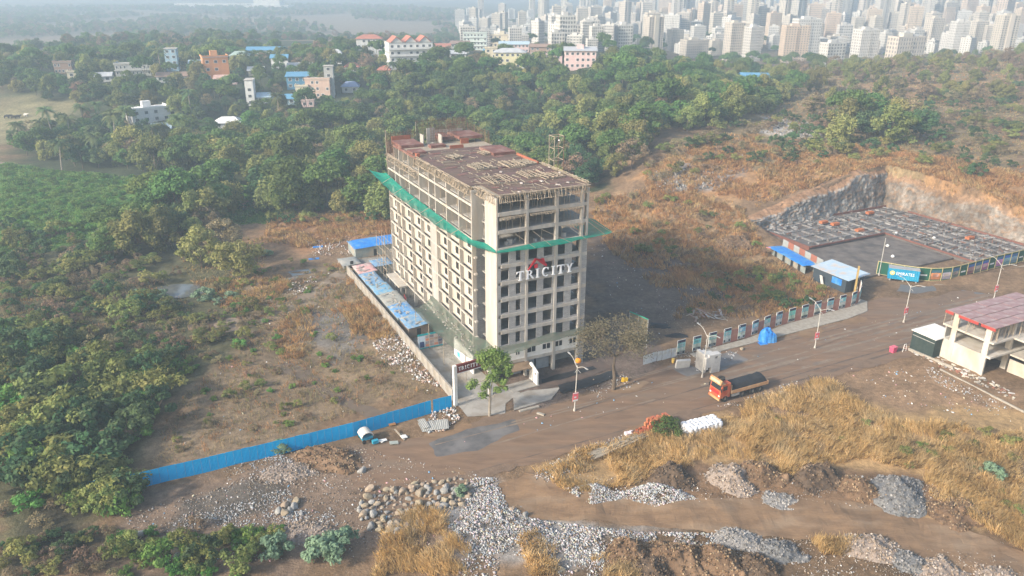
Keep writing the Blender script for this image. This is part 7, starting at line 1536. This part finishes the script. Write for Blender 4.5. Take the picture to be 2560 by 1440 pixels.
M_bl = [mat('boulder_tan', (.34, .27, .19), (.26, .21, .15), scale=1.6, bump=.4, rnd=.12, c3=(.22, .2, .17), s3=.9), mat('boulder_grey', (.30, .29, .27), (.21, .205, .195), scale=1.6, bump=.4, rnd=.12)]
for i, me in enumerate(ME_B): me.materials.append(M_bl[i % 2])
bpts = [(p, 'brown and grey boulder in the boulder patch left of the pale rubble') for p in inpoly(PX([(900, 1250), (1000, 1215), (1160, 1195), (1185, 1215), (1150, 1270), (1080, 1290), (1040, 1340), (960, 1340), (890, 1300)]), 130, pg, .62)]
bpts += [(p, 'grey boulder in the small pile below the dark puddle') for p in inpoly(PX([(690, 1275), (745, 1255), (770, 1285), (720, 1305)]), 9, pg, .7)]+[(p, 'boulder in the row at the lower left by the bushes') for p in inpoly(PX([(350, 1330), (470, 1330), (540, 1370), (450, 1400), (370, 1380)]), 18, pg, .8)]
bpts += [(hit(px, py)[:2], lab) for px, py, lab in [(905, 1180, 'boulder at the track edge left of the boulder patch'), (925, 1225, 'single pale boulder left of the boulder patch'), (1280, 1275, 'tan boulder at the top edge of the pale rubble'), (1313, 1290, 'smaller tan boulder right of the tan one on the rubble'), (1405, 1425, 'grey boulder at the bottom between the grass tufts'), (1440, 1428, 'second grey boulder at the bottom between the grass tufts'), (1855, 875, 'tan boulder on the pavement verge left of the blue tarpaulin heap'), (2250, 1225, 'brown boulder below the dark gravel heap')]]
gl_ = {}
for (p, lab) in bpts: gl_[lab] = gl_.get(lab, 0)+1
for p, lab in bpts:
    o = bpy.data.objects.new('boulder', random.choice(ME_B)); COL.objects.link(o); s = random.choice((.4, .55, .7, .85, 1.0, 1.3)); o.scale = (s, s, s); o.rotation_euler = (random.uniform(-.4, .4), random.uniform(-.4, .4), random.uniform(0, 6)); o.location = (p[0], p[1], hz(*p)+.18*s); tag(o, lab, 'boulder', 'boulders on the rough ground')
M_dirt = mat('dug_earth', (.155, .095, .055), (.10, .064, .04), scale=1.2, bump=.9, bscale=3, c3=(.20, .13, .08), s3=.5); M_dirtd = mat('dark_earth_heap', (.10, .068, .045), (.07, .05, .036), scale=1.4, bump=.9, bscale=3); M_gh = mat('gravel_heap', (.26, .25, .24), (.18, .17, .165), scale=5, bump=.9, bscale=9); M_gp = mat('pink_gravel', (.29, .235, .195), (.21, .17, .145), scale=5, bump=.8, bscale=9); M_gd = mat('dark_gravel', (.19, .19, .19), (.12, .12, .12), scale=5, bump=.8, bscale=9)
for px, py, rx, ry, h, m, lab in [(1560, 1385, 2.8, 2.4, 1.8, M_dirt, 'brown earth heap at the bottom behind a grass tuft'), (1690, 1400, 3.4, 2.6, 2.0, M_dirt, 'largest brown earth heap at the bottom centre right'), (1630, 1430, 2.6, 2.0, 1.4, M_dirtd, 'dark earth heap at the bottom between two brown ones'), (1800, 1410, 3.2, 2.4, 1.8, M_dirt, 'brown earth heap with orange stones at the bottom'), (1900, 1430, 3.0, 2.4, 1.5, M_dirtd, 'dark earth heap right of the orange stones'), (1850, 1355, 3.6, 2.0, 1.3, M_gh, 'grey gravel heap below the track'), (1950, 1385, 3.2, 2.2, 1.4, M_gd, 'dark grey gravel heap below the track'), (2180, 1370, 3.6, 2.2, 1.3, M_gp, 'pinkish gravel heap below the track at right'), (2260, 1405, 3.0, 2.2, 1.2, M_gd, 'dark stony heap right of the pinkish gravel'), (2340, 1425, 2.8, 2.0, 1.3, M_gp, 'heap of pale broken stones at the lower right'), (2490, 1440, 2.4, 1.6, 1.1, M_gp, 'pale stone heap at the bottom right corner'),
                              (1680, 1200, 3.4, 2.6, 2.0, M_dirtd, 'dark brown earth heap beyond the track'), (1830, 1200, 3.4, 2.8, 2.2, M_gp, 'two-tone stony heap beyond the track'), (1900, 1190, 3.6, 2.6, 1.9, M_dirt, 'brown earth heap right of the two-tone heap'), (2040, 1200, 3.6, 3.0, 2.3, M_dirtd, 'tall dark earth heap beyond the track'), (2150, 1230, 3.0, 2.6, 1.7, M_dirt, 'brown earth heap left of the dark gravel'), (2245, 1235, 3.2, 4.2, 2.0, M_gd, 'dark grey gravel heap spilling towards the track'), (2390, 1280, 3.4, 2.6, 1.4, M_dirt, 'stony brown heap at the right beyond the track'),
                              (820, 1150, 5.0, 2.2, 1.6, M_dirt, 'long mound of brown earth and twigs below the blue fence'), (720, 1180, 3.6, 1.8, 1.0, M_gp, 'stony mound left of the twig mound'), (1840, 610, 4.2, 3.4, 2.4, M_dirt, 'stony brown spoil heap on the grassy slope'), (1955, 1250, 2.2, 1.6, .6, M_gh, 'low grey gravel patch beyond the track'), (760, 1330, 4.5, 2.2, .9, M_gp, 'low reddish gravel bank at lower left')]:
    pal_ = {M_dirt: [(.19, .12, .07), (.13, .085, .05), (.30, .22, .14)], M_dirtd: [(.12, .08, .05), (.09, .06, .04), (.22, .16, .11)], M_gp: [(.29, .225, .17), (.22, .17, .13), (.40, .34, .29)], M_gh: [(.27, .255, .24), (.21, .195, .18), (.34, .325, .31)], M_gd: [(.17, .165, .16), (.12, .115, .11), (.25, .24, .235)]}[m]
    heap('spoil_heap', lab, 'heap', hit(px, py)[:2], rx*1.15, ry*1.2, h*(.95 if m in (M_dirt, M_dirtd) else .72), m, rz=random.uniform(-.4, .4), rough_=.6, seed=int(px) % 50, n=24, z=-.05, sub=(42, .16 if m in (M_dirt, M_dirtd) else .17, pal_))
# dark black plastic and rolls on the brown ground
for px, py, rx, ry, h, lab in [(1640, 815, 3.2, 1.4, .5, 'black plastic heap behind the white sheet fence'), (1690, 840, 2.6, 1.0, .5, 'smaller black plastic heap right of the larger one')]: heap('black_plastic', lab, 'plastic', hit(px, py)[:2], rx, ry, h, M_black, rough_=.5, seed=px % 40)
JP = thing('scrap_pile', 'tangle of boards and poles on the earth behind the poster wall', 'scrap pile', tuple(hit(1780, 790))); 
for k in range(34):
    b = MB(); b.obox((random.uniform(-5, 3), random.uniform(-2, 2), random.uniform(.1, .6)), (random.uniform(1, 3.2), random.uniform(.08, .5), .08), (random.uniform(-.3, .3), random.uniform(-.3, .3), random.uniform(0, 3))); b.build('board', random.choice((M_timber_g, M_aac, mat('rosy_board', (.36, .25, .21)))), JP)
RB = thing('rebar_bundle', 'messy bundle of rusty bars at the right end of the raft', 'rebar', tuple(hit(2440, 668)))
for k in range(40): b = MB(); b.tube((random.uniform(-3.5, 0), random.uniform(-1.5, 1.5), .4+random.random()*.8), (random.uniform(1, 4.5), random.uniform(-1.8, 1.8), .3+random.random()*1.2), .05, 4); b.build('bar', M_timber_g if k % 2 else M_rust, RB)
# pond and puddles
M_water = mat('pond_water', (.10, .11, .11), (.13, .135, .13), rough=.08, spec=.6)
o = sheet('pond', [(-77+math.cos(a)*6.4, 167+math.sin(a)*4.6) for a in np.linspace(0, 6.28, 16)[:-1]], hz(-77, 167)+.85, M_water, amp=.6); 
for P_ in ([(720, 680), (770, 672), (780, 684), (730, 692)], [(700, 700), (745, 690), (750, 702)]): sheet('puddle', PX(P_), (.03,), M_water, amp=.3)
sheet('far_track', PX([(0, 405), (40, 408), (40, 416), (0, 422)]), (.15,), M_lane, amp=.3)
for px, py, lab in [(795, 618, 'flat bright blue sheet on the ground left of the sheds'), (785, 648, 'second flat blue sheet nearer the muddy track'), (2130, 282, 'distant blue tarpaulin on the right slope')]:
    q = hit(px, py); b = MB(); sc2 = 1 if py > 400 else 2.2; b.obox((0, 0, .12), (2.6*sc2, 1.1*sc2, .12 if py > 400 else 1.2), (0, 0, .3)); o = b.build('blue_sheet', M_tarp_b); o.location = tuple(q); tag(o, lab, 'sheet')


def cow_mesh():
    me = bpy.data.meshes.new('cow'); V = [(-.9, 0, 1.0), (-.3, 0, 1.02), (.4, 0, 1.05), (.85, 0, 1.15), (1.15, 0, 1.35), (1.5, 0, 1.2), (-.85, .22, .55), (-.9, .24, .0), (-.85, -.22, .55), (-.9, -.24, .0), (.5, .22, .5), (.48, .22, 0), (.5, -.22, .5), (.48, -.22, 0), (-1.05, 0, .6), (1.12, .28, 1.5), (1.12, -.28, 1.5)]
    Ed = [(0, 1), (1, 2), (2, 3), (3, 4), (4, 5), (0, 6), (6, 7), (0, 8), (8, 9), (2, 10), (10, 11), (2, 12), (12, 13), (0, 14), (4, 15), (4, 16)]; me.from_pydata(V, Ed, []); ob = bpy.data.objects.new('cow', me); COL.objects.link(ob); md = ob.modifiers.new('s', 'SKIN')
    rad = [.33, .38, .36, .26, .17, .1, .13, .06, .13, .06, .12, .06, .12, .06, .03, .04, .04]
    for v, r_ in zip(me.skin_vertices[0].data, rad): v.radius = (r_, r_)
    me.skin_vertices[0].data[1].use_root = True; ob.modifiers.new('d', 'SUBSURF').levels = 1; dg = bpy.context.evaluated_depsgraph_get(); out = bpy.data.meshes.new_from_object(ob.evaluated_get(dg)); bpy.data.objects.remove(ob); return out
mc = cow_mesh(); mw_ = mc.copy(); mc.materials.append(mat('dark_hide', (.04, .035, .03), (.06, .05, .045))); mw_.materials.append(mat('white_hide', (.6, .57, .52), (.5, .47, .42)))
for px, py, me, lab in [(18, 296, mc, 'dark buffalo standing at the left end of the field herd'), (27, 295, mc, 'dark buffalo second from the left in the field herd'), (36, 297, mc, 'dark buffalo in the middle of the field herd'), (46, 296, mc, 'dark buffalo at the right end of the field herd'), (66, 292, mw_, 'white cow standing apart on the left field')]:
    o = bpy.data.objects.new('cow', me); COL.objects.link(o); o.location = tuple(hit(px, py)); o.rotation_euler[2] = random.uniform(-.5, .5)+(3.1 if px % 2 else 0); o.scale = (1.15,)*3; tag(o, lab, 'cow', 'cattle on the left field')

# ------------------------------------------------------------------ the hazy air
hm = bpy.data.materials.new('haze_air'); hm.use_nodes = True; N = hm.node_tree.nodes; N.remove(N['Principled BSDF'])
pv = N.new('ShaderNodeVolumePrincipled'); pv.inputs['Color'].default_value = (.52, .66, .79, 1); pv.inputs['Density'].default_value = .00066; pv.inputs['Anisotropy'].default_value = .1
hm.node_tree.links.new(pv.outputs[0], N['Material Output'].inputs['Volume'])
b = MB(); b.box(-7200, -60, -9, 7200, 9900, 125); hz_o = b.build('haze', hm); tag(hz_o, kind='stuff', label='thin blue haze in the air over the whole scene', cat='haze')
